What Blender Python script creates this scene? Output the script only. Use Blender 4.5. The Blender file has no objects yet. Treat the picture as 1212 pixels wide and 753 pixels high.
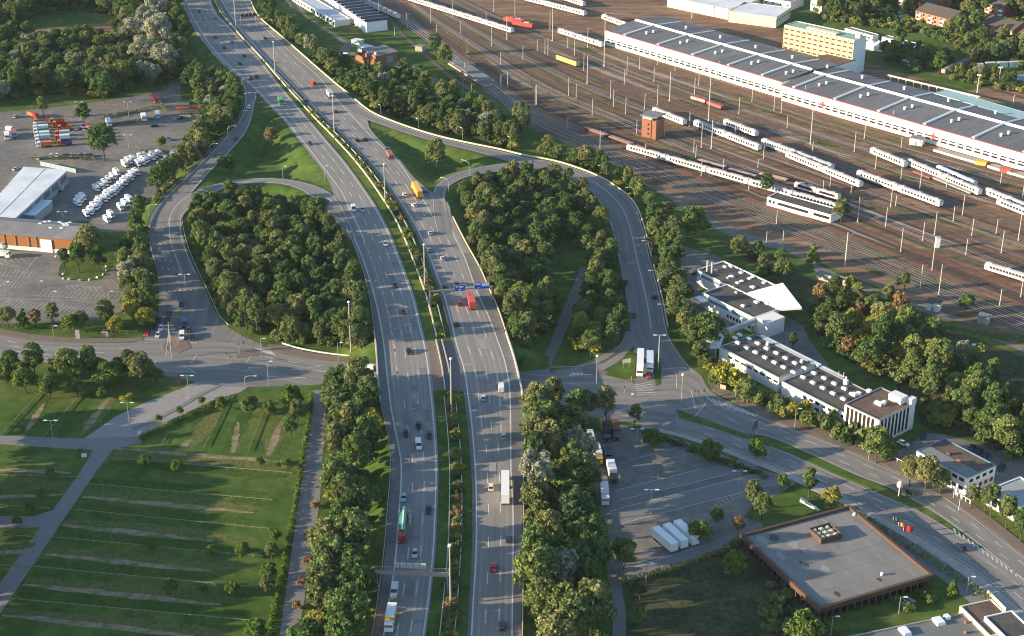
import bpy, bmesh, math, random
import numpy as np
from mathutils import Vector, Matrix
R = math.radians
random.seed(7); rng = np.random.default_rng(7)
SC = bpy.context.scene
COL = SC.collection

# ---------------------------------------------------------------- camera model (1212 x 753 pixel grid of the photograph)
FPX, PITCH, CAMH = 1857.0, R(25.4), 262.0
cs, sn = math.cos(PITCH), math.sin(PITCH)
def W(px, py, z=0.0):
    """ground position seen at a pixel, at height z"""
    a = (px-606.0)/FPX; b = -(py-376.5)/FPX
    dx, dy, dz = a, cs+b*sn, -sn+b*cs
    t = (z-CAMH)/dz
    return Vector((dx*t, dy*t, z))
def proj(p):
    x, y, z = p[0], p[1], p[2]-CAMH
    d = y*cs - z*sn; u = y*sn + z*cs
    return 606+FPX*x/d, 376.5-FPX*u/d
def pxh(px, yb, yt, zb=0.0):
    """height of an upright thing whose foot is at yb and top at yt"""
    p = W(px, yb, zb); h = 8.0
    for _ in range(12):
        q = proj((p.x, p.y, zb+h)); h *= (yb-yt)/max(.5, (proj(p)[1]-q[1]))
    return h

cam = bpy.data.cameras.new('camera'); co = bpy.data.objects.new('camera', cam); COL.objects.link(co)
cam.sensor_width = 36; cam.lens = 36*FPX/1212; cam.clip_start = 1; cam.clip_end = 20000
co.location = (0, 0, CAMH); co.rotation_euler = (R(90)-PITCH, 0, 0)
SC.camera = co

# ---------------------------------------------------------------- light
SUN_EL, SUN_AZ = R(12.8), R(11)          # shadows run to +x, a little away from the camera
sd = Vector((-math.cos(SUN_AZ)*math.cos(SUN_EL), -math.sin(SUN_AZ)*math.cos(SUN_EL), math.sin(SUN_EL)))
sl = bpy.data.lights.new('sun', 'SUN'); so = bpy.data.objects.new('sun', sl); COL.objects.link(so)
sl.energy = 5.0; sl.angle = R(0.53); sl.color = (1.0, .80, .54)
so.rotation_euler = sd.to_track_quat('Z', 'Y').to_euler(); so.location = sd*900
w = bpy.data.worlds.new('World'); SC.world = w; w.use_nodes = True
nt = w.node_tree; sky = nt.nodes.new('ShaderNodeTexSky'); sky.sky_type = 'NISHITA'; sky.sun_disc = False
sky.sun_elevation = SUN_EL; sky.sun_rotation = math.atan2(sd.x, sd.y)
sky.air_density = 1.0; sky.dust_density = 0.4; sky.ozone_density = 2.0
bg = nt.nodes['Background']; bg.inputs[1].default_value = 0.13; nt.links.new(sky.outputs[0], bg.inputs[0])
vs = SC.view_settings; vs.view_transform = 'Standard'; vs.look = 'None'; vs.gamma = 1; vs.exposure = EXPO = 1.32
HZ = bpy.data.materials.new('haze'); HZ.use_nodes = True; HZ.node_tree.nodes.clear(); _o = HZ.node_tree.nodes.new('ShaderNodeOutputMaterial'); _v = HZ.node_tree.nodes.new('ShaderNodeVolumePrincipled')
_v.inputs['Color'].default_value = (.70, .84, 1, 1); _v.inputs['Density'].default_value = 0.00002; HZ.node_tree.links.new(_v.outputs[0], _o.inputs['Volume'])
SC.cycles.volume_bounces = 0; SC.cycles.max_bounces = 4; SC.cycles.diffuse_bounces = 2; SC.cycles.glossy_bounces = 2; SC.cycles.transmission_bounces = 3
SC.cycles.pixel_filter_type = 'BLACKMAN_HARRIS'; SC.cycles.filter_width = 1.1; SC.cycles.use_adaptive_sampling = True; SC.cycles.adaptive_threshold = 0.02; SC.cycles.use_denoising = True

# ---------------------------------------------------------------- materials
MATS = {}
def mat(name, col, rough=.8, metal=0.0, spec=.3, var=0.0, scale=.2, col2=None, stretch=None, rnd=0.0, coords='Object', detail=6, emit=0):
    """principled material; var: brightness mottling; col2: second colour blended in by noise; rnd: per-object brightness"""
    if name in MATS: return MATS[name]
    m = bpy.data.materials.new(name); m.use_nodes = True; n = m.node_tree; L = n.links; b = n.nodes['Principled BSDF']
    b.inputs['Roughness'].default_value = rough; b.inputs['Metallic'].default_value = metal
    b.inputs['Specular IOR Level'].default_value = spec
    c4 = (*col, 1)
    b.inputs['Base Color'].default_value = c4
    if var or col2 or rnd:
        tc = n.nodes.new('ShaderNodeTexCoord'); mp = n.nodes.new('ShaderNodeMapping')
        L.new(tc.outputs[coords], mp.inputs[0])
        if stretch: mp.inputs['Rotation'].default_value = (0, 0, stretch[0]); mp.inputs['Scale'].default_value = (stretch[1], stretch[2], 1)
        src = None
        rgb = n.nodes.new('ShaderNodeRGB'); rgb.outputs[0].default_value = c4; src = rgb.outputs[0]
        if col2:
            no = n.nodes.new('ShaderNodeTexNoise'); no.inputs['Scale'].default_value = scale; no.inputs['Detail'].default_value = detail; L.new(mp.outputs[0], no.inputs[0])
            cr = n.nodes.new('ShaderNodeValToRGB'); cr.color_ramp.elements[0].position = .42; cr.color_ramp.elements[1].position = .6
            L.new(no.outputs[0], cr.inputs[0])
            mx = n.nodes.new('ShaderNodeMixRGB'); L.new(cr.outputs[0], mx.inputs[0]); L.new(src, mx.inputs[1]); mx.inputs[2].default_value = (*col2, 1); src = mx.outputs[0]
        if var:
            no2 = n.nodes.new('ShaderNodeTexNoise'); no2.inputs['Scale'].default_value = scale*5.3; no2.inputs['Detail'].default_value = 8; no2.inputs['Roughness'].default_value = .65
            L.new(mp.outputs[0], no2.inputs[0])
            mr = n.nodes.new('ShaderNodeMapRange'); mr.inputs[1].default_value = .3; mr.inputs[2].default_value = .7; mr.inputs[3].default_value = 1-var; mr.inputs[4].default_value = 1+var
            L.new(no2.outputs[0], mr.inputs[0])
            hs = n.nodes.new('ShaderNodeHueSaturation'); L.new(src, hs.inputs['Color']); L.new(mr.outputs[0], hs.inputs['Value']); src = hs.outputs[0]
        if rnd:
            oi = n.nodes.new('ShaderNodeObjectInfo'); mr = n.nodes.new('ShaderNodeMapRange'); mr.inputs[3].default_value = 1-rnd; mr.inputs[4].default_value = 1+rnd
            L.new(oi.outputs['Random'], mr.inputs[0])
            hs = n.nodes.new('ShaderNodeHueSaturation'); L.new(src, hs.inputs['Color']); L.new(mr.outputs[0], hs.inputs['Value']); src = hs.outputs[0]
        L.new(src, b.inputs['Base Color'])
    MATS[name] = m; return m

def leaf_mat(name, cols, trans=.3):
    m = bpy.data.materials.new(name); m.use_nodes = True; n = m.node_tree; L = n.links; n.nodes.clear()
    out = n.nodes.new('ShaderNodeOutputMaterial'); oi = n.nodes.new('ShaderNodeObjectInfo'); cr = n.nodes.new('ShaderNodeValToRGB')
    cr.color_ramp.interpolation = 'LINEAR'; e = cr.color_ramp.elements
    while len(e) < len(cols): e.new(.5)
    for i, c in enumerate(cols): e[i].position = i/(len(cols)-1); e[i].color = (*c, 1)
    L.new(oi.outputs['Random'], cr.inputs[0])
    at = n.nodes.new('ShaderNodeAttribute'); at.attribute_name = 'tone'
    tc = n.nodes.new('ShaderNodeTexCoord'); no = n.nodes.new('ShaderNodeTexNoise'); no.inputs['Scale'].default_value = .45; no.inputs['Detail'].default_value = 3
    L.new(tc.outputs['Object'], no.inputs[0])
    ad = n.nodes.new('ShaderNodeMath'); ad.operation = 'ADD'; L.new(at.outputs['Fac'], ad.inputs[0]); L.new(no.outputs[0], ad.inputs[1])
    mr = n.nodes.new('ShaderNodeMapRange'); mr.inputs[1].default_value = .5; mr.inputs[2].default_value = 1.5; mr.inputs[3].default_value = .65; mr.inputs[4].default_value = 1.4
    L.new(ad.outputs[0], mr.inputs[0])
    hs = n.nodes.new('ShaderNodeHueSaturation'); L.new(cr.outputs[0], hs.inputs['Color']); L.new(mr.outputs[0], hs.inputs['Value'])
    d = n.nodes.new('ShaderNodeBsdfDiffuse'); t = n.nodes.new('ShaderNodeBsdfTranslucent'); mx = n.nodes.new('ShaderNodeMixShader'); mx.inputs[0].default_value = trans
    L.new(hs.outputs[0], d.inputs[0]); L.new(hs.outputs[0], t.inputs[0]); L.new(d.outputs[0], mx.inputs[1]); L.new(t.outputs[0], mx.inputs[2]); L.new(mx.outputs[0], out.inputs[0])
    MATS[name] = m; return m

# ---------------------------------------------------------------- mesh + object helpers
class MB:
    def __init__(s): s.v = []; s.f = []; s.m = []; s.mi = 0; s.uv = []
    def add(s, vs, fs, mi=None):
        o = len(s.v); s.v += [tuple(p) for p in vs]; s.f += [tuple(i+o for i in f) for f in fs]; s.m += [s.mi if mi is None else mi]*len(fs); return s
    def box(s, c, d, rz=0, mi=None, taper=1.0, M=None):
        x, y, z = d[0]/2, d[1]/2, d[2]/2; vs = []
        for zz, t in ((-z, 1), (z, taper)):
            for a, b in ((-x, -y), (x, -y), (x, y), (-x, y)):
                p = Vector((a*t, b*t, zz))
                if rz: p = Matrix.Rotation(rz, 3, 'Z') @ p
                p = p + Vector(c); vs.append(M @ p if M else p)
        return s.add(vs, [(3, 2, 1, 0), (4, 5, 6, 7), (0, 1, 5, 4), (1, 2, 6, 5), (2, 3, 7, 6), (3, 0, 4, 7)], mi)
    def prism(s, poly, z0, z1, mi=None, bottom=True):
        n = len(poly); vs = [(p[0], p[1], z0) for p in poly]+[(p[0], p[1], z1) for p in poly]
        fs = [tuple(range(n, 2*n))]+[(i, (i+1) % n, n+(i+1) % n, n+i) for i in range(n)]
        if bottom: fs.append(tuple(range(n-1, -1, -1)))
        return s.add(vs, fs, mi)
    def tube(s, a, b, r0, r1=None, n=6, mi=None, cap=True):
        a, b = Vector(a), Vector(b); r1 = r0 if r1 is None else r1; d = (b-a)
        if d.length < 1e-6: return s
        q = d.to_track_quat('Z', 'Y'); vs = []
        for c, r in ((a, r0), (b, r1)):
            for i in range(n):
                t = 2*math.pi*i/n; vs.append(c+q @ Vector((r*math.cos(t), r*math.sin(t), 0)))
        fs = [(i, (i+1) % n, n+(i+1) % n, n+i) for i in range(n)]
        if cap: fs += [tuple(range(n, 2*n)), tuple(range(n-1, -1, -1))]
        return s.add(vs, fs, mi)
    def path(s, pts, r, n=6, mi=None):
        for a, b in zip(pts[:-1], pts[1:]): s.tube(a, b, r, r, n, mi)
        return s
    def strip(s, A, B, mi=None, uv=False):
        n = len(A)
        if uv:
            d = 0.0; ds = []
            for k in range(n): d += (A[k]-A[k-1]).length if k else 0; ds.append(d)
            s.uv += [(0, q) for q in ds]+[((B[k]-A[k]).length, ds[k]) for k in range(n)]
        return s.add(list(A)+list(B), [(i, i+1, n+i+1, n+i)[::-1] for i in range(n-1)], mi)
    def mesh(s, name, mats):
        me = bpy.data.meshes.new(name); me.from_pydata(s.v, [], s.f)
        if s.uv and len(s.uv) == len(s.v):
            u = me.uv_layers.new(name='along'); li = np.zeros(len(me.loops), np.int32); me.loops.foreach_get('vertex_index', li); u.data.foreach_set('uv', np.array(s.uv, np.float32)[li].ravel())
        for m in (mats if isinstance(mats, (list, tuple)) else [mats]): me.materials.append(m)
        if any(s.m): me.polygons.foreach_set('material_index', s.m)
        me.update(); return me
    def build(s, name, mats, parent=None, loc=None, rz=0, fixn=True):
        me = s.mesh(name, mats)
        if fixn:
            bm = bmesh.new(); bm.from_mesh(me); bmesh.ops.recalc_face_normals(bm, faces=bm.faces); bm.to_mesh(me); bm.free()
        return link(name, me, parent, loc, rz)
def link(name, me, parent=None, loc=None, rz=0):
    o = bpy.data.objects.new(name, me); COL.objects.link(o)
    if parent: o.parent = parent
    if loc is not None: o.location = loc
    if rz: o.rotation_euler = (0, 0, rz)
    return o
def tag(o, label=None, cat=None, group=None, kind=None):
    if label: o['label'] = label
    if cat: o['category'] = cat
    if group: o['group'] = group
    if kind: o['kind'] = kind
    return o
def thing(name, label, cat, loc=(0, 0, 0), rz=0, group=None):
    o = bpy.data.objects.new(name, None); COL.objects.link(o); o.location = loc; o.rotation_euler = (0, 0, rz); o.empty_display_size = .5
    return tag(o, label, cat, group)
KIDS = {}
def note(root):                       # remembers a thing's parts so that it can be copied
    KIDS[root.name] = [(c, list(c.children)) for c in root.children]; return root
def dup(root, loc, rz=0, label=None, group=None, scale=None):
    r = root.copy(); COL.objects.link(r); r.location = loc; r.rotation_euler = (0, 0, rz)
    if scale: r.scale = scale
    if label: r['label'] = label
    if group: r['group'] = group
    for c, gs in KIDS[root.name]:
        k = c.copy(); COL.objects.link(k); k.parent = r
        for g in gs:
            d = g.copy(); COL.objects.link(d); d.parent = k
    return r
USED = set()
def place(proto, loc, rz=0, label=None, group=None, scale=None):   # first use moves the prototype itself, later uses copy it
    if proto.name not in USED:
        USED.add(proto.name); proto.location = loc; proto.rotation_euler = (0, 0, rz)
        if scale: proto.scale = scale
        if label: proto['label'] = label
        if group: proto['group'] = group
        return proto
    return dup(proto, loc, rz, label, group, scale)
def struct(name, mb, mats, fixn=False):
    return tag(mb.build(name, mats, fixn=fixn), kind='structure')

def smooth_fn(pts):
    """x(y) through (y, x) points: monotone-ish cubic"""
    y = np.array([p[0] for p in pts], float); x = np.array([p[1] for p in pts], float)
    d = np.diff(x)/np.diff(y); m = np.concatenate([[d[0]], (d[1:]+d[:-1])/2, [d[-1]]])
    def f(t):
        i = int(np.clip(np.searchsorted(y, t)-1, 0, len(y)-2)); h = y[i+1]-y[i]; u = (t-y[i])/h
        return float((2*u**3-3*u**2+1)*x[i]+(u**3-2*u**2+u)*h*m[i]+(-2*u**3+3*u**2)*x[i+1]+(u**3-u**2)*h*m[i+1])
    return f
def cr_line(P, step):
    """Catmull-Rom through vectors, resampled about every step metres"""
    P = [Vector(p) for p in P]; out = []
    for i in range(len(P)-1):
        p0 = P[i-1] if i else P[0]*2-P[1]; p1, p2 = P[i], P[i+1]; p3 = P[i+2] if i+2 < len(P) else P[-1]*2-P[-2]
        n = max(1, int((p2-p1).length/step))
        for k in range(n):
            t = k/n; out.append(.5*((2*p1)+(p2-p0)*t+(2*p0-5*p1+4*p2-p3)*t*t+(3*p1-p0-3*p2+p3)*t**3))
    out.append(P[-1]); return out
# ---------------------------------------------------------------- motorway geometry (pixel curves, deck at MZ)
MZ = 6.0
LO = smooth_fn([(-40,193),(0,214),(25,226),(40,234),(57,247),(72,260),(88,277),(104,298),(125,318),(141,334),(160,349),(175,361),(188,371),(205,384),(225,393),(240,398),(253,403),(273,412),(295,421),(323,431),(350,438),(376,442),(406,446),(451,449),(483,453),(516,460),(541,463),(563,463),(602,460),(639,457),(677,453),(720,447),(752,442),(800,434)])
LLm = smooth_fn([(-40,200),(0,219),(25,231),(40,240),(57,252),(72,265),(87,283),(105,303),(125,322),(141,338),(160,353),(175,365),(188,375),(205,388),(225,403),(250,415),(270,425),(293,434)])
LLo = smooth_fn([(229,378),(238,393),(253,405),(273,415),(295,425),(323,435),(350,443),(376,449),(406,454),(451,459),(483,463),(516,469),(541,474),(563,475),(602,472.5),(639,470),(677,466),(720,459),(752,454),(800,446)])
LR = smooth_fn([(-40,232),(0,247),(17,255),(32,270),(49,285),(65,301),(100,328),(120,345),(147,368),(167,385),(188,403),(215,423),(245,443),(273,458),(303,470),(330,480),(355,489),(376,494),(413,503),(458,509),(488,512),(526,515),(563,516),(602,515),(647,513),(690,509),(752,501),(800,494)])
RL = smooth_fn([(-40,246),(0,262),(15,271),(37,286),(56,303),(77,323),(107,353),(140,385),(162,410),(186,434),(208,453),(235,472),(260,488),(290,503),(320,515),(348,525),(376,533),(406,540),(436,549),(468,554),(508,559),(563,563),(614,564),(664,563),(715,560),(752,558),(800,554)])
RR = smooth_fn([(-40,276),(0,289),(25,306),(47,328),(70,353),(92,378),(114,395),(130,410),(150,428),(175,453),(188,468),(208,483),(235,500),(258,513),(280,525)])
RRo = smooth_fn([(230,524),(250,528),(280,538),(305,550),(333,560),(353,568),(376,579),(406,590),(426,597),(458,603),(476,604),(563,605),(597,607),(672,607),(752,606),(800,605)])
RO = smooth_fn([(-40,281),(0,295),(21,306),(43,331),(64,355),(86,380),(107,405),(118,420),(132,433),(150,437),(175,458),(188,472),(208,488),(228,512),(240,530),(255,534),(274,543),(293,553),(320,568),(343,578),(368,589),(401,600),(426,608),(461,616),(486,620),(561,618.5),(597,618.5),(677,618),(752,617),(800,616)])
def lleft(y): return LLo(y) if y > 262 else (LLm(y) if y < 225 else LLm(y)+(LLo(y)-LLm(y))*max(0, (y-240)/22.0))
def rright(y): return RRo(y) if y > 262 else (RR(y) if y < 235 else RR(y)+(RRo(y)-RR(y))*(y-235)/27.0)
YS = list(np.concatenate([np.arange(-40, 120, 4.0), np.arange(120, 320, 6.0), np.arange(320, 801, 8.0)]))
def mcurve(fn, off=0.0, z=MZ, y0=-40, y1=800):
    return [W(fn(y)+off, y, z) for y in YS if y0 <= y <= y1]
# ramps: (left px, right px, height)
RAMP_A = [((279,85),(300,83),6),((288,102),(304,110),5.7),((290,122),(301,124),5.4),((284,141),(297,143),5.0),((273,155),(289,160),4.6),((262,168),(277,174),4.2),((248,182),(265,188),3.8),((235,195),(252,200),3.4),((220,210),(237,217),2.9),((203,226),(224,233),2.5),((190,240),(218,250),2.0),((180,255),(215,262),1.7),((175,273),(216,274),1.3),((176,288),(219,287),1.0),((179,300),(223,299),.8),((185,319),(231,318),.5),((188,343),(242,341),.2),((188,362),(251,360),0),((184,380),(260,378),0),((176,396),(280,394),0),((160,406),(312,409),0)]
RAMP_B = [((196,268),(216,272),1.4),((199,257),(215,260),1.8),((205,245),(221,250),2.1),((217,234),(232,241),2.6),((237,224),(249,231),3.2),((262,216),(268,222),3.8),((286,212),(289,218),4.3),((311,211),(311,217),4.8),((336,212),(333,218),5.2),((360,216),(351,223),5.5),((384,224),(366,232),5.8),((402,238),(381,245),6),((414,262),(400,266),6),((422,282),(412,284),6)]
RAMP_C = [((405,106),(400,118),6),((420,119),(414,130),6),((432,129),(426,139),6),((446,137.5),(443,145),5.9),((478,150),(476,156.5),5.6),((516,162),(515,168),5.2),((553,170.5),(553,177.5),4.8),((590,178),(588,187),4.4),((621,185.5),(618,197),4),((656,192),(650,203),3.5),((688,202),(676,212),3),((713,213),(696,223),2.6),((736,228),(709,239),2.2),((751,244),(718,254),1.8),((761,269),(726,278),1.3),((768,300),(732,306),.9),((776,330),(738,336),.5),((783,358),(743,364),.2),((791,396),(747,398),0),((806,421),(752,424),0),((823,441),(752,456),0)]
RAMP_D = [((516,275),(536,276),6),((512,258),(532,258),6),((511,244),(528,244),6),((511,231),(527,233),5.9),((516,220),(529,224),5.7),((528,211),(537,217),5.4),((547,203),(552,210),5.1),((572,197),(575,205),4.8),((600,193),(602,202),4.4),((630,189),(628,201),4)]
SLIP = [((752,392),(738,392),0),((751,405),(736,405),0),((743,418),(726,412),0),((728,431),(706,424),0),((706,442),(675,435),0),((690,447),(650,440),0)]
STREET = [((-80,382),(-80,424)),((0,397),(0,425)),((50,404),(60,430)),((125,406),(130,436)),((175,405),(180,441)),((250,402),(250,456)),((300,407),(300,458)),((335,418),(345,457)),((378,426),(385,455)),((440,430),(440,454)),((530,434),(530,468)),((611,438),(625,485)),((660,442),(665,490)),((701,443),(720,497)),((751,446),(760,503)),((800,450),(800,511))]
ROADN = [((770,434),(765,478)),((822,438),(800,485)),((841,463),(845,500)),((872,480),(880,513)),((909,496),(909,517)),((959,516),(959,538)),((1009,536),(1009,561)),((1066,561),(1050,577)),((1100,577),(1080,592)),((1148,609),(1125,620)),((1212,659),(1190,670)),((1300,728),(1280,745))]
ROADS = [((740,465),(745,500)),((800,487),(800,511)),((848,501),(850,527)),((895,521),(885,540)),((935,537),(920,553)),((985,560),(965,573)),((1040,584),(1020,599)),((1088,605),(1062,621)),((1130,630),(1110,648)),((1192,669),(1165,685)),((1282,745),(1255,760))]
def edges(pairs, z=None, step=5):
    A = [W(*p[0], p[2] if z is None else z) for p in pairs]; B = [W(*p[1], p[2] if z is None else z) for p in pairs]
    out = []
    n = 0
    SA, SB = [], []
    for i in range(len(A)-1):
        n = max(2, int(max((A[i+1]-A[i]).length, (B[i+1]-B[i]).length)/step))
        for PTS, S in ((A, SA), (B, SB)):
            p0 = PTS[i-1] if i else PTS[0]*2-PTS[1]; p1, p2 = PTS[i], PTS[i+1]; p3 = PTS[i+2] if i+2 < len(PTS) else PTS[-1]*2-PTS[-2]
            for k in range(n):
                t = k/n; S.append(.5*((2*p1)+(p2-p0)*t+(2*p0-5*p1+4*p2-p3)*t*t+(3*p1-p0-3*p2+p3)*t**3))
    SA.append(A[-1]); SB.append(B[-1])
    return SA, SB
def up(pts, dz): return [Vector((p.x, p.y, p.z+dz)) for p in pts]

# ---------------------------------------------------------------- terrain: embankments under every raised road, cut where the street runs beneath
ER = []                      # samples x, y, z, halfwidth
for a, b in zip(mcurve(LO), mcurve(RO)):
    c = (a+b)/2; ER.append((c.x, c.y, MZ, (b-a).length/2*.97))
tmp = []
for e0, e1 in zip(ER[:-1], ER[1:]):
    n = max(1, int(math.hypot(e1[0]-e0[0], e1[1]-e0[1])/3))
    tmp += [tuple(e0[j]+(e1[j]-e0[j])*k/n for j in range(4)) for k in range(n)]
ER = tmp
for rp in (RAMP_A, RAMP_B, RAMP_C, RAMP_D):
    a, b = edges(rp, None, 3)
    for p, q in zip(a, b):
        c = (p+q)/2
        if c.z > .05: ER.append((c.x, c.y, c.z, (q-p).length/2))
ER = np.array(ER)
sa, sb = edges(STREET, 0, 3)
SAMP = np.array([((p+q)/2)[:2] for p, q in zip(sa, sb)]); SHW = np.array([(p-q).length/2 for p, q in zip(sa, sb)])
SMASK = np.array([1.0 if 395 < proj((p+q)/2)[0] < 660 else 0 for p, q in zip(sa, sb)])
def heights(X, Y):
    X = np.asarray(X, float).ravel(); Y = np.asarray(Y, float).ravel(); out = np.zeros(len(X))
    for i in range(0, len(X), 4000):
        x = X[i:i+4000, None]; y = Y[i:i+4000, None]
        d = np.hypot(x-ER[None, :, 0], y-ER[None, :, 1])
        h = np.where(d < ER[None, :, 3]+1.6, ER[None, :, 2]-.2, ER[None, :, 2]-.2-(d-ER[None, :, 3]-1.6)*.5).max(1)
        h = np.minimum(h, np.where(d < ER[None, :, 3]+.9, ER[None, :, 2]-.2, 99).min(1)); h = np.maximum(h, 0)
        ds = np.hypot(x-SAMP[None, :, 0], y-SAMP[None, :, 1])-SHW[None, :]-2.0
        ds = np.where(SMASK[None, :] > 0, ds, 99).min(1)
        out[i:i+4000] = np.where(ds < 0, 0, h)
    return out
def H(x, y): return float(heights([x], [y])[0])
def G(px, py):
    """terrain point under a pixel"""
    z = 0.0
    for _ in range(8):
        p = W(px, py, z); z = .5*z+.5*H(p.x, p.y)
    p = W(px, py, z); p.z = H(p.x, p.y); return p
gx = np.concatenate([[-1600, -1100, -800, -650], np.arange(-520, 561, 3.0), [700, 950, 1300, 1700]])
gy = np.concatenate([[-200, 0, 100, 220], np.arange(285, 1290, 3.0), [1400, 1700, 2100]])
XX, YY = np.meshgrid(gx, gy)
hz = heights(XX, YY).reshape(XX.shape)
edge = (XX < -525) | (XX > 565) | (YY < 284) | (YY > 1291); hz[edge] = 0
nx, ny = len(gx), len(gy)
me = bpy.data.meshes.new('terrain'); me.vertices.add(nx*ny)
me.vertices.foreach_set('co', np.stack([XX, YY, hz], -1).astype(np.float32).ravel())
ii = (np.arange(ny-1)[:, None]*nx+np.arange(nx-1)[None, :]).ravel()
qf = np.stack([ii, ii+1, ii+nx+1, ii+nx], 1).astype(np.int32)
me.loops.add(qf.size); me.loops.foreach_set('vertex_index', qf.ravel()); me.polygons.add(len(qf))
me.polygons.foreach_set('loop_start', np.arange(0, qf.size, 4, dtype=np.int32))
try: me.polygons.foreach_set('loop_total', np.full(len(qf), 4, np.int32))
except Exception: pass
me.update(calc_edges=True); me.polygons.foreach_set('use_smooth', np.ones(len(qf), bool))
GRASS = mat('grass_ground', (.058, .105, .020), .95, spec=.1, var=.38, scale=.035, col2=(.095, .13, .030))
me.materials.append(GRASS)
tag(link('terrain', me), kind='structure')
hb = MB(); hb.box((50, 950, 134), (3400, 2400, 276)); hz_ = hb.build('haze', HZ); tag(hz_, 'thin bluish evening haze over the whole place', None, None, 'stuff')

# ---------------------------------------------------------------- roads
ASPH = mat('motorway_asphalt', (.272, .250, .224), .85, spec=.25, var=.16, scale=.5, col2=(.215, .198, .178), stretch=(0, .9, .012), coords='UV')
ASPH2 = mat('ramp_asphalt', (.208, .196, .182), .85, spec=.25, var=.16, scale=.5, col2=(.165, .162, .158), stretch=(0, .8, .02), coords='UV')
ASPH3 = mat('street_asphalt', (.222, .208, .19), .85, spec=.25, var=.18, scale=.4, col2=(.17, .16, .148), stretch=(0, .8, .03), coords='UV')
SHOULD = mat('shoulder_asphalt', (.165, .155, .148), .9, spec=.2, var=.2, scale=.06)
YARDM = mat('yard_asphalt', (.15, .142, .132), .9, spec=.2, var=.28, scale=.05, col2=(.20, .18, .155))
PAVER = mat('red_paving', (.185, .135, .11), .9, spec=.2, var=.2, scale=.15, col2=(.16, .14, .125))
CONCR = mat('pale_concrete', (.34, .31, .275), .9, spec=.2, var=.18, scale=.1)
WLINE = mat('road_paint', (.56, .54, .50), .7, spec=.3, var=.25, scale=.3)
mb = MB(); mb.strip(mcurve(lambda y: LO(y), 0), mcurve(lambda y: LR(y), 3), uv=True); struct('motorway_west_carriageway', mb, ASPH)
mb = MB(); mb.strip(mcurve(RL, -5), mcurve(RO, 0), uv=True); struct('motorway_east_carriageway', mb, ASPH)
# darker hard shoulders
def pen(y): return 3.0+max(0, y)*.004
mb = MB(); mb.strip(up(mcurve(LO, 0, y0=300), .012), up(mcurve(lambda y: lleft(y)-.8, 0, y0=300), .012))
mb.strip(up(mcurve(lambda y: RL(y)-5, 0), .012), up(mcurve(lambda y: RL(y)-1.2, 0), .012))
mb.strip(up(mcurve(lambda y: rright(y)+1.0, 0, y0=300), .012), up(mcurve(RO, 0, y0=300), .012))
struct('hard_shoulder', mb, SHOULD)
rp = random.Random(5); mb = MB(); mb2 = MB()
for k in range(46):
    y = rp.uniform(40, 745); west = rp.random() < .5; fl, fr = (lleft, LR) if west else (RL, rright); n = 3 if y > 500 else 4; c = rp.randrange(n); t0 = (c+rp.uniform(.05, .2))/n; t1 = (c+rp.uniform(.75, .95))/n; h_ = rp.uniform(3, 16)*(y+520)/1000
    f = lambda t, yy: W(fl(yy)+(fr(yy)-fl(yy))*t, yy, MZ+zo)
    zo = .008+.0008*k; (mb if rp.random() < .6 else mb2).strip([f(t0, y), f(t0, y+h_/2), f(t0, y+h_)], [f(t1, y), f(t1, y+h_/2), f(t1, y+h_)])
wt = MB()
for fl, fr, n, y0, y1, z in ((LLo,LR,3,474,800,0),(LLo,LR,4,290,474,0),(LLm,LR,3,88,290,0),(LLm,LR,4,-40,88,0),(RL,RRo,3,520,800,0),(RL,RRo,4,276,520,0),(RL,RR,3,110,276,0),(RL,RR,4,-40,112,0)):
    for k in range(n):
        for o in (.27, .73):
            f0 = lambda y, q=(k+o-.09)/n: fl(y)+(fr(y)-fl(y))*q; f1 = lambda y, q=(k+o+.09)/n: fl(y)+(fr(y)-fl(y))*q
            wt.strip(up(mcurve(f0, 0, y0=y0, y1=y1), .005), up(mcurve(f1, 0, y0=y0, y1=y1), .005), uv=True)
struct('wheel_track', wt, mat('wheel_track', (.232, .213, .191), .8, spec=.3, var=.14, scale=.5, col2=(.20,.185,.168), stretch=(0, .9, .02), coords='UV'))
struct('asphalt_patch', mb, mat('patch_dark', (.185,.178,.17), .9, var=.1, scale=.3)); struct('asphalt_patch', mb2, mat('patch_pale', (.285,.272,.255), .9, var=.1, scale=.3))
def road(name, pairs, m, z=None, dz=0.0):
    a, b = edges(pairs, z); mb = MB(); mb.strip(up(a, dz), up(b, dz), uv=True); struct(name, mb, m); return a, b
eA = road('ramp_road', RAMP_A, ASPH2, None, .05); eB = road('loop_road', RAMP_B, ASPH2, None, .035)
eC = road('ramp_road', RAMP_C, ASPH2, None, .05); eD = road('loop_road', RAMP_D, ASPH2, None, .035)
eSl = road('slip_road', SLIP, ASPH3, None, .072)
eS = road('street', STREET, ASPH3, 0, .060); eN = road('street', ROADN, ASPH3, 0, .066); eSS = road('street', ROADS, ASPH3, 0, .054)
def sheet(name, polys, m, z=.04, kerb=0):
    mb = MB()
    for k, poly in enumerate(polys):
        P = [W(x, y, 0) for x, y in poly]; zz = z+.004*k
        if kerb: mb.prism(P, 0, zz+kerb)
        else: mb.add([(p.x, p.y, zz) for p in P], [tuple(range(len(P)))])
    me = mb.mesh(name, m); bm = bmesh.new(); bm.from_mesh(me); bmesh.ops.triangulate(bm, faces=[f for f in bm.faces if len(f.verts) > 4]); bmesh.ops.recalc_face_normals(bm, faces=bm.faces)
    for f in bm.faces:
        if not kerb and f.normal.z < 0: f.normal_flip()
    bm.to_mesh(me); bm.free(); return tag(link(name, me), kind='structure')
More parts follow.
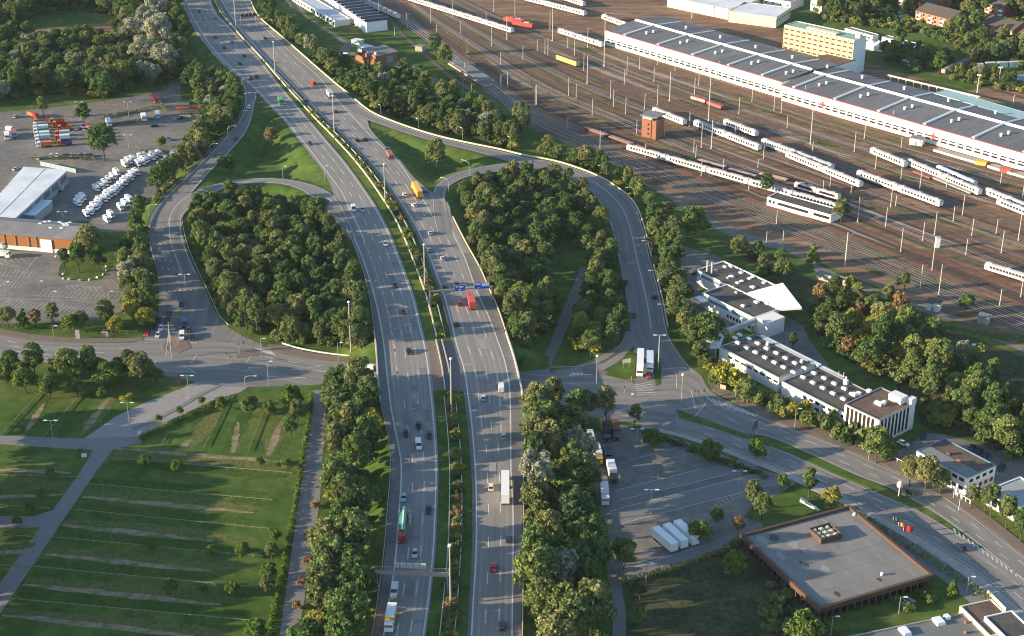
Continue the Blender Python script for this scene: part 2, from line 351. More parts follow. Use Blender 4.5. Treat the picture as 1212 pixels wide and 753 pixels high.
# pavements beside the streets (a raised kerb)
def pavement(pairs, m=PAVER, name='pavement'):
    a, b = edges([(p, q, 0) for p, q in pairs], None); mb = MB()
    n = len(a); A0, B0, A1, B1 = up(a, .0), up(b, .0), up(a, .15), up(b, .15)
    mb.strip(A1, B1); mb.strip(B1, B0); mb.strip(A0, A1); struct(name, mb, m, True)
pavement([((-80,372),(-80,381.5)),((0,389),(0,396.5)),((50,397.5),(50,403.5)),((125,401),(125,405.5)),((168,400),(170,404))])
pavement([((318,408),(316,411)),((336,409.5),(336,417.5)),((378,420),(378,425.5)),((438,424),(439,429.5))])
pavement([((616,430),(613,437)),((634,436),(634,440.5)),((650,438),(652,441))], ASPH2)
pavement([((690,436),(690,443)),((720,440),(722,445)),((748,448),(750,455))], PAVER)
pavement([((836,447),(842,462)),((880,472),(880,482)),((909,484),(909,495.5)),((959,503),(959,515.5)),((1009,522),(1009,535.5)),((1066,547),(1066,560.5)),((1148,595),(1148,608.5)),((1212,644),(1212,658.5)),((1300,712),(1300,727))])
pavement([((760,503.7),(758,508)),((800,511.7),(799,516)),((850,527.7),(848,532)),((885,540.7),(882,546)),((920,553.7),(917,559)),((965,573.7),(961,580)),((1020,599.7),(1016,606)),((1062,621.7),(1058,629)),((1110,648.7),(1104,657)),((1165,685.7),(1158,695)),((1255,760.7),(1247,770))], CONCR)
# traffic islands
sheet('traffic_island', [[(752,449),(752,418),(722,438),(716,444),(738,450)]], GRASS, .05, .12)
sheet('traffic_island', [[(783,437),(781,455),(776,457),(774,440),(776,420),(779,418)]], GRASS, .054, .12)
sheet('median_strip', [[(801,487),(840,499),(893,518),(886,520.5),(845,507),(803,494)]], GRASS, .05, .12)
sheet('median_strip', [[(893,523),(909,517.5),(959,538.5),(1009,561.5),(1050,578),(1092,604),(1088,605),(1040,583),(985,559),(935,536.5)]], GRASS, .054, .12)
sheet('traffic_island', [[(195,416),(192,408),(205,398),(222,404),(226,412),(212,418)]], PAVER, .06, .1)
sheet('traffic_island', [[(280,424),(284,414),(300,412),(312,418),(305,421)]], PAVER, .064, .1)
sheet('traffic_island', [[(262,434),(270,429),(276,430),(300,432),(290,437)]], ASPH3, .068, .1)
# ------- other paved ground
sheet('depot_yard', [[(-60,150),(0,133),(60,128),(120,120),(165,113),(197,107),(205,92),(214,92),(213,112),(219,128),(240,150),(238,168),(212,195),(185,230),(170,262),(165,275),(120,275),(105,262),(-60,262)]], YARDM)
sheet('depot_yard', [[(-60,296),(86,299),(72,313),(68,326),(78,331),(100,333),(120,331),(132,318),(140,312),(158,347),(150,366),(120,378),(-60,386)]], YARDM)
sheet('lorry_park', [[(704,513),(735,503),(765,510),(800,519),(846,535),(890,552),(945,570),(925,583),(890,602),(880,612),(905,622),(878,632),(820,660),(735,692),(720,690),(712,620),(700,560)]], YARDM)
sheet('lorry_park_lane', [[(728,581),(830,555),(925,533),(945,540),(860,562),(735,592)],[(722,605),(900,560),(925,570),(735,620)],[(738,676),(835,645),(900,618),(903,624),(838,656),(740,690)]], ASPH2, .06)
sheet('factory_yard', [[(805,290),(842,300),(858,308),(830,318),(828,345),(880,380),(865,395),(840,392),(838,402),(818,372),(806,320)]], YARDM)
sheet('factory_yard', [[(893,394),(925,372),(950,385),(958,402),(975,425),(992,448),(968,434)]], YARDM)
sheet('footpath', [[(686,316),(697,316),(693,338),(683,363),(673,385),(664,408),(655,425),(650,441),(636,441),(640,428),(652,405),(661,380),(672,352),(680,335)]], mat('worn_path', (.17,.155,.135), .95, var=.2, scale=.2), .05)
sheet('service_road', [[(735,690),(722,690),(726,720),(724,780),(742,780),(740,720)]], ASPH2, .05)
sheet('service_road', [[(1010,600),(1055,628),(1105,657),(1158,696),(1200,730),(1180,740),(1120,690),(1050,640),(1012,612)]], ASPH2, .05)
sheet('front_yard', [[(1050,540),(1075,528),(1095,512),(1120,515),(1230,545),(1230,575),(1165,580),(1130,590),(1085,570)]], YARDM, .05)
PATHM = mat('path_asphalt', (.2, .19, .18), .9, spec=.2, var=.15, scale=.2)
sheet('park_path', [[(93,562),(111,562),(134,532),(140,520),(118,520)],[(93,562),(111,562),(0,727),(-60,815),(-60,776),(0,690)],[(-60,516),(0,515.5),(60,518),(100,519),(165,517),(168,524),(135,532),(110,533),(60,530),(0,526),(-60,527)]], PATHM)
sheet('park_path', [[(-60,612),(0,611),(40,611),(62,604),(54,624),(20,625),(-60,622)]], PATHM, .033)
sheet('driveway', [[(100,519),(137,493),(180,473),(215,460),(232,452),(262,452),(297,456),(285,464),(250,475),(215,492),(185,507),(165,517)]], mat('driveway_concrete', (.27, .25, .235), .9, spec=.2, var=.15, scale=.1), .05)
sheet('driveway_divider', [[(155,508),(185,494),(214,479),(232,468),(258,456),(262,457),(236,470),(218,481),(190,496),(160,509)]], ASPH2, .058, .1)
sheet('cycle_path', [[(370,462),(388,462),(383,520),(379,590),(372,640),(362,700),(352,760),(344,800),(322,800),(333,740),(347,640),(358,560),(366,500)]], PATHM, .048)
DIRT = mat('dirt_track', (.28, .22, .15), .95, spec=.1, var=.3, scale=.25, col2=(.14, .14, .06))
def strip_sheet(name, lines, wm, m, z):
    mb = MB()
    for k, (p, q) in enumerate(lines):
        a, b = W(*p), W(*q); d = (b-a).normalized(); nrm = Vector((-d.y, d.x, 0)); n = 14; A = []; B = []
        for i in range(n+1):
            c = a+(b-a)*i/n; ww = wm*(.35+.65*math.sin(math.pi*min(1, (i+.6)/(n+.6))))*random.uniform(.7, 1.15)
            o = random.uniform(-.25, .25)
            A.append(c+nrm*(ww/2+o)+Vector((0, 0, z+.003*k))); B.append(c-nrm*(ww/2-o)+Vector((0, 0, z+.003*k)))
        mb.strip(A, B)
    return struct(name, mb, m)
strip_sheet('worn_grass', [((104,585),(310,603)),((78,617),(300,640)),((56,651),(296,674)),((30,687),(290,712)),((2,723),(285,752)),((128,537),(345,553)),((100,512),(135,466)),((276,536),(286,494)),((318,540),(336,490)),((225,530),(262,482)),((-30,575),(92,572)),((-30,650),(42,645))], 6.5, mat('worn_grass', (.088, .115, .030), .95, spec=.1, var=.45, scale=.15, col2=(.125, .122, .042)), .012)
strip_sheet('mown_grass', [((106,568),(318,585)),((88,598),(312,619)),((68,630),(306,652)),((46,665),(300,688)),((22,702),(294,727)),((130,547),(340,564)),((60,462),(20,515)),((110,462),(70,518)),((250,476),(222,530)),((296,480),(268,534))], 5.5, mat('mown_grass', (.045, .085, .016), .95, spec=.1, var=.35, scale=.12, col2=(.06, .098, .02)), .010)
strip_sheet('dirt_track', [((135,531),(340,547)),((98,588),(300,607)),((74,622),(252,640)),((52,656),(248,676)),((27,692),(262,716)),((2,728),(230,753)),((96,515),(130,470)),((30,512),(52,478)),((276,536),(282,500)),((318,540),(332,500)),((-30,590),(80,585)),((-30,657),(40,652)),((-30,555),(85,560)),((215,530),(225,520))], 2.6, DIRT, .03)
# ------- railway land
BALL = mat('ballast', (.17, .10, .066), .95, spec=.1, var=.5, scale=.03, col2=(.235, .155, .10), stretch=(R(27), .35, 1.6))
sheet('rail_yard_ground', [[(380,-45),(440,0),(480,30),(510,52),(545,92),(590,118),(620,150),(700,182),(745,207),(800,238),(850,264),(930,293),(1010,328),(1100,364),(1230,418),(1450,520),(1500,140),(1250,95),(1140,108),(1030,75),(985,62),(925,36),(850,14),(760,-12),(660,-40)]], BALL, .03)
GRAV = mat('gravel_track', (.185, .165, .145), .95, spec=.1, var=.25, scale=.1)
sheet('gravel_road', [[(742,206),(800,240),(840,268),(880,287),(930,297),(960,312),(970,330),(1010,340),(1060,358),(1130,382),(1230,425),(1230,412),(1130,374),(1060,350),(1010,333),(965,312),(930,288),(885,277),(850,262),(800,234)],[(437,72),(455,77),(480,82),(500,90),(530,110),(555,128),(560,126),(532,104),(505,84),(480,74),(460,70),(440,66)],[(365,20),(405,45),(420,55),(412,60),(440,68),(436,72),(400,60),(408,52),(380,33),(350,12),(330,-5),(345,-5)]], GRAV, .045)
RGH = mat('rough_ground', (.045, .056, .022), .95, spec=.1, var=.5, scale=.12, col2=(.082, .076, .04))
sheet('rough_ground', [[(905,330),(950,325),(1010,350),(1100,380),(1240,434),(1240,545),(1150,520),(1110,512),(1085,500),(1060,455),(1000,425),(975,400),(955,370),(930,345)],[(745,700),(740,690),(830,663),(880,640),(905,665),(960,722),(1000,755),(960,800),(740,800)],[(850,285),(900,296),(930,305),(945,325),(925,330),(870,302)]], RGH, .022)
sheet('old_rail_bed', [[(35,36),(60,32),(140,27),(140,40),(90,45),(30,47)]], BALL, .05)
WEED = mat('trackside_weeds', (.07, .085, .025), .95, spec=.1, var=.4, scale=.08, col2=(.15, .125, .05))
mb = MB()
def ragged(cx, cy, L_, w_, ang, z):
    P = []
    c = W(cx, cy)
    for i in range(18):
        t = 2*math.pi*i/18; r = random.uniform(.6, 1.15); p = Vector((math.cos(t)*L_*r, math.sin(t)*w_*r, 0)); P.append(c+Matrix.Rotation(ang, 3, 'Z') @ p+Vector((0, 0, z)))
    mb.add(P, [tuple(range(18))])
for k, (x, y, l, w_) in enumerate([(690,75,30,3),(760,100,34,4),(840,108,36,4),(900,125,38,4.5),(960,142,38,4),(1020,160,40,4),(1060,172,25,4),(1130,190,30,3),(700,60,22,3),(800,92,26,3.5),(880,117,22,4),(1000,150,24,5),(960,168,18,3),(1100,255,26,3.4),(1150,270,22,3),(1020,295,26,4),(850,225,24,3),(560,20,20,2.5),(580,48,18,4),(640,70,20,2.5),(500,25,24,3),(900,250,18,3),(1190,210,16,4),(820,190,14,3),(1070,330,22,4),(1180,395,26,5),(1040,375,40,6)]):
    ragged(x, y, l, w_, R(-36 if x < 1200 else -33), .05+.0015*k)
struct('trackside_weeds', mb, WEED, False); bpy.data.objects['trackside_weeds']['kind'] = 'stuff'

# ---------------------------------------------------------------- painted markings
mk = MB()
def fat(pts, wd, z=.03):
    A, B = [], []
    for i, p in enumerate(pts):
        d = (pts[min(i+1, len(pts)-1)]-pts[max(i-1, 0)]); d.z = 0; d.normalize(); n = Vector((-d.y, d.x, 0))*wd/2
        A.append(p+n+Vector((0, 0, z))); B.append(p-n+Vector((0, 0, z)))
    mk.strip(A, B)
def dashes(pts, wd, on=6, off=12, z=.03, start=0):
    s = start; acc = 0.0
    segs = [(a, b, (b-a).length) for a, b in zip(pts[:-1], pts[1:])]; tot = sum(x[2] for x in segs)
    def at(d):
        for a, b, l in segs:
            if d <= l: return a+(b-a)*(d/max(l, 1e-6))
            d -= l
        return segs[-1][1]
    while s+on < tot: fat([at(s), at(s+on)], wd, z); s += on+off
LWD = .34
for fn, y0, y1 in ((LLm, -40, 293), (LLo, 229, 800), (LR, -40, 800), (RL, -40, 800), (RR, -40, 276), (RRo, 230, 800)):
    fat(mcurve(fn, 0, y0=y0, y1=y1), LWD+.06)
def lane(fl, fr, n, k, y0, y1, on=6, off=12):
    dashes(mcurve(lambda y: fl(y)+(fr(y)-fl(y))*k/n, 0, y0=y0, y1=y1), LWD-.05, on, off, start=random.uniform(0, 8))
for k in (1, 2): lane(LLo, LR, 3, k, 470, 800)
for k in (1, 2, 3): lane(LLo, LR, 4, k, 290, 478)
for k in (1, 2): lane(LLm, LR, 3, k, 88, 292)
for k in (1, 2, 3): lane(LLm, LR, 4, k, -40, 88)
lane(LLo, LR, 4, 1, 290, 470)
for k in (1, 2): lane(RL, RRo, 3, k, 520, 800)
for k in (1, 2, 3): lane(RL, RRo, 4, k, 276, 520)
for k in (1, 2): lane(RL, RR, 3, k, 110, 280)
for k in (1, 2, 3): lane(RL, RR, 4, k, -40, 112)
def between(e, t, y=None, i0=0, i1=None):
    a, b = e; return [a[i]+(b[i]-a[i])*t for i in range(i0, len(a) if i1 is None else min(i1, len(a)))]
nA = len(eA[0])
kA = next(i for i in range(nA) if proj(eA[0][i])[1] > 262 and i > 10)
def fat_(*a): fat(a[0], a[1], .085)
fat_(between(eA, .08, i1=kA), .3); fat_(between(eA, .93, i1=kA-6), .3)
fat_(between(eA, .62, i0=kA-4, i1=nA-14), .3); fat_(between(eA, .94, i0=kA, i1=nA-14), .3); fat_(between(eA, .03, i0=kA, i1=nA-16), .25)
for t in (.17, .31, .46): dashes(between(eA, t, i0=kA, i1=nA-14), .25, 3, 6, .085)
dashes(between(eA, .78, i0=kA+14, i1=nA-14), .25, 3, 6, .085)
fat_(between(eB, .12), .25); fat_(between(eB, .9), .25)
iC = next(i for i, p in enumerate(eC[0]) if proj(p)[0] > 655)
fat_(between(eC, .12, i1=iC), .28); fat_(between(eC, .88, i0=6, i1=iC-6), .28)
fat_(between(eC, .42, i0=iC, i1=len(eC[0])-8), .3)
dashes(between(eC, .2, i0=iC+8, i1=len(eC[0])-8), .25, 4, 8); dashes(between(eC, .68, i0=iC+8, i1=len(eC[0])-8), .25, 4, 8)
fat_(between(eC, .03, i0=iC), .22); fat_(between(eC, .97, i0=iC, i1=len(eC[0])-20), .22)
fat_(between(eD, .12), .25); fat_(between(eD, .9, i0=4), .25)
Zs = .09
nS = len(eS[0])
for t in (.22, .4, .62, .8): dashes(between(eS, t, i1=int(nS*.30)), .25, 4, 7, Zs)
for t in (.25, .5, .75): dashes(between(eS, t, i0=int(nS*.42), i1=int(nS*.62)), .25, 4, 6, Zs)
for t in (.25, .5, .62, .8): dashes(between(eS, t, i0=int(nS*.70), i1=int(nS*.9)), .25, 4, 6, Zs)
for e, ts in ((eN, (.34, .66)), (eSS, (.36, .68))):
    n = len(e[0])
    for t in ts: dashes(between(e, t, i0=int(n*.2)), .24, 4, 7, Zs)
    fat(between(e, .06, i0=int(n*.25)), .2, Zs); fat(between(e, .95, i0=int(n*.25)), .2, Zs)
def stripe(a, b, wd=.24, z=Zs, n=1): fat([W(*a), W(*b)], wd, z)
for a, b in [((172,402),(196,403)),((212,405),(233,405.5)),((180,438),(232,441)),((215,432),(231,441)),((226,430),(233,420)),((181,432),(185,427)),((290,432),(297,422)),((290,431),(296,436)),((268,430),(318,432)),((415,443),(420,457)),((418,441),(446,441)),((420,446),(446,446)),((364,436),(378,434)),((352,441),(380,438)),((752,456),(772,452)),((798,440),(814,436)),((800,441),(801,460)),((818,462),(823,484)),((822,494),(835,478)),((782,437),(813,435))]: stripe(a, b)
for k in range(6): stripe((674+k*4.5, 445-k*.2), (680+k*4.6, 441.5), .8)                     # crossing by the slip road
for k in range(5): stripe((752+.5*k, 458+k*2.5), (772+k, 455+k*3.2), .3)
for k in range(7): stripe((836+k*7, 470+k*2.4), (849+k*7.5, 480+k*2.2), .5)
for k in range(6): stripe((302+k*3.2, 412+k*.5), (309+k*3.4, 417+k*.8), .5)
for k in range(14): stripe((1129+k*5.5, 626+k*3.9), (1131.5+k*5.5, 632+k*3.9), .4)              # hatching of the traffic divider
for k in range(7): stripe((193+k*6.5, 341-.4*k), (194+k*6.4, 345), .5, .18+.06)
struct('road_markings', mk, WLINE)
mk = MB()
ZP = .056
def bay_row(a, b, c, n):           # parking bays: a..b one end of each line, c the offset of the other
    for k in range(n+1):
        t = k/n; p = (a[0]+(b[0]-a[0])*t, a[1]+(b[1]-a[1])*t); stripe(p, (p[0]+c[0], p[1]+c[1]), .16, ZP)
bay_row((2,362), (110,373), (10,-8), 22); stripe((-10,353), (152,358), .14, ZP)
bay_row((46,350), (138,356), (7,-7), 17); stripe((40,350), (140,356), .14, ZP); 
bay_row((82,343), (122,345), (-5,-5.5), 6); stripe((78,337), (122,341), .14, ZP)
bay_row((122,333), (132,345), (10,0), 4); stripe((132,331), (151,349), .14, ZP); stripe((122,334), (132,331), .14, ZP)
bay_row((-4,338), (22,341), (6,-7), 6); bay_row((-8,327), (32,329), (7,-9), 8); stripe((44,304), (27,325), .14, ZP); stripe((0,312), (34,318), .14, ZP); bay_row((4,314), (36,308), (-6,-5), 5)
bay_row((846,604), (890,578), (-5,-5), 10)
for a, b in (((728,581),(830,555)),((735,592),(860,562)),((722,605),(900,560)),((735,620),(925,571)),((738,676),(835,645)),((745,545),(800,531))): stripe(a, b, .22, .075)
struct('parking_bay_lines', mk, mat('worn_paint', (.48, .46, .42), .8, var=.25, scale=.3))
# ---------------------------------------------------------------- vegetation
LEAF = leaf_mat('leaf_wood', [(0.074,0.122,0.043),(0.132,0.196,0.062),(0.097,0.158,0.054),(0.195,0.238,0.079),(0.125,0.175,0.067),(0.244,0.245,0.099),(0.086,0.137,0.058)])
LEAFD = leaf_mat('leaf_young', [(0.120,0.190,0.041),(0.153,0.211,0.047),(0.132,0.190,0.054)])
LEAFY = leaf_mat('leaf_yellow', [(0.282,0.286,0.053),(0.326,0.308,0.067),(0.252,0.250,0.067)])
LEAFS = leaf_mat('leaf_silver', [(0.296,0.315,0.226),(0.356,0.351,0.249)])
LEAFR = leaf_mat('leaf_rust', [(0.326,0.200,0.099),(0.267,0.208,0.099)])
BARK = mat('bark', (.085,.065,.05), .95, var=.3, scale=1)
def leaf_cloud(clumps, n, size, seed, name, m, gap=.0):
    """leaf-clump faces on the skin of many small clumps"""
    r = np.random.default_rng(seed); V = []; T = []
    C = np.array([c[:3] for c in clumps]); RR_ = np.array([c[3] for c in clumps])
    for k, c in enumerate(clumps):
        d = r.normal(size=(n, 3)); d /= np.linalg.norm(d, axis=1)[:, None]; d[:, 2] = np.where(d[:, 2] < -.55, -d[:, 2], d[:, 2])
        p = C[k]+d*RR_[k]*(r.uniform(.62, 1.22, (n, 1)))*np.array([1, 1, .85])
        dist = np.linalg.norm(p[:, None, :]-C[None], axis=2)/RR_[None]; dist[:, k] = 9
        keep = dist.min(1) > .62; p = p[keep]; d = d[keep]
        nn = d+r.normal(size=d.shape)*.85; nn /= np.linalg.norm(nn, axis=1)[:, None]
        u = np.cross(nn, r.normal(size=nn.shape)); u /= np.linalg.norm(u, axis=1)[:, None]; v = np.cross(nn, u)
        s = (size*r.uniform(.6, 1.25, (len(p), 1)))/2
        V.append(np.stack([p-u*s-v*s*.7, p+u*s-v*s*.8, p+u*s*.8+v*s, p-u*s*.9+v*s*.75], 1)); T.append(np.clip(r.normal(.5, .16)+r.normal(0, .12, len(p)), 0, 1))
    V = np.concatenate(V); T = np.concatenate(T); nq = len(V)
    me = bpy.data.meshes.new(name); me.vertices.add(nq*4); me.vertices.foreach_set('co', V.astype(np.float32).ravel())
    me.loops.add(nq*4); me.loops.foreach_set('vertex_index', np.arange(nq*4, dtype=np.int32)); me.polygons.add(nq); me.polygons.foreach_set('loop_start', np.arange(0, nq*4, 4, dtype=np.int32))
    me.update(calc_edges=True); a = me.attributes.new('tone', 'FLOAT', 'FACE'); a.data.foreach_set('value', T.astype(np.float32)); me.materials.append(m); return me
def clumps_broad(r, Rr, Hh, zc, n, low=-.5):
    out = []
    for i in range(n):
        a = r.uniform(0, 2*math.pi); t = r.uniform(low, .95); rad = math.sqrt(max(.05, 1-t*t))*Rr*r.uniform(.5, .88)
        out.append((rad*math.cos(a), rad*math.sin(a), zc+t*Hh*.5*.85, Rr*r.uniform(.2, .36)))
    out.append((0, 0, zc, Rr*.6)); return out
def trunk_mesh(h, r0, spread, seed):
    r = random.Random(seed); mb = MB(); mb.tube((0, 0, -.3), (0, 0, h), r0, r0*.6, 7)
    for i in range(4):
        a = 2*math.pi*i/4+r.uniform(-.4, .4); p = (math.cos(a)*spread, math.sin(a)*spread, h+spread*r.uniform(.8, 1.5)); mb.tube((0, 0, h*.8), p, r0*.5, r0*.18, 5)
    mb.tube((0, 0, h), (0, 0, h+spread*2), r0*.55, r0*.2, 5); return mb.mesh('trunk', BARK)
CROWN, TRUNK = {}, {}
def mkcrown(key, m, Rr, Hh, zc, n, leaves, size, seed, low=-.5, shape=None):
    r = random.Random(seed); cl = shape(r) if shape else clumps_broad(r, Rr, Hh, zc, n, low)
    CROWN[key] = leaf_cloud(cl, leaves, size, seed, 'crown', m); TRUNK[key] = trunk_mesh(max(.6, zc-Hh*.35), .045*Hh*.62, Rr*.45, seed)
for i in range(6): mkcrown('w%d' % i, LEAF, [3.7, 4.1, 3.0, 3.9, 2.8, 4.3][i], [10.5, 9.5, 12, 9.5, 11, 8.6][i], [7.4, 7.4, 8.2, 6.9, 7.8, 6.6][i], [36, 40, 34, 36, 32, 40][i], 95, .56, 20+i)
for i in range(3): mkcrown('p%d' % i, LEAFD, 3.6, 7.2, 4.1, 32, 90, .52, 40+i)           # park tree, rounder
mkcrown('y0', LEAFY, 4, 8, 5, 34, 90, .58, 50); mkcrown('s0', LEAFS, 3.8, 9.5, 6.4, 34, 90, .58, 51); mkcrown('r0', LEAFR, 3.2, 8, 6, 30, 90, .55, 52)
def poplar(r): return [(r.uniform(-.7, .7), r.uniform(-.7, .7), 2+i*.85, 1.5*math.sin(math.pi*min(1, (i+1.6)/17.5))+.35) for i in range(16)]
mkcrown('t0', LEAF, 1.8, 13, 8, 16, 100, .6, 53, shape=poplar)
def cone(r): return [(r.uniform(-.3, .3)+math.cos(i*2.4)*(1.7-i*.11), math.sin(i*2.4)*(1.7-i*.11), .8+i*.42, 1.05-.05*i) for i in range(14)]
mkcrown('k0', LEAFD, 1.8, 7, 4, 14, 90, .5, 54, shape=cone)
def busher(seed): 
    def f(r): return [(r.uniform(-1.3, 1.3), r.uniform(-1.3, 1.3), r.uniform(.5, 1.6), r.uniform(.65, 1.05)) for i in range(9)]
    return f
for i in range(3): mkcrown('b%d' % i, LEAF, 1.6, 2.6, 1, 9, 70, .5, 60+i, shape=busher(i))
mkcrown('b3', LEAFY, 1.6, 2.6, 1, 9, 70, .5, 64, shape=busher(3)); mkcrown('b4', LEAFR, 1.6, 2.6, 1, 9, 70, .5, 65, shape=busher(4)); mkcrown('b5', LEAFS, 1.6, 2.6, 1, 9, 70, .5, 66, shape=busher(5))
def tree(key, p, s, label, group=None, name='tree', cat='tree', sz=None):
    t = thing(name, label, cat, p, random.uniform(0, 6.28), group); t.scale = (s, s, s*(sz or random.uniform(.92, 1.1)))
    link('crown', CROWN[key], t); link('trunk', TRUNK[key], t); return t
def bush(key, p, s, label, group=None, name='bush', sz=None):
    t = thing(name, label, 'bush', p, random.uniform(0, 6.28), group); t.scale = (s, s, s*(sz or random.uniform(.8, 1.1)))
    link('foliage', CROWN[key], t); return t
def inpoly(x, y, P):
    c = False; j = len(P)-1
    for i in range(len(P)):
        if (P[i][1] > y) != (P[j][1] > y) and x < (P[j][0]-P[i][0])*(y-P[i][1])/(P[j][1]-P[i][1])+P[i][0]: c = not c
        j = i
    return c
# woods: name, spacing (m), scale range, kinds, polygon of the trees' feet in pixels, terrain-following or not
WOODS = [
 ('in the wood enclosed by the left loop road', 5.0, (.65,1.15), 'wwwwwwwwy', [(230,262),(262,250),(300,252),(350,252),(378,262),(398,285),(416,325),(428,370),(432,412),(400,415),(350,407),(300,396),(274,380),(256,352),(240,320),(230,290)]),
 ('in the wood enclosed by the right loop road', 5.0, (.65,1.12), 'wwwwwwwwr', [(548,238),(575,226),(600,222),(655,222),(668,262),(655,300),(645,330),(660,355),(650,385),(628,415),(612,408),(585,340),(562,290)]),
 ('between the footpath and the right ramp', 6.3, (.6,1.0), 'wwwwyw', [(660,222),(684,222),(705,250),(722,300),(737,362),(738,400),(722,420),(690,424),(676,412),(690,365),(702,330),(690,295),(664,275)]),
 ('in the belt between the camper yard and the left ramp', 5.2, (.75,1.2), 'wwwwws', [(225,92),(262,100),(283,118),(284,138),(262,162),(236,188),(208,216),(185,240),(170,262),(168,300),(176,340),(180,378),(165,388),(152,365),(146,322),(160,280),(182,240),(208,205),(236,168),(246,140),(224,112)]),
 ('in the far wood at the upper left', 7.0, (.9,1.35), 'wwwwws', [(-70,58),(0,54),(60,58),(120,56),(150,50),(215,60),(226,92),(212,92),(200,98),(150,108),(120,116),(60,112),(0,122),(-70,128)]),
 ('in the far wood at the top left corner', 7.5, (.9,1.3), 'wwwwww', [(-120,-45),(195,-45),(206,-5),(214,24),(222,48),(150,42),(142,20),(90,12),(40,18),(30,34),(-70,40)]),
 ('beside the motorway below the railway sheds', 5.6, (.7,1.15), 'wwwwwwws', [(300,28),(316,14),(340,40),(372,70),(410,88),(445,98),(480,95),(520,116),(560,132),(600,158),(612,178),(590,174),(540,163),(490,146),(450,132),(430,122),(400,98),(360,62),(330,38)]),
 ('on the bank between the right ramp and the railway', 5.3, (.6,1.05), 'wwwwwwww', [(640,180),(700,196),(735,214),(765,240),(800,272),(802,318),(812,370),(836,405),(846,440),(832,440),(812,412),(798,392),(790,355),(782,325),(774,296),(768,266),(756,240),(738,224),(712,208),(680,196),(650,186)]),
 ('between the factory and the railway', 7.4, (.6,1.25), 'wwywsywr', [(958,378),(975,350),(1005,350),(1045,362),(1090,390),(1130,420),(1175,462),(1240,490),(1240,560),(1200,548),(1180,535),(1130,508),(1098,500),(1092,470),(1064,450),(1036,446),(1000,428),(972,408)]),
 ('behind the stepped factory roof', 6.0, (.6,.95), 'wwwyw', [(850,292),(880,300),(925,316),(940,334),(932,338),(905,330),(865,308)]),
 ('on the shaded motorway bank beside the lorry park', 6.0, (1.0,1.6), 'wwwwws', [(632,492),(660,488),(676,494),(684,512),(684,545),(686,575),(694,612),(704,690),(710,790),(636,790),(632,700),(630,600)]),
 ('on the motorway bank beside the cycle path', 5.7, (.9,1.45), 'wwwwwy', [(398,474),(428,468),(438,476),(440,520),(438,570),(432,640),(424,700),(414,790),(362,790),(374,720),(386,660),(393,600),(397,540)]),
 ('among the far apartment blocks', 8.5, (.9,1.4), 'wwwww', [(960,8),(1060,-20),(1300,-20),(1300,70),(1240,84),(1190,78),(1150,62),(1120,50),(1060,36),(1012,30),(975,24)]),

 ('beside the lock-up garages', 6.6, (.6,1.1), 'wwwwwy', [(1040,68),(1075,67),(1112,68),(1150,73),(1172,72),(1150,64),(1190,66),(1230,70),(1230,76),(1150,78),(1120,73),(1112,80),(1085,86),(1058,78)]),
 ('on the green strip behind the long hall', 7.0, (.5,.8), 'wwwwwy', [(1112,92),(1150,86),(1178,95),(1212,104),(1212,112),(1150,100)]),
]
CLEAR = ((1078,8,1144,46),(1155,22,1230,58),(1058,-12,1120,13),(1160,-6,1192,16),(1036,6,1064,24),(990,28,1105,66))
spots = []       # key, point, scale, wood index, distance
for wi, (nm, sp, (s0, s1), kinds, poly) in enumerate(WOODS):
    Wd = [W(x, y) for x, y in poly]; xs = [p.x for p in Wd]; ys = [p.y for p in Wd]; P2 = [(p.x, p.y) for p in Wd]
    # feet stand on the terrain: shift the polygon test through the pixel of the foot
    n = int((max(xs)-min(xs))*(max(ys)-min(ys))/(sp*sp)*8); got = np.zeros((0, 2)); cand = []
    X = rng.uniform(min(xs)-12, max(xs)+12, n); Y = rng.uniform(min(ys)-25, max(ys)+6, n); Z = heights(X, Y)
    for x, y, z in zip(X, Y, Z):
        q = proj((x, y, z))
        if not inpoly(q[0], q[1], poly) or any(a0 < q[0] < a1 and b0 < q[1] < b1 for a0, b0, a1, b1 in CLEAR): continue
        if len(got) and np.min((got[:, 0]-x)**2+(got[:, 1]-y)**2) < sp*sp*random.uniform(.7, 1.2): continue
        got = np.vstack([got, (x, y)]); k = random.choice(kinds); k = 'w%d' % random.randrange(6) if (k == 'w' or random.random() < .45) else k+'0'
        spots.append((k, Vector((x, y, z)), random.uniform(s0, s1), wi, math.hypot(x, y), q))
# keep trees off the roads and paved places
def near_road(p, lim=2.2):
    d = np.hypot(p.x-ER[:, 0], p.y-ER[:, 1])-ER[:, 3]; return d.min() < lim
spots = [s for s in spots if not near_road(s[1])]
spots.sort(key=lambda s: s[4]/s[2] + (500 if not (-5 < s[5][0] < 1217 and s[5][1] < 775) else 0))
for k, p, s, wi, d, q in spots[:225]:
    tone = {'w': 'green broadleaf tree', 'y': 'yellowish green tree', 's': 'silvery grey-green tree', 'r': 'rust-tinged tree'}[k[0]]
    tree(k, p, s, '%s %s' % (tone, WOODS[wi][0]), '%ss %s' % (tone, WOODS[wi][0]))
rest = spots[225:]
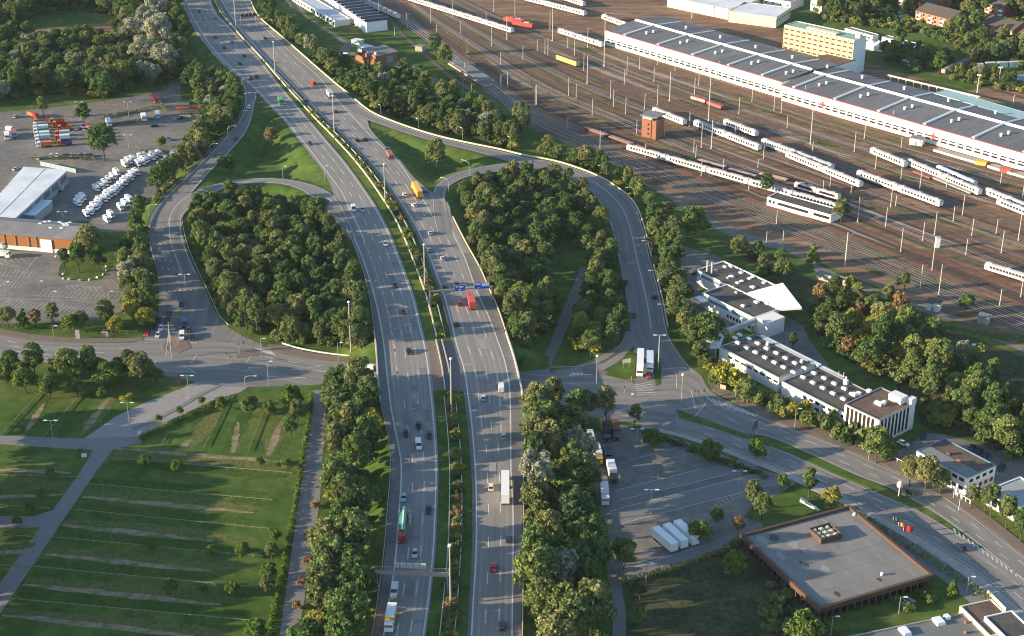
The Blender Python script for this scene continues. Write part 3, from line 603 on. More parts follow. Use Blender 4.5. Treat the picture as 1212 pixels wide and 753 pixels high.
# the unseen neighbours to the left of the picture whose shadows reach the meadow
for x0, y0, x1, y1, n in ((-45,860,-50,700,22),(-40,720,-50,600,20),(-75,760,-75,560,20),(-50,600,-60,500,12),(-110,800,-110,560,22)):
    for i in range(n):
        t = i/n; q = (x0+(x1-x0)*t+random.uniform(-25, 5), y0+(y1-y0)*t); rest.append(('w%d' % random.randrange(6), W(*q), random.uniform(1.1, 1.55), 0, 0, q))
def scatter(name, label, items, keys):
    keys = [k for k in keys if any(ob.data == CROWN[k] for ob in SC.objects if ob.data)]; items = [(i[0] if i[0] in keys else keys[0],)+tuple(i[1:]) for i in items]
    me = bpy.data.meshes.new(name); me.vertices.add(len(items)); me.vertices.foreach_set('co', np.array([i[1] for i in items], np.float32).ravel())
    for an, ty, vals in (('kind', 'INT', [keys.index(i[0]) for i in items]), ('sc', 'FLOAT', [i[2] for i in items]), ('rot', 'FLOAT', [random.uniform(0, 6.28) for _ in items])):
        a = me.attributes.new(an, ty, 'POINT'); a.data.foreach_set('value', np.array(vals, np.int32 if ty == 'INT' else np.float32))
    me.update(); o = link(name, me); tag(o, label, None, None, 'stuff')
    ng = bpy.data.node_groups.new(name, 'GeometryNodeTree'); ng.interface.new_socket('Geometry', in_out='INPUT', socket_type='NodeSocketGeometry'); ng.interface.new_socket('Geometry', in_out='OUTPUT', socket_type='NodeSocketGeometry')
    N = ng.nodes; L = ng.links; gi = N.new('NodeGroupInput'); go = N.new('NodeGroupOutput'); iop = N.new('GeometryNodeInstanceOnPoints'); jn = N.new('GeometryNodeJoinGeometry')
    for k in reversed(keys):
        src = next(ob for ob in SC.objects if ob.data == CROWN[k]); oi = N.new('GeometryNodeObjectInfo'); oi.inputs['Object'].default_value = src; oi.inputs['As Instance'].default_value = True; L.new(oi.outputs['Geometry'], jn.inputs[0])
    L.new(gi.outputs[0], iop.inputs['Points']); L.new(jn.outputs[0], iop.inputs['Instance']); iop.inputs['Pick Instance'].default_value = True
    def attr(nm, ty):
        a = N.new('GeometryNodeInputNamedAttribute'); a.data_type = ty; a.inputs[0].default_value = nm; return a.outputs[0]
    L.new(attr('kind', 'INT'), iop.inputs['Instance Index']); cx = N.new('ShaderNodeCombineXYZ'); L.new(attr('rot', 'FLOAT'), cx.inputs[2]); L.new(cx.outputs[0], iop.inputs['Rotation']); L.new(attr('sc', 'FLOAT'), iop.inputs['Scale'])
    L.new(iop.outputs[0], go.inputs[0]); md = o.modifiers.new('scatter', 'NODES'); md.node_group = ng; return o
# ---- trees that stand by themselves: foot pixel, crown width in pixels, kind, label
def lone(px, py, dpx, key, label, group=None, name='tree', sz=None):
    p = G(px, py); pr = proj(p); d = p.y*cs-(p.z-CAMH)*sn; diam = dpx*d/FPX
    if key[0] == 'b': return bush(key, p, diam/3.6, label, group, sz=sz)
    base = {'w': 8, 'p': 7, 'y': 7.8, 's': 7.6, 'r': 6.6, 't': 4.2, 'k': 4.2}[key[0]]; return tree(key, p, diam/base, label, group, name, sz=sz)
g1 = 'street trees along the edge of the meadow'
for i, (x, y, d, k) in enumerate([(6,455,17,'p0'),(14,446,18,'w1'),(42,446,21,'w0'),(108,450,21,'w2'),(155,452,22,'w4'),(30,465,23,'p1'),(130,457,26,'p2'),(168,457,25,'w3'),(186,456,13,'w5'),(70,447,20,'p1'),(95,450,20,'p0'),(142,447,19,'p2'),(25,452,19,'p0'),(118,446,18,'p1'),(176,450,18,'p0')]):
    lone(x, y, d*1.22, k, 'round green tree in the dense row between the wide street and the meadow', g1)
lone(60,472,25,'p1','big round tree leaning out of the street row onto the meadow'); lone(82,455,30,'w1','tallest tree of the row between the wide street and the meadow'); lone(92,469,21,'p0','dark round tree at the meadow edge just right of the biggest one'); lone(121,472,13,'p2','small round tree standing alone on the meadow below the street row')
lone(150,476,14,'b3','yellow-green bush at the meadow corner beside the driveway')
g2 = 'saplings along the driveway'
for x, y, d in ((188,500,9),(213,491,9),(239,479,9)): lone(x, y, d, 'p1', 'slender sapling in the narrow bed along the concrete driveway', g2)
lone(262,484,15,'p0','bushy small tree at the hedge corner beside the driveway'); lone(295,490,21,'p2','leafy tree by the upper edge of the fenced meadow, near the street corner')
g3 = 'trees along the right side of the meadow'
for x, y, d, k in ((319,492,17,'p1'),(346,482,25,'p0'),(352,503,21,'w2'),(345,520,20,'w0'),(340,556,14,'p2'),(308,552,11,'p1'),(327,640,14,'p2'),(322,662,17,'w3'),(319,686,20,'p1'),(317,704,19,'w0')): lone(x, y, d, k, 'leafy tree in the loose line between the meadow and the cycle path', g3)
for x, y, d, lb in ((21,622,11,'little tree beside the side path at the left edge of the shaded meadow'),(36,608,14,'small dark tree just above the side path junction on the left meadow'),(49,590,11,'small pale-topped tree on the left meadow near the sloping path'),(61,567,12,'small yellow-green tree on the left meadow below the signboard'),(178,652,15,'small tree standing alone in the middle of the shaded lower meadow'),(251,657,13,'left tree of the pair at the right of the lower meadow'),(287,659,17,'right tree of the pair at the right of the lower meadow'),(202,703,18,'left tree of the three near the bottom of the meadow'),(240,705,14,'middle tree of the three near the bottom of the meadow'),(276,705,18,'right and brightest tree of the three near the bottom of the meadow'),(305,760,26,'sunlit round tree at the bottom edge beside the cycle path'),(172,555,17,'dark round tree on the dashed fence line right of the path crossing'),(210,558,14,'round small tree right of the dark one on the dashed fence line'),(96,538,7,'tiny yellow sapling at the path crossing by the lamp post')): lone(x, y, d, random.choice(['p0','p1','p2']), lb)
g4 = 'trees between the bay-marked car park and the street'
for x, y, d, k in ((10,388,21,'w5'),(28,389,15,'k0'),(64,389,21,'w2'),(84,393,20,'p1'),(126,389,23,'w0'),(138,395,20,'y0'),(98,390,16,'w3')): lone(x, y, d, k, 'tree in the row between the bay-marked car park and the wide street', g4)
lone(43,389,16,'r0','rust-brown tree in the row below the bay-marked car park')
for x, y, d, k in ((160,380,26,'y0'),(173,388,24,'y0'),(166,358,27,'y0')): lone(x, y, d, k, 'yellow-green tree at the corner of the car park by the left ramp', 'yellow-green trees at the car park corner')
g5 = 'trees on the car park island'
for x, y, d, k in ((77,322,19,'w4'),(94,323,23,'w2'),(108,314,30,'w1'),(118,322,23,'w0'),(93,308,18,'w5')): lone(x, y, d, k, 'dark green tree on the rounded island in front of the wooden warehouse', g5)
lone(124,191,32,'w5','big bushy tree between the lorry yard and the white-roofed hall',sz=1.05); lone(192,174,11,'p1','small ball-shaped tree on the green islet among the camper vans')
lone(100,150,18,'w3','bushy tree beside the lamp post at the back of the lorry yard'); lone(52,140,16,'w2','dark tree behind the parked lorries by the sandy lane'); lone(123,122,26,'w5','dark spreading tree at the edge of the far lane')
for x, y, d in ((160,62,30),(178,50,30),(190,70,34),(172,86,32),(196,92,30),(186,36,28)): lone(x, y, d, 's0', 'tall pale grey-green tree in the big clump at the upper left', 'tall pale trees of the upper left clump')
lone(822,280,32,'p0','big pale round tree at the corner of the railway land'); lone(961,313,15,'k0','slim tree beside the gravel road along the tracks'); lone(995,264,20,'w1','dark tree at the end of the long white railway building'); lone(906,232,17,'w0','dark tree hiding the left end of the long white railway building')
lone(751,508,21,'w4','upright tree between the street and the lorry park'); lone(772,530,22,'p0','light green tree on the grassy tip of the lorry park'); lone(839,547,27,'p2','ball-shaped tree beside the lorry park exit'); lone(895,543,22,'p1','round tree on the verge below the median sign')
lone(716,502,30,'w2','dark tree over the parked lorries, left one'); lone(694,500,26,'w0','dark tree beside the motorway wall above the parked lorries')
lone(849,618,16,'p1','small tree at the end of the lorry park lane beside the trailers'); lone(828,642,27,'p2','broad yellow-green tree right of the three white trailers'); lone(738,674,30,'w1','dark oval tree left of the three white trailers'); lone(890,604,26,'w2','blue-green tree above the brown flat-roofed office'); lone(901,616,23,'w3','lower blue-green tree touching the corner of the brown office'); lone(873,632,16,'r0','brownish slim tree left of the brown office corner'); lone(867,680,28,'p0','bright round tree in front of the long side of the brown office'); lone(949,765,40,'p2','large bright tree at the bottom edge by the front corner of the brown office')
lone(983,604,25,'y0','bright yellow-green tree behind the back corner of the brown office'); lone(957,590,26,'w4','loose tree between the exit road and the brown office'); lone(926,578,16,'p1','small tree beside the red car at the lorry park exit'); lone(1127,704,13,'k0','cone-shaped small tree by the far right corner of the brown office'); lone(753,742,22,'w5','bush-like tree with yellow crown beside the dark service road',None); lone(757,710,17,'w3','dark small tree at the top of the service road')
lone(1036,548,32,'w1','round dark tree in front of the white columned office'); 
for x, y, d in ((1095,582,34),(1076,576,27),(1112,585,24)): lone(x, y, d, 'w3', 'dense tree hiding the roadside face of the white two-storey building', 'trees hiding the white two-storey building')
for x, y, d in ((1150,602,20),(1172,612,24),(1190,626,27),(1207,642,28),(1165,606,20)): lone(x, y, d, 'w2', 'leafy roadside tree in the thicket below the grey flat roof', 'trees of the roadside thicket below the grey roof')
for x, y, d in ((617,160,11),(611,156,10),(624,152,8)): lone(x, y, d, 't0', 'tall dark poplar at the edge of the rail yard', 'poplars at the edge of the rail yard')
lone(515,66,16,'w0','bushy tree by the little hut beside the tracks'); lone(527,84,20,'w3','tree in front of the ruined station platform roof'); lone(502,102,10,'k0','slim pale tree beside the gravel lane below the tracks')
lone(517,203,24,'w1','round tree standing alone in the bright grass wedge'); lone(508,200,14,'w4','smaller tree leaning on the round one in the grass wedge')
lone(321,172,15,'r0','loose brownish tree in the grass triangle left of the motorway'); lone(315,182,10,'w2','small tree at the lower side of the grass triangle'); lone(273,208,16,'w3','pale slim tree at the ramp corner of the grass triangle'); lone(264,205,13,'w1','dark tree at the ramp corner of the grass triangle'); lone(310,188,9,'p0','tiny tree in the middle of the grass triangle')
lone(1111,88,18,'w0','dark round tree in front of the row of garages'); lone(1060,70,26,'w2','dark tree right of the white marquee')
lone(838,415,34,'w1','big dark tree in front of the left end of the factory'); lone(820,412,24,'w0','dark tree between the ramp and the factory entrance'); lone(938,414,15,'w4','dark bush-like tree in the corner of the factory yard'); lone(1070,345,14,'w2','shrubby tree beside the gravel road right of the grey shed'); lone(1142,372,18,'w5','shrubby tree by the small white hut near the tracks'); lone(1062,342,10,'w3','low dark tree left of the shrubby one by the gravel road')
# hedges and bushes
gb = 'bushes along the front of the factory'
for i in range(34):
    t = i/33; x = 850+t*205+random.uniform(-3, 3); y = 452+t*96+random.uniform(-7, 5); lone(x, y, random.uniform(10, 22)*(1.2 if t < .4 else 1), random.choice(['b0','b1','b2','b3']), 'bush in the roadside hedge along the front of the white factory', gb, sz=1.5)
gm = 'bushes between the guard rails of the motorway median'
for i in range(170):
    y = random.uniform(470, 790) if i < 112 else random.uniform(110, 405)
    if y > 410: xm = (LR(y)*.46+(RL(y)-6)*.54)+3
    else: xm = LR(y)+(RL(y)-LR(y))*.62-1
    p = W(xm+random.uniform(-2, 2), y, MZ-.15); bush(random.choice(['b0','b1','b2','b4','b3']), p, random.uniform(.6, 1.1), 'low bush between the two guard rails of the motorway median', gm)
def hedge(pts, wd, hh, m, label, seed):
    P = [Vector(p) for p in pts]; o = P[0].copy(); cl = []; r = random.Random(seed)
    for a, b in zip(P[:-1], P[1:]):
        n = max(1, int((b-a).length/(wd*.55)))
        for k in range(n): c = a.lerp(b, (k+r.random()*.6)/n)-o; cl.append((c.x+r.uniform(-.2,.2)*wd, c.y+r.uniform(-.2,.2)*wd, c.z+hh*r.uniform(.35,.6), wd*r.uniform(.42,.62)))
    h = link('hedge', leaf_cloud(cl, 45, .42, seed, 'hedge', m), None, o); return tag(h, label, 'hedge')
hedge([W(1010+160*t, 606+105*t) for t in [k/12 for k in range(13)]], 2.6, 1.6, LEAF, 'long loose hedge between the main road and the brown office', 81)
for i in range(22):
    t = i/21; lone(765+t*140, 513+t*52+random.uniform(-2, 2), random.uniform(6, 12), random.choice(['b0','b1']), 'low bush on the verge between the street and the lorry park', 'verge bushes by the lorry park')
for i in range(20): lone(random.uniform(900, 935), random.uniform(690, 750), random.uniform(10, 18), random.choice(['b0','b1','b3','b2']), 'weedy bush on the rough grass left of the brown office', 'weedy bushes left of the brown office')
for i in range(14): lone(random.uniform(955, 1110), 0, 0, 'b0', '') if False else None
for x, y in ((1060,712),(1092,706),(1075,722),(1100,712)): lone(x, y, 14, 'b0', 'round bush on the shaded lawn by the brown office', 'round bushes on the office lawn')
hedge([W(369-(y-470)*.135-(y-470)**2*.00016, y) for y in range(468, 800, 12)], 1.5, .9, LEAFD, 'clipped green hedge running along the left edge of the cycle path', 82)
hedge([W(165+95*t, 520-45*t) for t in [k/10 for k in range(11)]], 1.8, 1.2, LEAFD, 'clipped hedge between the driveway and the fenced meadow', 83)
for x, y in ((374,600),(366,635),(364,665),(357,690),(352,720)): lone(x, y, 12, 'b4', 'rusty red bush at the foot of the wood by the cycle path', 'rusty bushes by the cycle path')
for pts, lb, sd in (([(116,141),(140,137),(165,132),(192,126),(195,132)],'curved hedge along the back lane of the depot',84),([(36,189),(62,188.5),(90,188),(112,190)],'long hedge between the lorry yard and the white-roofed hall',85),([(100,150),(128,150),(160,145),(186,141)],'straight hedge in the middle of the depot yard',86),([(169,181),(178,180),(190,180),(198,182)],'low green islet hedge among the camper vans',87),([(735,692),(790,676),(835,662),(880,640)],'loose hedge between the lorry park lane and the rough meadow',88)):
    hedge([W(*p) for p in pts], 2.2, 1.5, LEAF, lb, sd)
# undergrowth inside the woods
und = []
for wi, (nm, sp, sr, kinds, poly) in enumerate(WOODS):
    Wd = [W(x, y) for x, y in poly]; xs = [p.x for p in Wd]; ys = [p.y for p in Wd]; n = int((max(xs)-min(xs))*(max(ys)-min(ys))/14)
    X = rng.uniform(min(xs)-10, max(xs)+10, n); Y = rng.uniform(min(ys)-15, max(ys)+5, n); Z = heights(X, Y); dd = np.full(n, 99.0)
    for i in range(0, n, 4000): dd[i:i+4000] = (np.hypot(X[i:i+4000, None]-ER[None, :, 0], Y[i:i+4000, None]-ER[None, :, 1])-ER[None, :, 3]).min(1)
    for x, y, z, d in zip(X, Y, Z, dd):
        q = proj((x, y, z))
        if d > 1.8 and inpoly(q[0], q[1], poly): und.append(('b%d' % random.choice([0, 1, 2, 0, 1, 3]), Vector((x, y, z)), random.uniform(.7, 1.7)))
scatter('undergrowth', 'low shrubs and brambles filling the ground under the trees', und, ['b0', 'b1', 'b2', 'b3'])
scatter('woodland', 'mass of further trees making up the woods behind the nearer ones', rest, ['w0', 'w1', 'w2', 'w3', 'w4', 'w5', 'y0', 's0', 'r0'])
print('TREES', len(spots), len(rest), len(und))
# ---------------------------------------------------------------- buildings
WHITEW = mat('white_wall', (.72,.70,.66), .7, spec=.3, var=.08, scale=.15)
WHITEP = mat('white_panel', (.78,.77,.75), .55, spec=.4, var=.05, scale=.3)
GLASS = mat('dark_glass', (.02,.025,.03), .12, spec=.6)
BLUEG = mat('blue_band', (.10,.20,.28), .4, spec=.5)
ROOFG = mat('grey_roof', (.20,.205,.21), .9, spec=.2, var=.14, scale=.12, col2=(.17,.17,.17))
ROOFD = mat('bitumen_roof', (.075,.072,.068), .92, spec=.2, var=.25, scale=.12, col2=(.10,.092,.08))
ROOFH = mat('hall_roof', (.145,.15,.16), .85, spec=.2, var=.16, scale=.06, col2=(.12,.125,.138), stretch=(0,1.5,.3))
ROOFB = mat('brown_gravel_roof', (.15,.105,.08), .95, spec=.1, var=.25, scale=.2, col2=(.11,.09,.075))
ROOFW = mat('white_roof', (.66,.68,.70), .6, spec=.3, var=.1, scale=.1, col2=(.56,.58,.6))
BROWNF = mat('brown_fascia', (.10,.062,.045), .7, spec=.2, var=.15, scale=.4)
BRICK = mat('red_brick', (.27,.12,.075), .9, spec=.15, var=.2, scale=.5)
WOODC = mat('orange_boarding', (.30,.125,.05), .75, spec=.2, var=.3, scale=.3, stretch=(0, 3, .3))
CREAM = mat('cream_wall', (.70,.60,.42), .8, spec=.2, var=.08, scale=.2)
YELLOW = mat('yellow_wall', (.70,.58,.32), .75, spec=.25, var=.08, scale=.3)
METAL = mat('grey_metal', (.35,.35,.36), .45, metal=.5)
GALV = mat('galvanised', (.46,.45,.43), .5, metal=.4, var=.1, scale=.5)
REDTRIM = mat('red_trim', (.45,.05,.04), .5)
GREENR = mat('copper_roof', (.24,.36,.29), .7, var=.12, scale=.15)
CYANR = mat('pale_green_roof', (.30,.45,.44), .6, var=.08, scale=.1)
PALER = mat('light_strip', (.50,.51,.51), .5, var=.12, scale=.2)
SKYL = mat('skylight', (.75,.78,.80), .25, spec=.6)
class Bld:
    """a building in its own frame: x along the sunlit front, y into the depth"""
    def __init__(s, name, label, cat, A, B, C, h, z0=0, group=None):
        a, b, c = (W(*q, h+z0) for q in (A, B, C)); u = (b-a); s.w = u.length; u.normalize(); v = Vector((-u.y, u.x, 0))
        s.d = abs((c-a).dot(v)); s.h = h; s.rz = math.atan2(u.y, u.x)
        s.root = thing(name, label, cat, (a.x, a.y, z0), s.rz, group); s.cache = {}; s.inv = Matrix.Rotation(-s.rz, 3, 'Z'); s.o = Vector((a.x, a.y, z0))
    def loc(s, px, py, z=None):
        z = s.h if z is None else z; return s.inv @ (W(px, py, z+s.o.z)-s.o)
    def part(s, name, mb, m, parent=None): return mb.build(name, m, parent or s.root)
    def walls(s, m, h=None, roof=ROOFD, par=.4, t=.35, rname='roof', wname='wall'):
        h = h or s.h; mb = MB(); mb.prism([(0, 0), (s.w, 0), (s.w, s.d), (0, s.d)], -.3, h-par); s.part(wname, mb, m)
        r = MB(); r.prism([(t, t), (s.w-t, t), (s.w-t, s.d-t), (t, s.d-t)], h-par, h-par+.06); s.roof = s.part(rname, r, roof)
        p = MB()
        for x0, y0, x1, y1 in ((0, 0, s.w, t), (0, s.d-t, s.w, s.d), (0, t, t, s.d-t), (s.w-t, t, s.w, s.d-t)): p.box(((x0+x1)/2, (y0+y1)/2, h-par/2), (x1-x0, y1-y0, par))
        return p
    def item(s, name, key, mbf, m, loc, rz=0, parent=None):
        if key not in s.cache: s.cache[key] = mbf().mesh(name, m)
        return link(name, s.cache[key], parent or s.root, loc, rz)
    def win(s, face, u, z, du, dz, m=GLASS, name='window', proud=.05):
        key = (name, face, du, dz); f = lambda: MB().box((0, 0, 0), (du, .1, dz))
        x, y, rz = {'f': (u, -proud+.04, 0), 'r': (s.w+proud-.04, u, R(90)), 'l': (proud-.04, u, R(90)), 'b': (u, s.d+proud-.04, 0)}[face]
        return s.item(name, (name, du, dz), f, m, (x, y, z), rz)

# brown flat-roofed office, lower right
b = Bld('flat_office', 'large brown single-storey office with broad grey flat roof and a boxed plant well', 'office building', (876,633), (970,721.5), (1005.6,598.5), 4.6)
mb = MB(); mb.box((b.w/2, b.d/2, 1.6), (b.w-3.2, b.d-3.2, 3.6)); b.part('glass_wall', mb, GLASS)
mb = MB(); mb.prism([(0,0),(b.w,0),(b.w,b.d),(0,b.d)], 3.3, 3.9); b.part('ceiling_slab', mb, BROWNF)
mb = MB(); t = .9
for x0, y0, x1, y1 in ((0,0,b.w,t),(0,b.d-t,b.w,b.d),(0,t,t,b.d-t),(b.w-t,t,b.w,b.d-t)): mb.box(((x0+x1)/2,(y0+y1)/2,4.35),(x1-x0,y1-y0,1.0))
b.part('fascia', mb, BROWNF)
mb = MB(); mb.prism([(t,t),(b.w-t,t),(b.w-t,b.d-t),(t,b.d-t)], 3.9, 4.02); b.part('roof', mb, mat('felt_roof', (.222,.212,.198), .92, spec=.2, var=.12, scale=.12, col2=(.195,.186,.172), stretch=(0,.25,1)))
for i in range(int(b.w/2.4)+1):
    for y in (.5, b.d-.5): b.item('column', 'col', lambda: MB().box((0,0,1.65),(.28,.5,3.3)), BROWNF, (min(b.w-.3,.3+i*2.4), y, 0))
for i in range(1, int(b.d/2.4)):
    for x in (.5, b.w-.5): b.item('column', 'col', None, BROWNF, (x, .3+i*2.4, 0))
c = b.loc(976.5, 634.5, 4.0); mb = MB(); wx, wy = 6.4, 7.4
for x0, y0, x1, y1 in ((-wx/2,-wy/2,wx/2,-wy/2+.25),(-wx/2,wy/2-.25,wx/2,wy/2),(-wx/2,-wy/2+.25,-wx/2+.25,wy/2-.25),(wx/2-.25,-wy/2+.25,wx/2,wy/2-.25)): mb.box(((x0+x1)/2+c.x,(y0+y1)/2+c.y,4.95),(x1-x0,y1-y0,1.9))
pw = b.part('plant_well', mb, BROWNF)
for i in range(9): MBX = MB(); MBX.box((c.x-2+(i%3)*2, c.y-2.3+(i//3)*2.2, 4.6+random.uniform(0,.4)), (1.3,1.5,1.1)); MBX.tube((c.x-2+(i%3)*2, c.y-2.3+(i//3)*2.2, 5.2), (c.x-2+(i%3)*2, c.y-2.3+(i//3)*2.2, 5.75), .45, .45, 10); b.part('air_unit', MBX, mat('unit_cream', (.5,.48,.38), .6), pw)
c = b.loc(1043.6, 681, 4.0); mb = MB(); mb.tube((c.x,c.y,4),(c.x,c.y,4.7),.35,.35,10); mb.tube((c.x,c.y,4.7),(c.x,c.y,4.95),.55,.3,10); b.part('roof_vent', mb, WHITEP)
c = b.loc(1011, 610, 4.0); mb = MB(); mb.tube((c.x,c.y,4),(c.x,c.y,4.8),.5,.4,10); b.part('roof_vent', mb, WHITEP)
MOSS = mat('moss', (.06,.065,.02), .95, var=.4, scale=1)
for x, y, a, r in ((917,637,3.6,1.9),(1041,686,2.2,.8),(955,669,1.8,.7),(991,703,2.6,.9),(948,666,1.5,.5)):
    c = b.loc(x, y, 4.02); mb = MB(); P = [(c.x+math.cos(k*.63)*a*random.uniform(.6,1.1)*.6, c.y+math.sin(k*.63)*r*random.uniform(.6,1.1), 4.03) for k in range(10)]; mb.add(P, [tuple(range(10))]); b.part('moss_patch', mb, MOSS if x != 917 else mat('puddle', (.05,.045,.04), .3))
mb = MB()
for k in range(1, 6): mb.box((t+(b.w-2*t)*k/6,b.d/2,4.03),(.12,b.d-2*t-.2,.03))
b.part('roof_seam', mb, mat('felt_seam', (.17,.165,.155), .9)); rs = random.Random(3)
for k in range(14):
    cx, cy, a = rs.uniform(3,b.w-3), rs.uniform(3,b.d-3), rs.uniform(.6,2.6); mb = MB(); mb.add([(cx+math.cos(j*.7)*a*rs.uniform(.5,1.1)*1.6, cy+math.sin(j*.7)*a*rs.uniform(.4,1), 4.026+.0006*k) for j in range(9)], [tuple(range(9))]); b.part('roof_stain', mb, mat('stain_dark',(.185,.18,.17),.8) if k % 2 else mat('stain_pale',(.265,.255,.24),.9))
# white stepped factory (upper part) with folded canopy
b = Bld('factory_hall', 'white factory hall with dark flat roof, twin steel flues and a tilted white canopy', 'factory', (831,346), (892,376), (923.5,366), 6.5)
p = b.walls(WHITEW); b.part('parapet', p, WHITEP)
mb = MB(); mb.box((b.w/2,-.04,4.6),(b.w-6,.12,1.1)); b.part('window_band', mb, BLUEG)
mb = MB(); mb.box((b.w+.04,b.d/2,4.6),(.12,b.d-3,.9)); b.part('window_band', mb, BLUEG)
for x, y in ((837,312),(842.5,314)):
    c = b.loc(x, y+10, 6.2); mb = MB(); mb.tube((c.x,c.y,6),(c.x,c.y,11.2),.45,.45,10); b.part('flue', mb, GALV)
for x, y, r in ((858,317,1.2),(865,316.5,1.4),(848,321,1),(861.5,330,1),(866,328.5,1.6),(877,324,1.3),(873,336,1.3),(878,334,1.2),(887,331,1.2),(891,329,1.3),(868,341,1),(871.5,347,.9),(891,341,1.6),(904,336,1.2),(892,352,1.1),(895.5,358.5,1.5),(908,360,1.3),(879.5,363,1.2)):
    c = b.loc(x, y, 6.1); mb = MB(); mb.box((c.x,c.y,6.4),(r*1.3,r,.8)); mb.box((c.x,c.y,6.84),(r*1.0,r*.8,.12)); b.part('roof_vent', mb, WHITEP if r > 1 else GALV)
mb = MB(); q = [b.loc(885,346.5,6.8), b.loc(926.5,335,9.2), b.loc(949,364.5,7.4), b.loc(922,366,6.6)]; zz = [6.9,9.3,7.6,6.7]
mb.add([(v.x,v.y,z) for v,z in zip(q,zz)]+[(v.x,v.y,z-.9) for v,z in zip(q,zz)], [(0,1,2,3),(7,6,5,4),(0,4,5,1),(1,5,6,2),(2,6,7,3),(3,7,4,0)]); cp = b.part('canopy', mb, WHITEP)
c = b.loc(938,373,0); mb = MB(); mb.box((b.w+3.2, b.d*.42, 3.2),(6.4,9,6.4)); b.part('annexe', mb, WHITEW)
mb = MB(); mb.box((1.5,-1.6,4.4),(5.5,3.2,.5)); b.part('porch_roof', mb, WHITEP)
for i in range(3): b.win('r', 3.2+i*1.1, 1.6, .8, 1.6)
b.win('r', b.d*.62, 1.7, 1.4, 2.6, GALV, 'door')
f0 = b; q0, q1, q2 = (b.loc(*q) for q in ((826,319),(887,348.8),(855,308.6))); y0, y1 = b.d+.02, q2.y; x0, x1 = q0.x, max(q1.x, b.w*.55)
mb = MB(); mb.prism([(x0,y0),(x1,y0),(x1,y1),(x0,y1)], -.2, 6.3); b.part('rear_wing', mb, WHITEW); mb = MB(); mb.prism([(x0+.4,y0),(x1-.4,y0),(x1-.4,y1-.4),(x0+.4,y1-.4)], 6.3, 6.36); b.part('rear_roof', mb, ROOFD)
mb = MB()
for a0, b0, a1, b1 in ((x0,y0,x0+.4,y1),(x1-.4,y0,x1,y1),(x0+.4,y1-.4,x1-.4,y1)): mb.box(((a0+a1)/2,(b0+b1)/2,6.55),(a1-a0,b1-b0,.5))
b.part('rear_parapet', mb, WHITEP); mb = MB(); mb.box(((x0+0)/2,y0-.05,4.6),(-x0-.6,.12,1.1)); b.part('window_band', mb, BLUEG)
for i in range(9): b.win('f', b.w*.52+i*1.7, 1.9, 1.1, 1.3)
def skylights(b, pts, size=(2.0,1.1)):
    for x, y in pts:
        c = b.loc(x, y, b.h-.3); b.item('skylight', 'sky', lambda: MB().box((0,0,.35),(size[0],size[1],.7)).box((0,0,.75),(size[0]*.8,size[1]*.8,.1)), SKYL, (c.x,c.y,b.h-.35), 0)
b = Bld('factory_wing', 'long white factory wing with two rows of skylights and a white gutter strip', 'factory', (851.6,410), (922,447), (892,394), 6.0)
p = b.walls(WHITEW); b.part('parapet', p, METAL); g = MB(); g.box((b.w*.56,b.d+.9,5.7),(b.w*.98,1.8,.5)); b.part('gutter_roof', g, ROOFW)
Z8 = lambda L: [(830+x/6.72, 370+y/6.72) for x, y in L]
skylights(b, Z8([(303,182),(378,212),(448,250),(520,290),(597,327),(670,367),(745,407),(822,447),(290,245),(360,285),(432,322),(507,362),(582,402),(655,440),(732,480),(268,207)]))
for x, y in Z8([(527,258),(797,400)]): c = b.loc(x,y,5.7); mb = MB(); mb.tube((c.x,c.y,5.6),(c.x,c.y,6.9),.7,.6,10); b.part('roof_vent', mb, WHITEP)
for i in range(16): b.win('f', 6+i*3.3, 3.9, 2.2, .8)
b.win('f', b.w*.35, 1.5, 3.4, 2.9, GALV, 'gate')
b = Bld('factory_wing', 'lower factory wing joining the columned office, two thin flues on top', 'factory', (925.5,451), (1000,489), (969.5,434), 5.7)
p = b.walls(WHITEW); b.part('parapet', p, METAL); g = MB(); g.box((b.w*.2,b.d+.9,5.4),(b.w*.36,1.8,.5)); b.part('gutter_roof', g, ROOFW)
skylights(b, Z8([(897,487),(977,527),(1057,570),(1137,610),(810,520),(888,563),(967,605),(1047,648),(1128,692),(1200,655)]))
c = b.loc(1001,454,5.5); mb = MB(); mb.tube((c.x,c.y,5.3),(c.x,c.y,7.0),1.0,.9,12); mb.tube((c.x,c.y,7.0),(c.x,c.y,8.2),.25,.25,8); b.part('roof_fan', mb, WHITEP)
for x, y in ((992.5,446),(998.5,447)): c = b.loc(x,y,5.5); mb = MB(); mb.tube((c.x,c.y,5.3),(c.x,c.y,7.6),.16,.16,6); b.part('flue', mb, GALV)
for x, y in ((1011,468),(1016,467),(1028.5,464)): c = b.loc(x,y,5.5); mb = MB(); mb.box((c.x,c.y,5.9),(1.5,1.3,1.1)); b.part('roof_vent', mb, WHITEP)
for i in range(9):
    for z in (1.6, 4.0): b.win('f', b.w*.38+i*2.9, z, 1.7, 1.1)
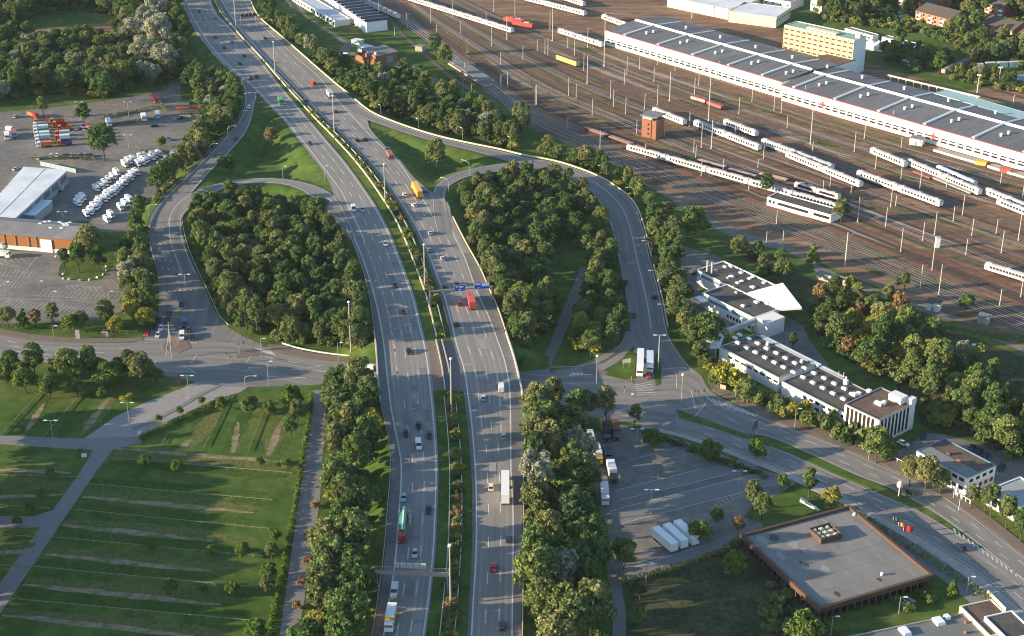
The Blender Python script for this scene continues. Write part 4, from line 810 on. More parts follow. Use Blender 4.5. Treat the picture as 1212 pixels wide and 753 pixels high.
# tent-roofed entrance and the enclosed bridge
b = Bld('entrance_pavilion', 'small pavilion with a pointed white sheet roof at the end of the factory wing', 'pavilion', (838.5,410.5), (850,410), (846,387), 5)
mb = MB(); mb.box((b.w/2,2.2,2.2),(b.w*.8,3.4,4.8)); b.part('wall', mb, WHITEW)
mb = MB(); q = [(-1.2,-.8,4.6),(b.w+.6,-.6,4.6),(b.w+3.8,b.d*.45,5.4),(b.w+1.5,b.d*1.0,5.2),(b.w*.45,b.d*1.2,8.0),(-2.4,b.d*.9,5.0)]; mb.add(q+[(x,y,z-.3) for x,y,z in q]+[(b.w*.5,b.d*.55,7.2)], [(0,1,12),(1,2,12),(2,3,12),(3,4,12),(4,5,12),(5,0,12)]+[(i,(i+1)%6,(i+1)%6+6,i+6)[::-1] for i in range(6)]); b.part('sheet_roof', mb, ROOFW)
b.win('f', b.w/2, 2.4, 1.9, 3.6, METAL, 'door', proud=-.42)
p0, p1 = W(861,392,7), W(894,379,7); d = p1-p0; t = thing('conveyor_bridge', 'enclosed grey gallery bridging the two white factory roofs', 'conveyor bridge', (p0.x,p0.y,0), math.atan2(d.y,d.x))
mb = MB(); mb.box((d.length/2,0,7),(d.length,1.5,1.6)); mb.build('gallery', GALV, t)
for x in (1, d.length*.5, d.length-1): MB().box((x,0,3.1),(.35,1.1,6.2)).build('pier', METAL, t)
# columned office
b = Bld('column_office', 'white three-storey office with tall dark window slots and a brown flat roof', 'office building', (1000,478), (1041,497.3), (1045,459), 10)
p = b.walls(WHITEW, roof=ROOFB); b.part('parapet', p, METAL)
for i in range(7): b.win('f', 1.6+(b.w-4.2)*i/6, 5.2, 1.15, 8.3, mat('bronze_glass', (.03,.022,.022), .15, spec=.6), 'window_slot', .02)
for i in range(8): b.win('r', 1.6+(b.d-5.4)*i/7, 5.2, 1.1, 8.3, GLASS, 'window_slot', .02)
c = b.loc(1065,472,10); mb = MB(); mb.box((b.w*.66,b.d*.83,11),(5.2,3.6,2.4)); b.part('lift_house', mb, WHITEW)
mb = MB(); mb.box((b.w-1.0,b.d-1.0,10.6),(2.1,2.6,2.4)); b.part('stair_head', mb, WHITEW)
mb = MB(); mb.box((b.w*.5,b.d*.45,10.3),(2.8,1.4,1.0)); mb.box((b.w*.58,b.d*.52,10.5),(1.2,1.2,1.4)); b.part('air_unit', mb, WHITEP)
# white two-storey building
b = Bld('white_block', 'white two-storey commercial block with a half brown, half grey flat roof', 'commercial building', (1085,533), (1145.6,565.5), (1119,519), 6.6)
p = b.walls(WHITEW, roof=ROOFB); b.part('parapet', p, BLUEG)
mb = MB(); mb.box((b.w/2,b.d*.24,6.36),(b.w-.9,b.d*.38,.12)); b.part('roof_strip', mb, mat('pale_felt', (.2,.2,.19), .9, var=.15, scale=.2))
for i in range(7):
    for z in (1.9, 4.9): b.win('f', 2.3+i*(b.w-4.5)/6, z, 2.0 if z > 3 else 1.8, 1.25)
for i in range(4):
    b.win('r', 1.9+i*(b.d-3.6)/3.0*.95, 4.9, 1.7, 1.15)
for i in range(5): b.win('r', 1.5+i*(b.d-3.0)/4, 1.9, 1.5, 1.5, mat('red_blind', (.20,.045,.04), .5), 'shop_window')
mb = MB(); mb.tube((b.w*.62,b.d*.35,6.3),(b.w*.62,b.d*.35,7.5),.75,.7,12); b.part('roof_vent', mb, mat('rusty_cowl', (.42,.2,.12), .8))
mb = MB(); mb.box((b.w*.36,b.d*.5,6.7),(1.3,1,.9)); b.part('roof_box', mb, BROWNF)
b = Bld('grey_roof_hall', 'low white hall with a broad pale grey roof at the right edge', 'warehouse', (1164,581), (1203,604), (1212,566.5), 4.2)
b.w = b.w; p = b.walls(WHITEW, roof=mat('pale_sheet_roof', (.36,.37,.37), .8, var=.15, scale=.08, col2=(.30,.31,.31))); b.part('parapet', p, WHITEP)
for i in range(5): b.win('f', 1.8+i*2.9, 2.0, 1.9, 2.2)
# bottom right building
b = Bld('grey_felt_building', 'low building with a dull green-grey felt roof at the bottom right edge', 'commercial building', (1003,753), (1075,840), (1140,716), 5)
p = b.walls(CONCR, roof=mat('green_grey_felt', (.15,.16,.15), .92, var=.12, scale=.15)); b.part('parapet', p, CONCR)
for x, y, sx, sy in ((1071,748,3.6,2.3),(1111,736,3.4,2.6),(1121,731,1.8,1.4)): c = b.loc(x,y,4.8); mb = MB(); mb.box((c.x,c.y,5.1),(sx,sy,.9),taper=.85); b.part('roof_light', mb, SKYL)
for x, y in ((1143,737),(1143,749)): c = b.loc(x,y,4.8); mb = MB(); mb.tube((c.x,c.y,4.6),(c.x,c.y,5.5),.45,.5,10); b.part('roof_vent', mb, BRICK)
b = Bld('brown_roof_block', 'corner block with a rust-brown gravel roof beside the bottom edge road', 'commercial building', (1136,717), (1172,753), (1170,705.5), 6)
p = b.walls(CREAM, roof=ROOFB); b.part('parapet', p, CREAM)
b = Bld('blue_wall_block', 'small flat-roofed block with a light blue wall in the bottom right corner', 'commercial building', (1165,729.5), (1193,757), (1196,720.5), 7.2)
p = b.walls(mat('light_blue_wall', (.36,.5,.6), .6), roof=ROOFD); b.part('parapet', p, WHITEP)

# left depot
b = Bld('white_hall', 'white-roofed depot hall beside the camper van rows', 'warehouse', (-20,257), (18,259), (30,198), 6.5)
b.w += 1; 
mb = MB(); P = [W(-25,258,6.5), W(17.5,258.5,6.5), W(79,202,6.5), W(28,198,6.5)]; P = [b.inv @ (q-b.o) for q in P]; P2 = [(q.x,q.y) for q in P]
mb.prism(P2, -.2, 6.2); b.part('wall', mb, mat('depot_wall', (.30,.33,.34), .7, var=.12, scale=.3)); cx = sum(q[0] for q in P2)/4; cy = sum(q[1] for q in P2)/4
mb = MB(); mb.prism([(cx+(x-cx)*1.02, cy+(y-cy)*1.02) for x,y in P2], 6.2, 6.6); rf = b.part('roof', mb, ROOFW)
a0, a1 = Vector(P2[0]), Vector(P2[3]); b0, b1 = Vector(P2[1]), Vector(P2[2])
mb = MB(); m0, m1 = (a0+b0)/2, (a1+b1)/2; mb.tube((m0.x,m0.y,6.6),(m1.x,m1.y,6.6),.12,.12,4); mb.tube(((a0*.45+a1*.55).x,(a0*.45+a1*.55).y,6.6),((b0*.45+b1*.55).x,(b0*.45+b1*.55).y,6.6),.2,.2,4); b.part('roof_seam', mb, GALV, rf)
e = (b1-b0); n_ = 6
for i in range(n_):
    q = b0+e*(i+.5)/n_; mb = MB(); mb.box((0,0,0),(e.length/n_*.72,.15,2.6)); o = b.part('window', mb, mat('blue_grey_glass', (.10,.14,.17), .3)); o.location = (q.x, q.y, 3.9); o.rotation_euler = (0,0,math.atan2(e.y,e.x))
b = Bld('lean_to', 'lower white lean-to joined to the front corner of the white-roofed hall', 'shed', (25,253.5), (41,254.5), (42.5,236), 4.6)
p = b.walls(mat('depot_wall', (.3,.33,.34)), roof=ROOFW); b.part('parapet', p, WHITEP); b.win('f', b.w*.5, 1.8, 3, 3, METAL, 'gate')
b = Bld('wooden_warehouse', 'long warehouse clad in orange-brown boards with a grey pitched roof and white base', 'warehouse', (-45,272), (86,282.5), (105,266), 7.2)
mb = MB(); mb.prism([(0,0),(b.w,0),(b.w,b.d),(0,b.d)], 1.7, 6.9); b.part('wall', mb, WOODC)
mb = MB(); mb.prism([(-.12,-.12),(b.w+.12,-.12),(b.w+.12,b.d),(-.12,b.d)], -.3, 1.7); b.part('plinth', mb, WHITEW)
mb = MB(); q = [(-.8,-.9,6.9),(b.w+.8,-.9,6.9),(b.w+.8,b.d*.5,9.2),(-.8,b.d*.5,9.2),(b.w+.8,b.d+.9,6.9),(-.8,b.d+.9,6.9)]
mb.add(q+[(x,y,z+.35) for x,y,z in q], [(6,7,8,9),(9,8,10,11),(0,3,2,1),(3,5,4,2),(0,1,7,6),(1,2,8,7),(2,4,10,8),(4,5,11,10),(5,3,9,11),(3,0,6,9)]); rf = b.part('roof', mb, ROOFG)
mb = MB(); mb.box((b.w*.757,-.25,2.9),(5.2,.4,5.8)); b.part('sliding_gate', mb, WHITEP)
for t in (.6,.67,.38,.48): mb = MB(); mb.box((b.w*t,-.15,4.3),(.3,.3,5.0)); b.part('downpipe', mb, mat('pipe_brown',(.35,.2,.12)))
for x, y in ((48,268),(53.5,266),(60,271.5),(58.5,265.5),(71,266.5),(74.5,268.5),(73,272),(77,270),(79,268),(83,267),(80,270)):
    c = b.loc(x, y, 8.2); u = c.y/(b.d*.5); zz = 6.9+2.3*min(1, max(0, u))+.45; b.item('skylight', 'sk', lambda: MB().box((0,0,0),(1.5,1.0,.25)), SKYL, (c.x,c.y,zz))
# saw-tooth railway shed, top left
t0 = thing('sawtooth_shed', 'white railway shed with a saw-tooth row of tall bays beside the tracks', 'railway shed', tuple(W(436,31,0)))
e0, e1 = W(436,38.5,0), W(366,-10,0); dv = (e1-e0); n = 16; dv.normalize(); Ls = (e1-e0).length; nv = Vector((dv.y,-dv.x,0)); 
t0.rotation_euler = (0,0,math.atan2(dv.y,dv.x)); t0.location = e0
for i in range(n):
    x0 = Ls*i/n; ww = Ls/n
    mb = MB(); mb.prism([(x0+.2,1.2),(x0+ww*.72,0),(x0+ww*.9,.2),(x0+ww*.9,-12.5),(x0+.2,-12.5)] if False else [(x0+.15,1.0),(x0+.15,-13),(x0+ww*.6,-13),(x0+ww*.6,2.2)][::-1], 0, 6.6); mb.build('bay', WHITEP, t0)
    mb = MB(); mb.add([(x0-.1,2.2,8.6),(x0+ww*.63,3.0,6.65),(x0+ww*.63,-13.4,6.65),(x0-.1,-13.4,8.6),(x0-.1,2.2,8.85),(x0+ww*.63,3.0,6.9),(x0+ww*.63,-13.4,6.9),(x0-.1,-13.4,8.85)], [(0,1,2,3),(4,7,6,5),(0,4,5,1),(1,5,6,2),(2,6,7,3),(3,7,4,0)]); mb.build('bay_roof', mat('blue_grey_sheet', (.42,.47,.54), .5, var=.08, scale=.3), t0)
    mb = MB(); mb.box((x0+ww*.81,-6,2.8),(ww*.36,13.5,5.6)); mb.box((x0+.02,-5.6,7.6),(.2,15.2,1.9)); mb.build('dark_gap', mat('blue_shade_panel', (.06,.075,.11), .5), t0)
b = Bld('low_shed', 'low pale shed with a long flat roof in front of the saw-tooth railway shed', 'railway shed', (345,-6), (396,24.5), (353,-8), 4)
b.d = 11; p = b.walls(WHITEW, roof=mat('blue_grey_sheet', (.42,.47,.54))); b.part('parapet', p, WHITEP)
for i in range(14): b.win('f', 2.4+i*(b.w-4)/13, 1.9, 2.6, 2.0)
b = Bld('brick_workshop', 'red brick railway workshop with a grey low-pitched roof and green doors', 'workshop', (432,62.5), (444.5,66.5), (441,57), 5.6)
mb = MB(); mb.prism([(0,0),(b.w,0),(b.w,b.d),(0,b.d)], -.2, 5.4); b.part('wall', mb, BRICK)
b = Bld('brick_workshop', 'long red brick workshop with a grey roof and a green gate, above the motorway trees', 'workshop', (440,66), (444.5,66.8), (470,62), 5.8)
A, B_, C_, D_ = (W(*q, 5.8) for q in ((428,57.5),(444.5,66.3),(470,61),(455,53.5)))
P = [b.inv @ (q-b.o) for q in (A,B_,C_,D_)]; mb = MB(); mb.prism([(q.x,q.y) for q in P], -.2, 5.5); b.part('wall', mb, BRICK)
cx = sum(q.x for q in P)/4; cy = sum(q.y for q in P)/4; mb = MB(); Q = [(cx+(q.x-cx)*1.06, cy+(q.y-cy)*1.06) for q in P]; mb.prism(Q, 5.5, 5.9); mb.add([(Q[0][0]*.5+Q[1][0]*.5,Q[0][1]*.5+Q[1][1]*.5,5.91),(Q[2][0]*.5+Q[3][0]*.5,Q[2][1]*.5+Q[3][1]*.5,5.91)]+[(q[0],q[1],5.905) for q in Q], []) ; b.part('roof', mb, ROOFG)
q = (P[1]+P[2])/2; q2 = P[1]*.35+P[2]*.65; dd = P[2]-P[1]; mb = MB(); mb.box((0,0,0),(4.5,.3,4.0)); o = b.part('green_gate', mb, mat('green_door', (.16,.28,.2), .6)); o.location = (q2.x,q2.y,2); o.rotation_euler = (0,0,math.atan2(dd.y,dd.x))
mb = MB(); q3 = P[1]*.95+P[0]*.05; mb.box((q3.x-1,q3.y+2,6.4),(1.2,1.2,1.6)); b.part('chimney', mb, CREAM)
b = Bld('brick_annexe', 'small flat-roofed brick annexe left of the railway workshop', 'workshop', (420.5,63.5), (430.5,68.8), (428,61), 3.6)
p = b.walls(BRICK, roof=ROOFD); b.part('parapet', p, BRICK); b.win('r', b.d*.5, 1.7, 1.2, 1.3, WHITEP)
for A, B_, C_, h, lb, m in (((415.5,47),(426,48.5),(417,44.5),2.8,'pale green site cabin at the end of the saw-tooth shed',CYANR),((423,55),(434.5,57.5),(425,50.5),3,'white portable cabin beside the brick workshop',WHITEW)):
    b = Bld('site_cabin', lb, 'cabin', A, B_, C_, h); p = b.walls(m, roof=ROOFW, par=.1, t=.1); b.part('roof_edge', p, WHITEP); b.win('f', b.w*.5, 1.5, 1.2, 1.0)
# long halls
def hall(lb, A, B_, C_, h, xs, ridge, bays, extra_right=0, red=()):
    b = Bld('railway_hall', lb, 'railway hall', A, B_, C_, h); b.w += extra_right
    mb = MB(); mb.prism([(0,0),(b.w,0),(b.w,b.d),(0,b.d)], -.3, h-.4); b.part('wall', mb, WHITEW)
    yr = b.d*ridge; mb = MB(); q = [(-.3,-.4,h-.4),(b.w+.3,-.4,h-.4),(b.w+.3,yr,h+1.3),(-.3,yr,h+1.3),(b.w+.3,b.d+.4,h-.3),(-.3,b.d+.4,h-.3)]
    mb.add(q+[(x,y,z+.4) for x,y,z in q], [(6,7,8,9),(9,8,10,11),(0,3,2,1),(3,5,4,2),(0,1,7,6),(1,2,8,7),(2,4,10,8),(4,5,11,10),(5,3,9,11),(3,0,6,9)]); b.part('roof', mb, ROOFH)
    mb = MB(); mb.box((b.w/2,-.46,h-.1),(b.w+.6,.1,.35)); b.part('eaves_trim', mb, REDTRIM)
    mb = MB(); mb.add([(0,yr-1.7,h+1.3),(b.w,yr-1.7,h+1.3),(b.w,yr,h+2.6),(0,yr,h+2.6),(b.w,yr+1.7,h+1.3),(0,yr+1.7,h+1.3)], [(0,1,2,3),(3,2,4,5),(1,4,2),(0,3,5)]); b.part('ridge_light', mb, WHITEP)
    for x, y in xs:
        c = b.loc(x, y, h); 
        b.item('roof_light', 'rl', lambda: MB().add([(-1,0,0),(-1,yr-1.6,1.5),(1,yr-1.6,1.5),(1,0,0),(-.7,0,.75),(-.7,yr-1.6,2.15),(.7,yr-1.6,2.15),(.7,0,.75)], [(4,7,6,5),(0,4,5,1),(3,2,6,7),(0,3,7,4),(1,5,6,2)]), PALER, (c.x,.3,h))
        b.item('roof_light', 'rl2', lambda: MB().add([(-1,0,1.6),(-1,b.d-yr-2.2,0),(1,b.d-yr-2.2,0),(1,0,1.6),(-.7,0,2.25),(-.7,b.d-yr-2.2,.7),(.7,b.d-yr-2.2,.7),(.7,0,2.25)], [(4,5,6,7),(0,1,5,4),(3,7,6,2),(0,4,7,3),(1,2,6,5)]), PALER, (c.x,yr+1.8,h-.25))
        for f, yy in ((.40,.42),(.40,.60),(.45,1.45)):
            b.item('roof_vent', 'rv', lambda: MB().tube((0,0,-.2),(0,0,1.1),.7,.55,8).tube((0,0,1.1),(0,0,1.5),.9,.7,8), WHITEP, (c.x+14*f*1.6+(yy-.5)*6, yr*yy, h+1.7*(yy if yy < 1 else 1.4-.85*(yy-1)*2)))
    n = int(b.w/bays)
    for i in range(n):
        x = (i+.5)*b.w/n
        b.win('f', x, 2.7, bays*.72, 1.0); b.win('f', x, 4.2, bays*.72, .7)
    for x in red: mb = MB(); cx = b.loc(x[0], x[1], 4).x; mb.box((cx,-.12,4.4),(3.4,.1,1.1)); mb.box((cx,-.14,4.4),(1.1,.1,3.4)); b.part('red_cross', mb, REDTRIM)
    return b
h1 = hall('long white railway hall on the left, dark roof crossed by white light strips', (716.6,35.5), (925,96.5), (778,18), 9.5, [(742.5,41),(782,52.5),(822.5,64.5),(866,76.5),(907,88)], .52, 4.8)
h2 = hall('long white railway hall running to the right edge, red marks on its lit wall', (926,100.5), (1212,181), (984,78), 9.0, [(944,102.5),(993,116),(1044,130.5),(1098,146),(1155,162.5),(1213,180)], .56, 4.8, 60, [(976,124),(1108,161)])
b = h1; mb = MB(); mb.box((b.w*.93,b.d+8,4.6),(b.w*.14,16,9.2)); b.part('rear_block', mb, WHITEW); mb = MB(); mb.box((b.w*.93,b.d+8,9.3),(b.w*.14-.8,15.2,.4)); b.part('rear_roof', mb, ROOFB)
b = Bld('green_roofed_shed', 'low shed with a pale green roof behind the long hall', 'railway shed', (1105,110), (1240,150), (1115,107), 9.6); b.d = 11; p = b.walls(WHITEW, roof=CYANR, par=.15); b.part('parapet', p, CYANR)
# yellow block
b = Bld('yellow_tower', 'seven-storey yellow office slab with a pale green roof behind the railway halls', 'office block', (928.5,29.5), (1011.5,47.5), (942,24.5), 21)
p = b.walls(YELLOW, roof=GREENR); b.part('parapet', p, CREAM)
mb = MB(); mb.box((b.w+.06,b.d/2,10.4),(.14,b.d-.02,21.0)); b.part('end_wall', mb, mat('pale_end', (.62,.66,.68), .7)); 
for i in range(12):
    for j in range(7): b.win('f', 2.0+i*(b.w-4)/11, 2.2+j*2.75, 2.5, 1.05, mat('amber_glass', (.10,.055,.03), .25, spec=.5))
for i in range(13): mb = MB(); mb.box((.2+i*(b.w-.4)/12,-.18,10.4),(.28,.3,20.6)); b.part('pilaster', mb, YELLOW)
mb = MB(); mb.box((b.w*.5,b.d*.3,21.3),(b.w*.42,b.d*.3,.8)); b.part('roof_house', mb, CREAM); mb = MB(); mb.box((b.w-2,b.d*.6,21.6),(3,3,2.2)); b.part('lift_house', mb, CREAM)
# halls behind
for A, B_, C_, h, lb, m, rm in (((863,13.5),(919,20.5),(900,4.5),7,'cream industrial hall with a pale ribbed roof, left of the yellow slab',CREAM,ROOFW),((790,-4),(862,11),(832,-14),7,'cream industrial hall cut by the top edge above the long railway hall',CREAM,ROOFW)):
    b = Bld('industrial_hall', lb, 'industrial hall', A, B_, C_, h); p = b.walls(m, roof=rm, par=.2); b.part('parapet', p, m)
    for i in range(6): b.win('r', 2+i*(b.d-4)/5, h*.62, 1.6, 1.2)
for A, B_, C_, h, lb in (((904,-3),(936,2.5),(915,-10),6,'small white house with a flat roof at the top edge, left'),((960,-2),(973,2.5),(985,-8),8,'white block with a shaded side at the top edge')):
    b = Bld('white_house', lb, 'house', A, B_, C_, h); p = b.walls(WHITEW, roof=ROOFG, par=.2); b.part('parapet', p, WHITEP)
    for i in range(4): b.win('f', 2+i*(b.w-4)/3, h*.55, 1.2, 1.3)
# red brick apartment blocks
def flats(lb, A, B_, C_, h):
    b = Bld('apartment_block', lb, 'apartment block', A, B_, C_, h, group='red brick apartment blocks')
    mb = MB(); mb.prism([(0,0),(b.w,0),(b.w,b.d),(0,b.d)], -.2, h); mb.add([(b.w,0,h),(b.w,b.d,h),(b.w,b.d/2,h+3.2),(0,0,h),(0,b.d,h),(0,b.d/2,h+3.2)], [(0,1,2),(3,5,4)]); b.part('wall', mb, BRICK)
    mb = MB(); mb.box((b.w/2,-.02,h/2),(b.w-.4,.2,h-.2)); b.part('front_render', mb, mat('salmon_render', (.42,.19,.12), .85))
    mb = MB(); q = [(-.4,-.6,h-.2),(b.w+.4,-.6,h-.2),(b.w+.4,b.d/2,h+3.4),(-.4,b.d/2,h+3.4),(b.w+.4,b.d+.6,h-.2),(-.4,b.d+.6,h-.2)]
    mb.add(q+[(x,y,z+.3) for x,y,z in q], [(6,7,8,9),(9,8,10,11),(0,3,2,1),(3,5,4,2),(0,1,7,6),(1,2,8,7),(2,4,10,8),(4,5,11,10),(5,3,9,11),(3,0,6,9)]); b.part('roof', mb, mat('dark_tiles', (.10,.08,.07), .85, var=.2, scale=.4))
    n = max(3, int(b.w/4.2))
    for j in range(3):
        for i in range(n):
            x = 2+i*(b.w-4)/(n-1); b.win('f', x, 1.6+j*2.7, 1.4, 1.3, proud=.16)
            if i % 2 == 0: b.item('balcony', 'bal', lambda: MB().box((0,0,0),(3.0,1.2,1.0)), WHITEP, (x+1.6, -.75, .9+j*2.7))
        b.win('r', b.d*.35, 1.6+j*2.7, 1.1, 1.3); b.win('r', b.d*.7, 1.6+j*2.7, 1.1, 1.3)
    return b
flats('red brick apartment block with a dark ridge roof above the white marquee', (1084,12.5), (1124.5,23), (1098,4), 8.4)
flats('red brick apartment block nearer the right edge among trees', (1161,27.5), (1198.5,36.5), (1174,19), 8.4)
flats('red brick apartment block cut by the top edge', (1063,-4), (1103,5), (1078,-12), 8.4)
flats('red brick apartment block cut by the right edge', (1207,38), (1245,48), (1220,30), 8.4)
flats('dark-roofed apartment block half hidden by the trees at the top right', (1166,4), (1186,9), (1174,-3), 8.4)
# marquees and white long sheds
b = Bld('marquee', 'long white marquee behind the yellow slab', 'marquee', (1047,52.5), (1076,60.5), (1062,47.5), 3.4)
mb = MB(); mb.prism([(0,0),(b.w,0),(b.w,b.d),(0,b.d)], 0, 3.2); b.part('side_wall', mb, WHITEP); mb = MB(); q = [(-.3,-.4,3.1),(b.w+.3,-.4,3.1),(b.w+.3,b.d/2,5.6),(-.3,b.d/2,5.6),(b.w+.3,b.d+.4,3.1),(-.3,b.d+.4,3.1)]; mb.add(q, [(0,1,2,3),(3,2,4,5),(1,4,2),(0,3,5)]); b.part('tent_roof', mb, WHITEP)
for i in range(8): b.win('f', 2+i*(b.w-4)/7, 1.5, 1.0, 1.9, mat('tent_window', (.15,.2,.28), .4))
for x, y, lb in ((1030,57,'small pyramid tent nearest the yellow slab'),(1039,59,'small pyramid tent between the yellow slab and the marquee')):
    p = W(x, y); t = thing('pyramid_tent', lb, 'tent', p, R(-28)); MB().box((0,0,1.3),(7,7,2.6)).build('tent_wall', WHITEP, t); MB().add([(-3.7,-3.7,2.6),(3.7,-3.7,2.6),(3.7,3.7,2.6),(-3.7,3.7,2.6),(0,0,6)], [(0,1,4),(1,2,4),(2,3,4),(3,0,4)]).build('tent_roof', WHITEP, t)
for A, B_, C_, h, lb in (((1000,33.5),(1033,42.5),(1004,31),3.6,'long low white shed left of the marquee'),((1044,43.5),(1098,58),(1048,41),3.4,'long low white shed with a reddish roof edge behind the marquee'),((1036,9.5),(1062,19),(1044,6),3.2,'low white house with a brown roof among the far trees'),((1068,71),(1082,75),(1072,67),2.6,'low white yard wall block below the marquee')):
    b = Bld('low_white_shed', lb, 'shed', A, B_, C_, h); p = b.walls(WHITEW, roof=ROOFG, par=.25); b.part('parapet', p, WHITEP)
    for i in range(4): b.win('f', b.w*(i+.5)/4, 1.7, 1.4, 1.2)
for i in range(9):
    b = Bld('garage', 'grey lock-up garage in the row below the far trees', 'garage', (1120+i*3.6,82.5-i*1.65), (1123.4+i*3.6,81-i*1.65), (1118.5+i*3.6,79.5-i*1.65), 2.6, group='row of lock-up garages')
    p = b.walls(CONCR, roof=ROOFG, par=.12, t=.12); b.part('roof_edge', p, CONCR); b.win('f', b.w*.5, 1.1, b.w*.7, 2.0, METAL, 'door')
for x, y, m, lb in ((1157,81,WHITEW,'white container, leftmost of the row behind the pylons'),(1172,79.5,mat('container_brown',(.36,.22,.15),.7),'brown-topped container second in the row behind the pylons'),(1186,79,mat('container_blue',(.25,.42,.55),.6),'pale blue container third in the row behind the pylons'),(1200,78.5,mat('container_blue',(.25,.42,.55)),'pale blue container fourth in the row behind the pylons'),(1211,78,WHITEW,'white container at the right end of the row behind the pylons'),(1210,95,mat('container_blue',(.25,.42,.55)),'pale blue container standing lower at the right edge')):
    p = W(x, y); t = thing('container', lb, 'container', p, R(8)); MB().box((0,0,1.4),(6.1,2.5,2.8)).build('box', m, t); MB().box((0,0,2.85),(6.2,2.6,.12)).build('roof', ROOFW, t); MB().box((3.08,0,1.4),(.08,2.2,2.5)).build('end_door', GALV, t)
# signal box
b = Bld('signal_box', 'brick signal tower with an overhanging grey slab roof among the tracks', 'signal tower', (760,140), (777.5,143.5), (768,135), 10)
mb = MB(); mb.prism([(0,0),(b.w*.62,0),(b.w*.62,b.d),(0,b.d)], -.2, 9.6); mb.prism([(b.w*.72,-.6),(b.w,-.6),(b.w,b.d),(b.w*.72,b.d)], -.2, 9.9); mb.prism([(b.w*.62,1.2),(b.w*.72,1.2),(b.w*.72,b.d),(b.w*.62,b.d)], -.2, 9.5); b.part('wall', mb, BRICK)
mb = MB(); mb.box((b.w*.34,b.d/2,10.6),(b.w*.66,b.d*.96,1.6)); b.part('window_gallery', mb, mat('pale_glass', (.32,.34,.34), .3))
mb = MB(); mb.box((b.w*.47,b.d/2,11.7),(b.w*1.12,b.d*1.18,.5)); b.part('roof', mb, ROOFG)
for z in (2.4,5,7.4): b.win('f', b.w*.45, z, .9, 1.1)
b = Bld('railway_canteen', 'long low white railway building with dark windows and a flat grey roof', 'railway building', (908,233), (983.5,254.5), (917,226), 4.2)
p = b.walls(WHITEW, roof=ROOFD); b.part('parapet', p, WHITEP)
for t, ww in ((.05,1.6),(.11,1.2),(.25,5.4),(.40,6),(.57,5.6),(.78,3),(.90,5.6)): b.win('f', b.w*t, 2.4, ww, 1.3)
b = Bld('grey_store', 'long grey windowless store beside the gravel road', 'shed', (966.5,322), (1012,335.5), (968,318.5), 3); p = b.walls(CONCR, roof=ROOFG, par=.15); b.part('parapet', p, CONCR); b.win('r', b.d*.5, 1.2, 1.8, 2.2, METAL, 'door')
b = Bld('platform_roof', 'abandoned platform with a pale sheet roof beside the tracks', 'platform shelter', (530,71), (568,95.5), (541,70), 3.4); b.d = 8
mb = MB(); mb.box((b.w/2,b.d/2,3.3),(b.w,b.d,.35)); b.part('roof', mb, ROOFG); mb = MB(); mb.box((b.w/2,b.d/2,.45),(b.w*1.1,b.d*.7,.9)); b.part('platform', mb, CONCR)
for i in range(8): b.item('post', 'post', lambda: MB().box((0,0,1.9),(.25,.25,2.6)), METAL, (2+i*(b.w-4)/7, b.d/2, 0))
for x, y, sx, sy, h, lb, nm in ((497.5,60,5,4,3,'little blue-grey hut among bushes beside the tracks','hut'),(1085,171,6.5,5,3.6,'white relay hut in front of the long hall','hut'),(1105,366,5,4.4,3.2,'small white hut with a dark roof below the tracks','hut'),(1164,382,4,4,3,'pale stone hut beside the gravel strip at the right edge','hut')):
    p = W(x, y); t = thing('hut', lb, nm, p, R(-28)); MB().box((0,0,h/2),(sx,sy,h)).build('wall', WHITEW if 'white' in lb else CONCR, t); MB().box((0,0,h+.12),(sx+.5,sy+.5,.24)).build('roof', ROOFG if 'dark' not in lb else ROOFD, t); MB().box((0,-sy/2-.02,1),(1,.1,2)).build('door', METAL, t)
# ---------------------------------------------------------------- railway tracks
RUST = mat('rusty_rail', (.20,.12,.085), .6, metal=.2); SHINY = mat('worn_rail', (.50,.45,.40), .5, metal=.1)
BEDS = [mat('sleeper_bed_dark', (.085,.056,.042), .95, var=.3, scale=.2), mat('sleeper_bed_rust', (.235,.115,.066), .95, var=.3, scale=.2), mat('sleeper_bed_grey', (.15,.118,.095), .95, var=.3, scale=.2), mat('sleeper_bed_red', (.19,.088,.054), .95, var=.3, scale=.15)]
LOW = [(470,22),(520,60),(560,92),(620,139),(700,176),(760,204),(850,242),(950,281),(1050,323),(1130,357),(1230,400),(1330,445)]
UPP = [(520,-38),(560,-14),(640,18),(700,38),(770,64),(850,90),(925,113),(1000,136),(1080,160),(1150,179),(1230,200),(1330,225)]
lo_ = cr_line([W(*p) for p in LOW], 6); up_ = cr_line([W(*p) for p in UPP], 6)
def samp(L, n):
    d = [0.0]
    for a, b in zip(L[:-1], L[1:]): d.append(d[-1]+(b-a).length)
    out = []; j = 0
    for i in range(n):
        s = d[-1]*i/(n-1)
        while j < len(d)-2 and d[j+1] < s: j += 1
        out.append(L[j].lerp(L[j+1], min(1, (s-d[j])/max(1e-6, d[j+1]-d[j]))))
    return out
NS = 90; lo_ = samp(lo_, NS); up_ = samp(up_, NS)
def track(name, pts, bed, rail, wd=2.7, k=0):
    mb = MB(); A, B = [], []
    def off(o, z):
        out = []
        for i, p in enumerate(pts):
            d = pts[min(i+1, len(pts)-1)]-pts[max(0, i-1)]; d.z = 0; d.normalize(); out.append(p+Vector((-d.y, d.x, 0))*o+Vector((0, 0, z)))
        return out
    mb.mi = 0; mb.strip(off(wd/2, .10+.0012*k), off(-wd/2, .10+.0012*k))
    mb.mi = 1
    for o in (-.75, .75): mb.strip(off(o+.15, .26), off(o-.15, .26))
    struct(name, mb, [bed, rail])
NT = 36
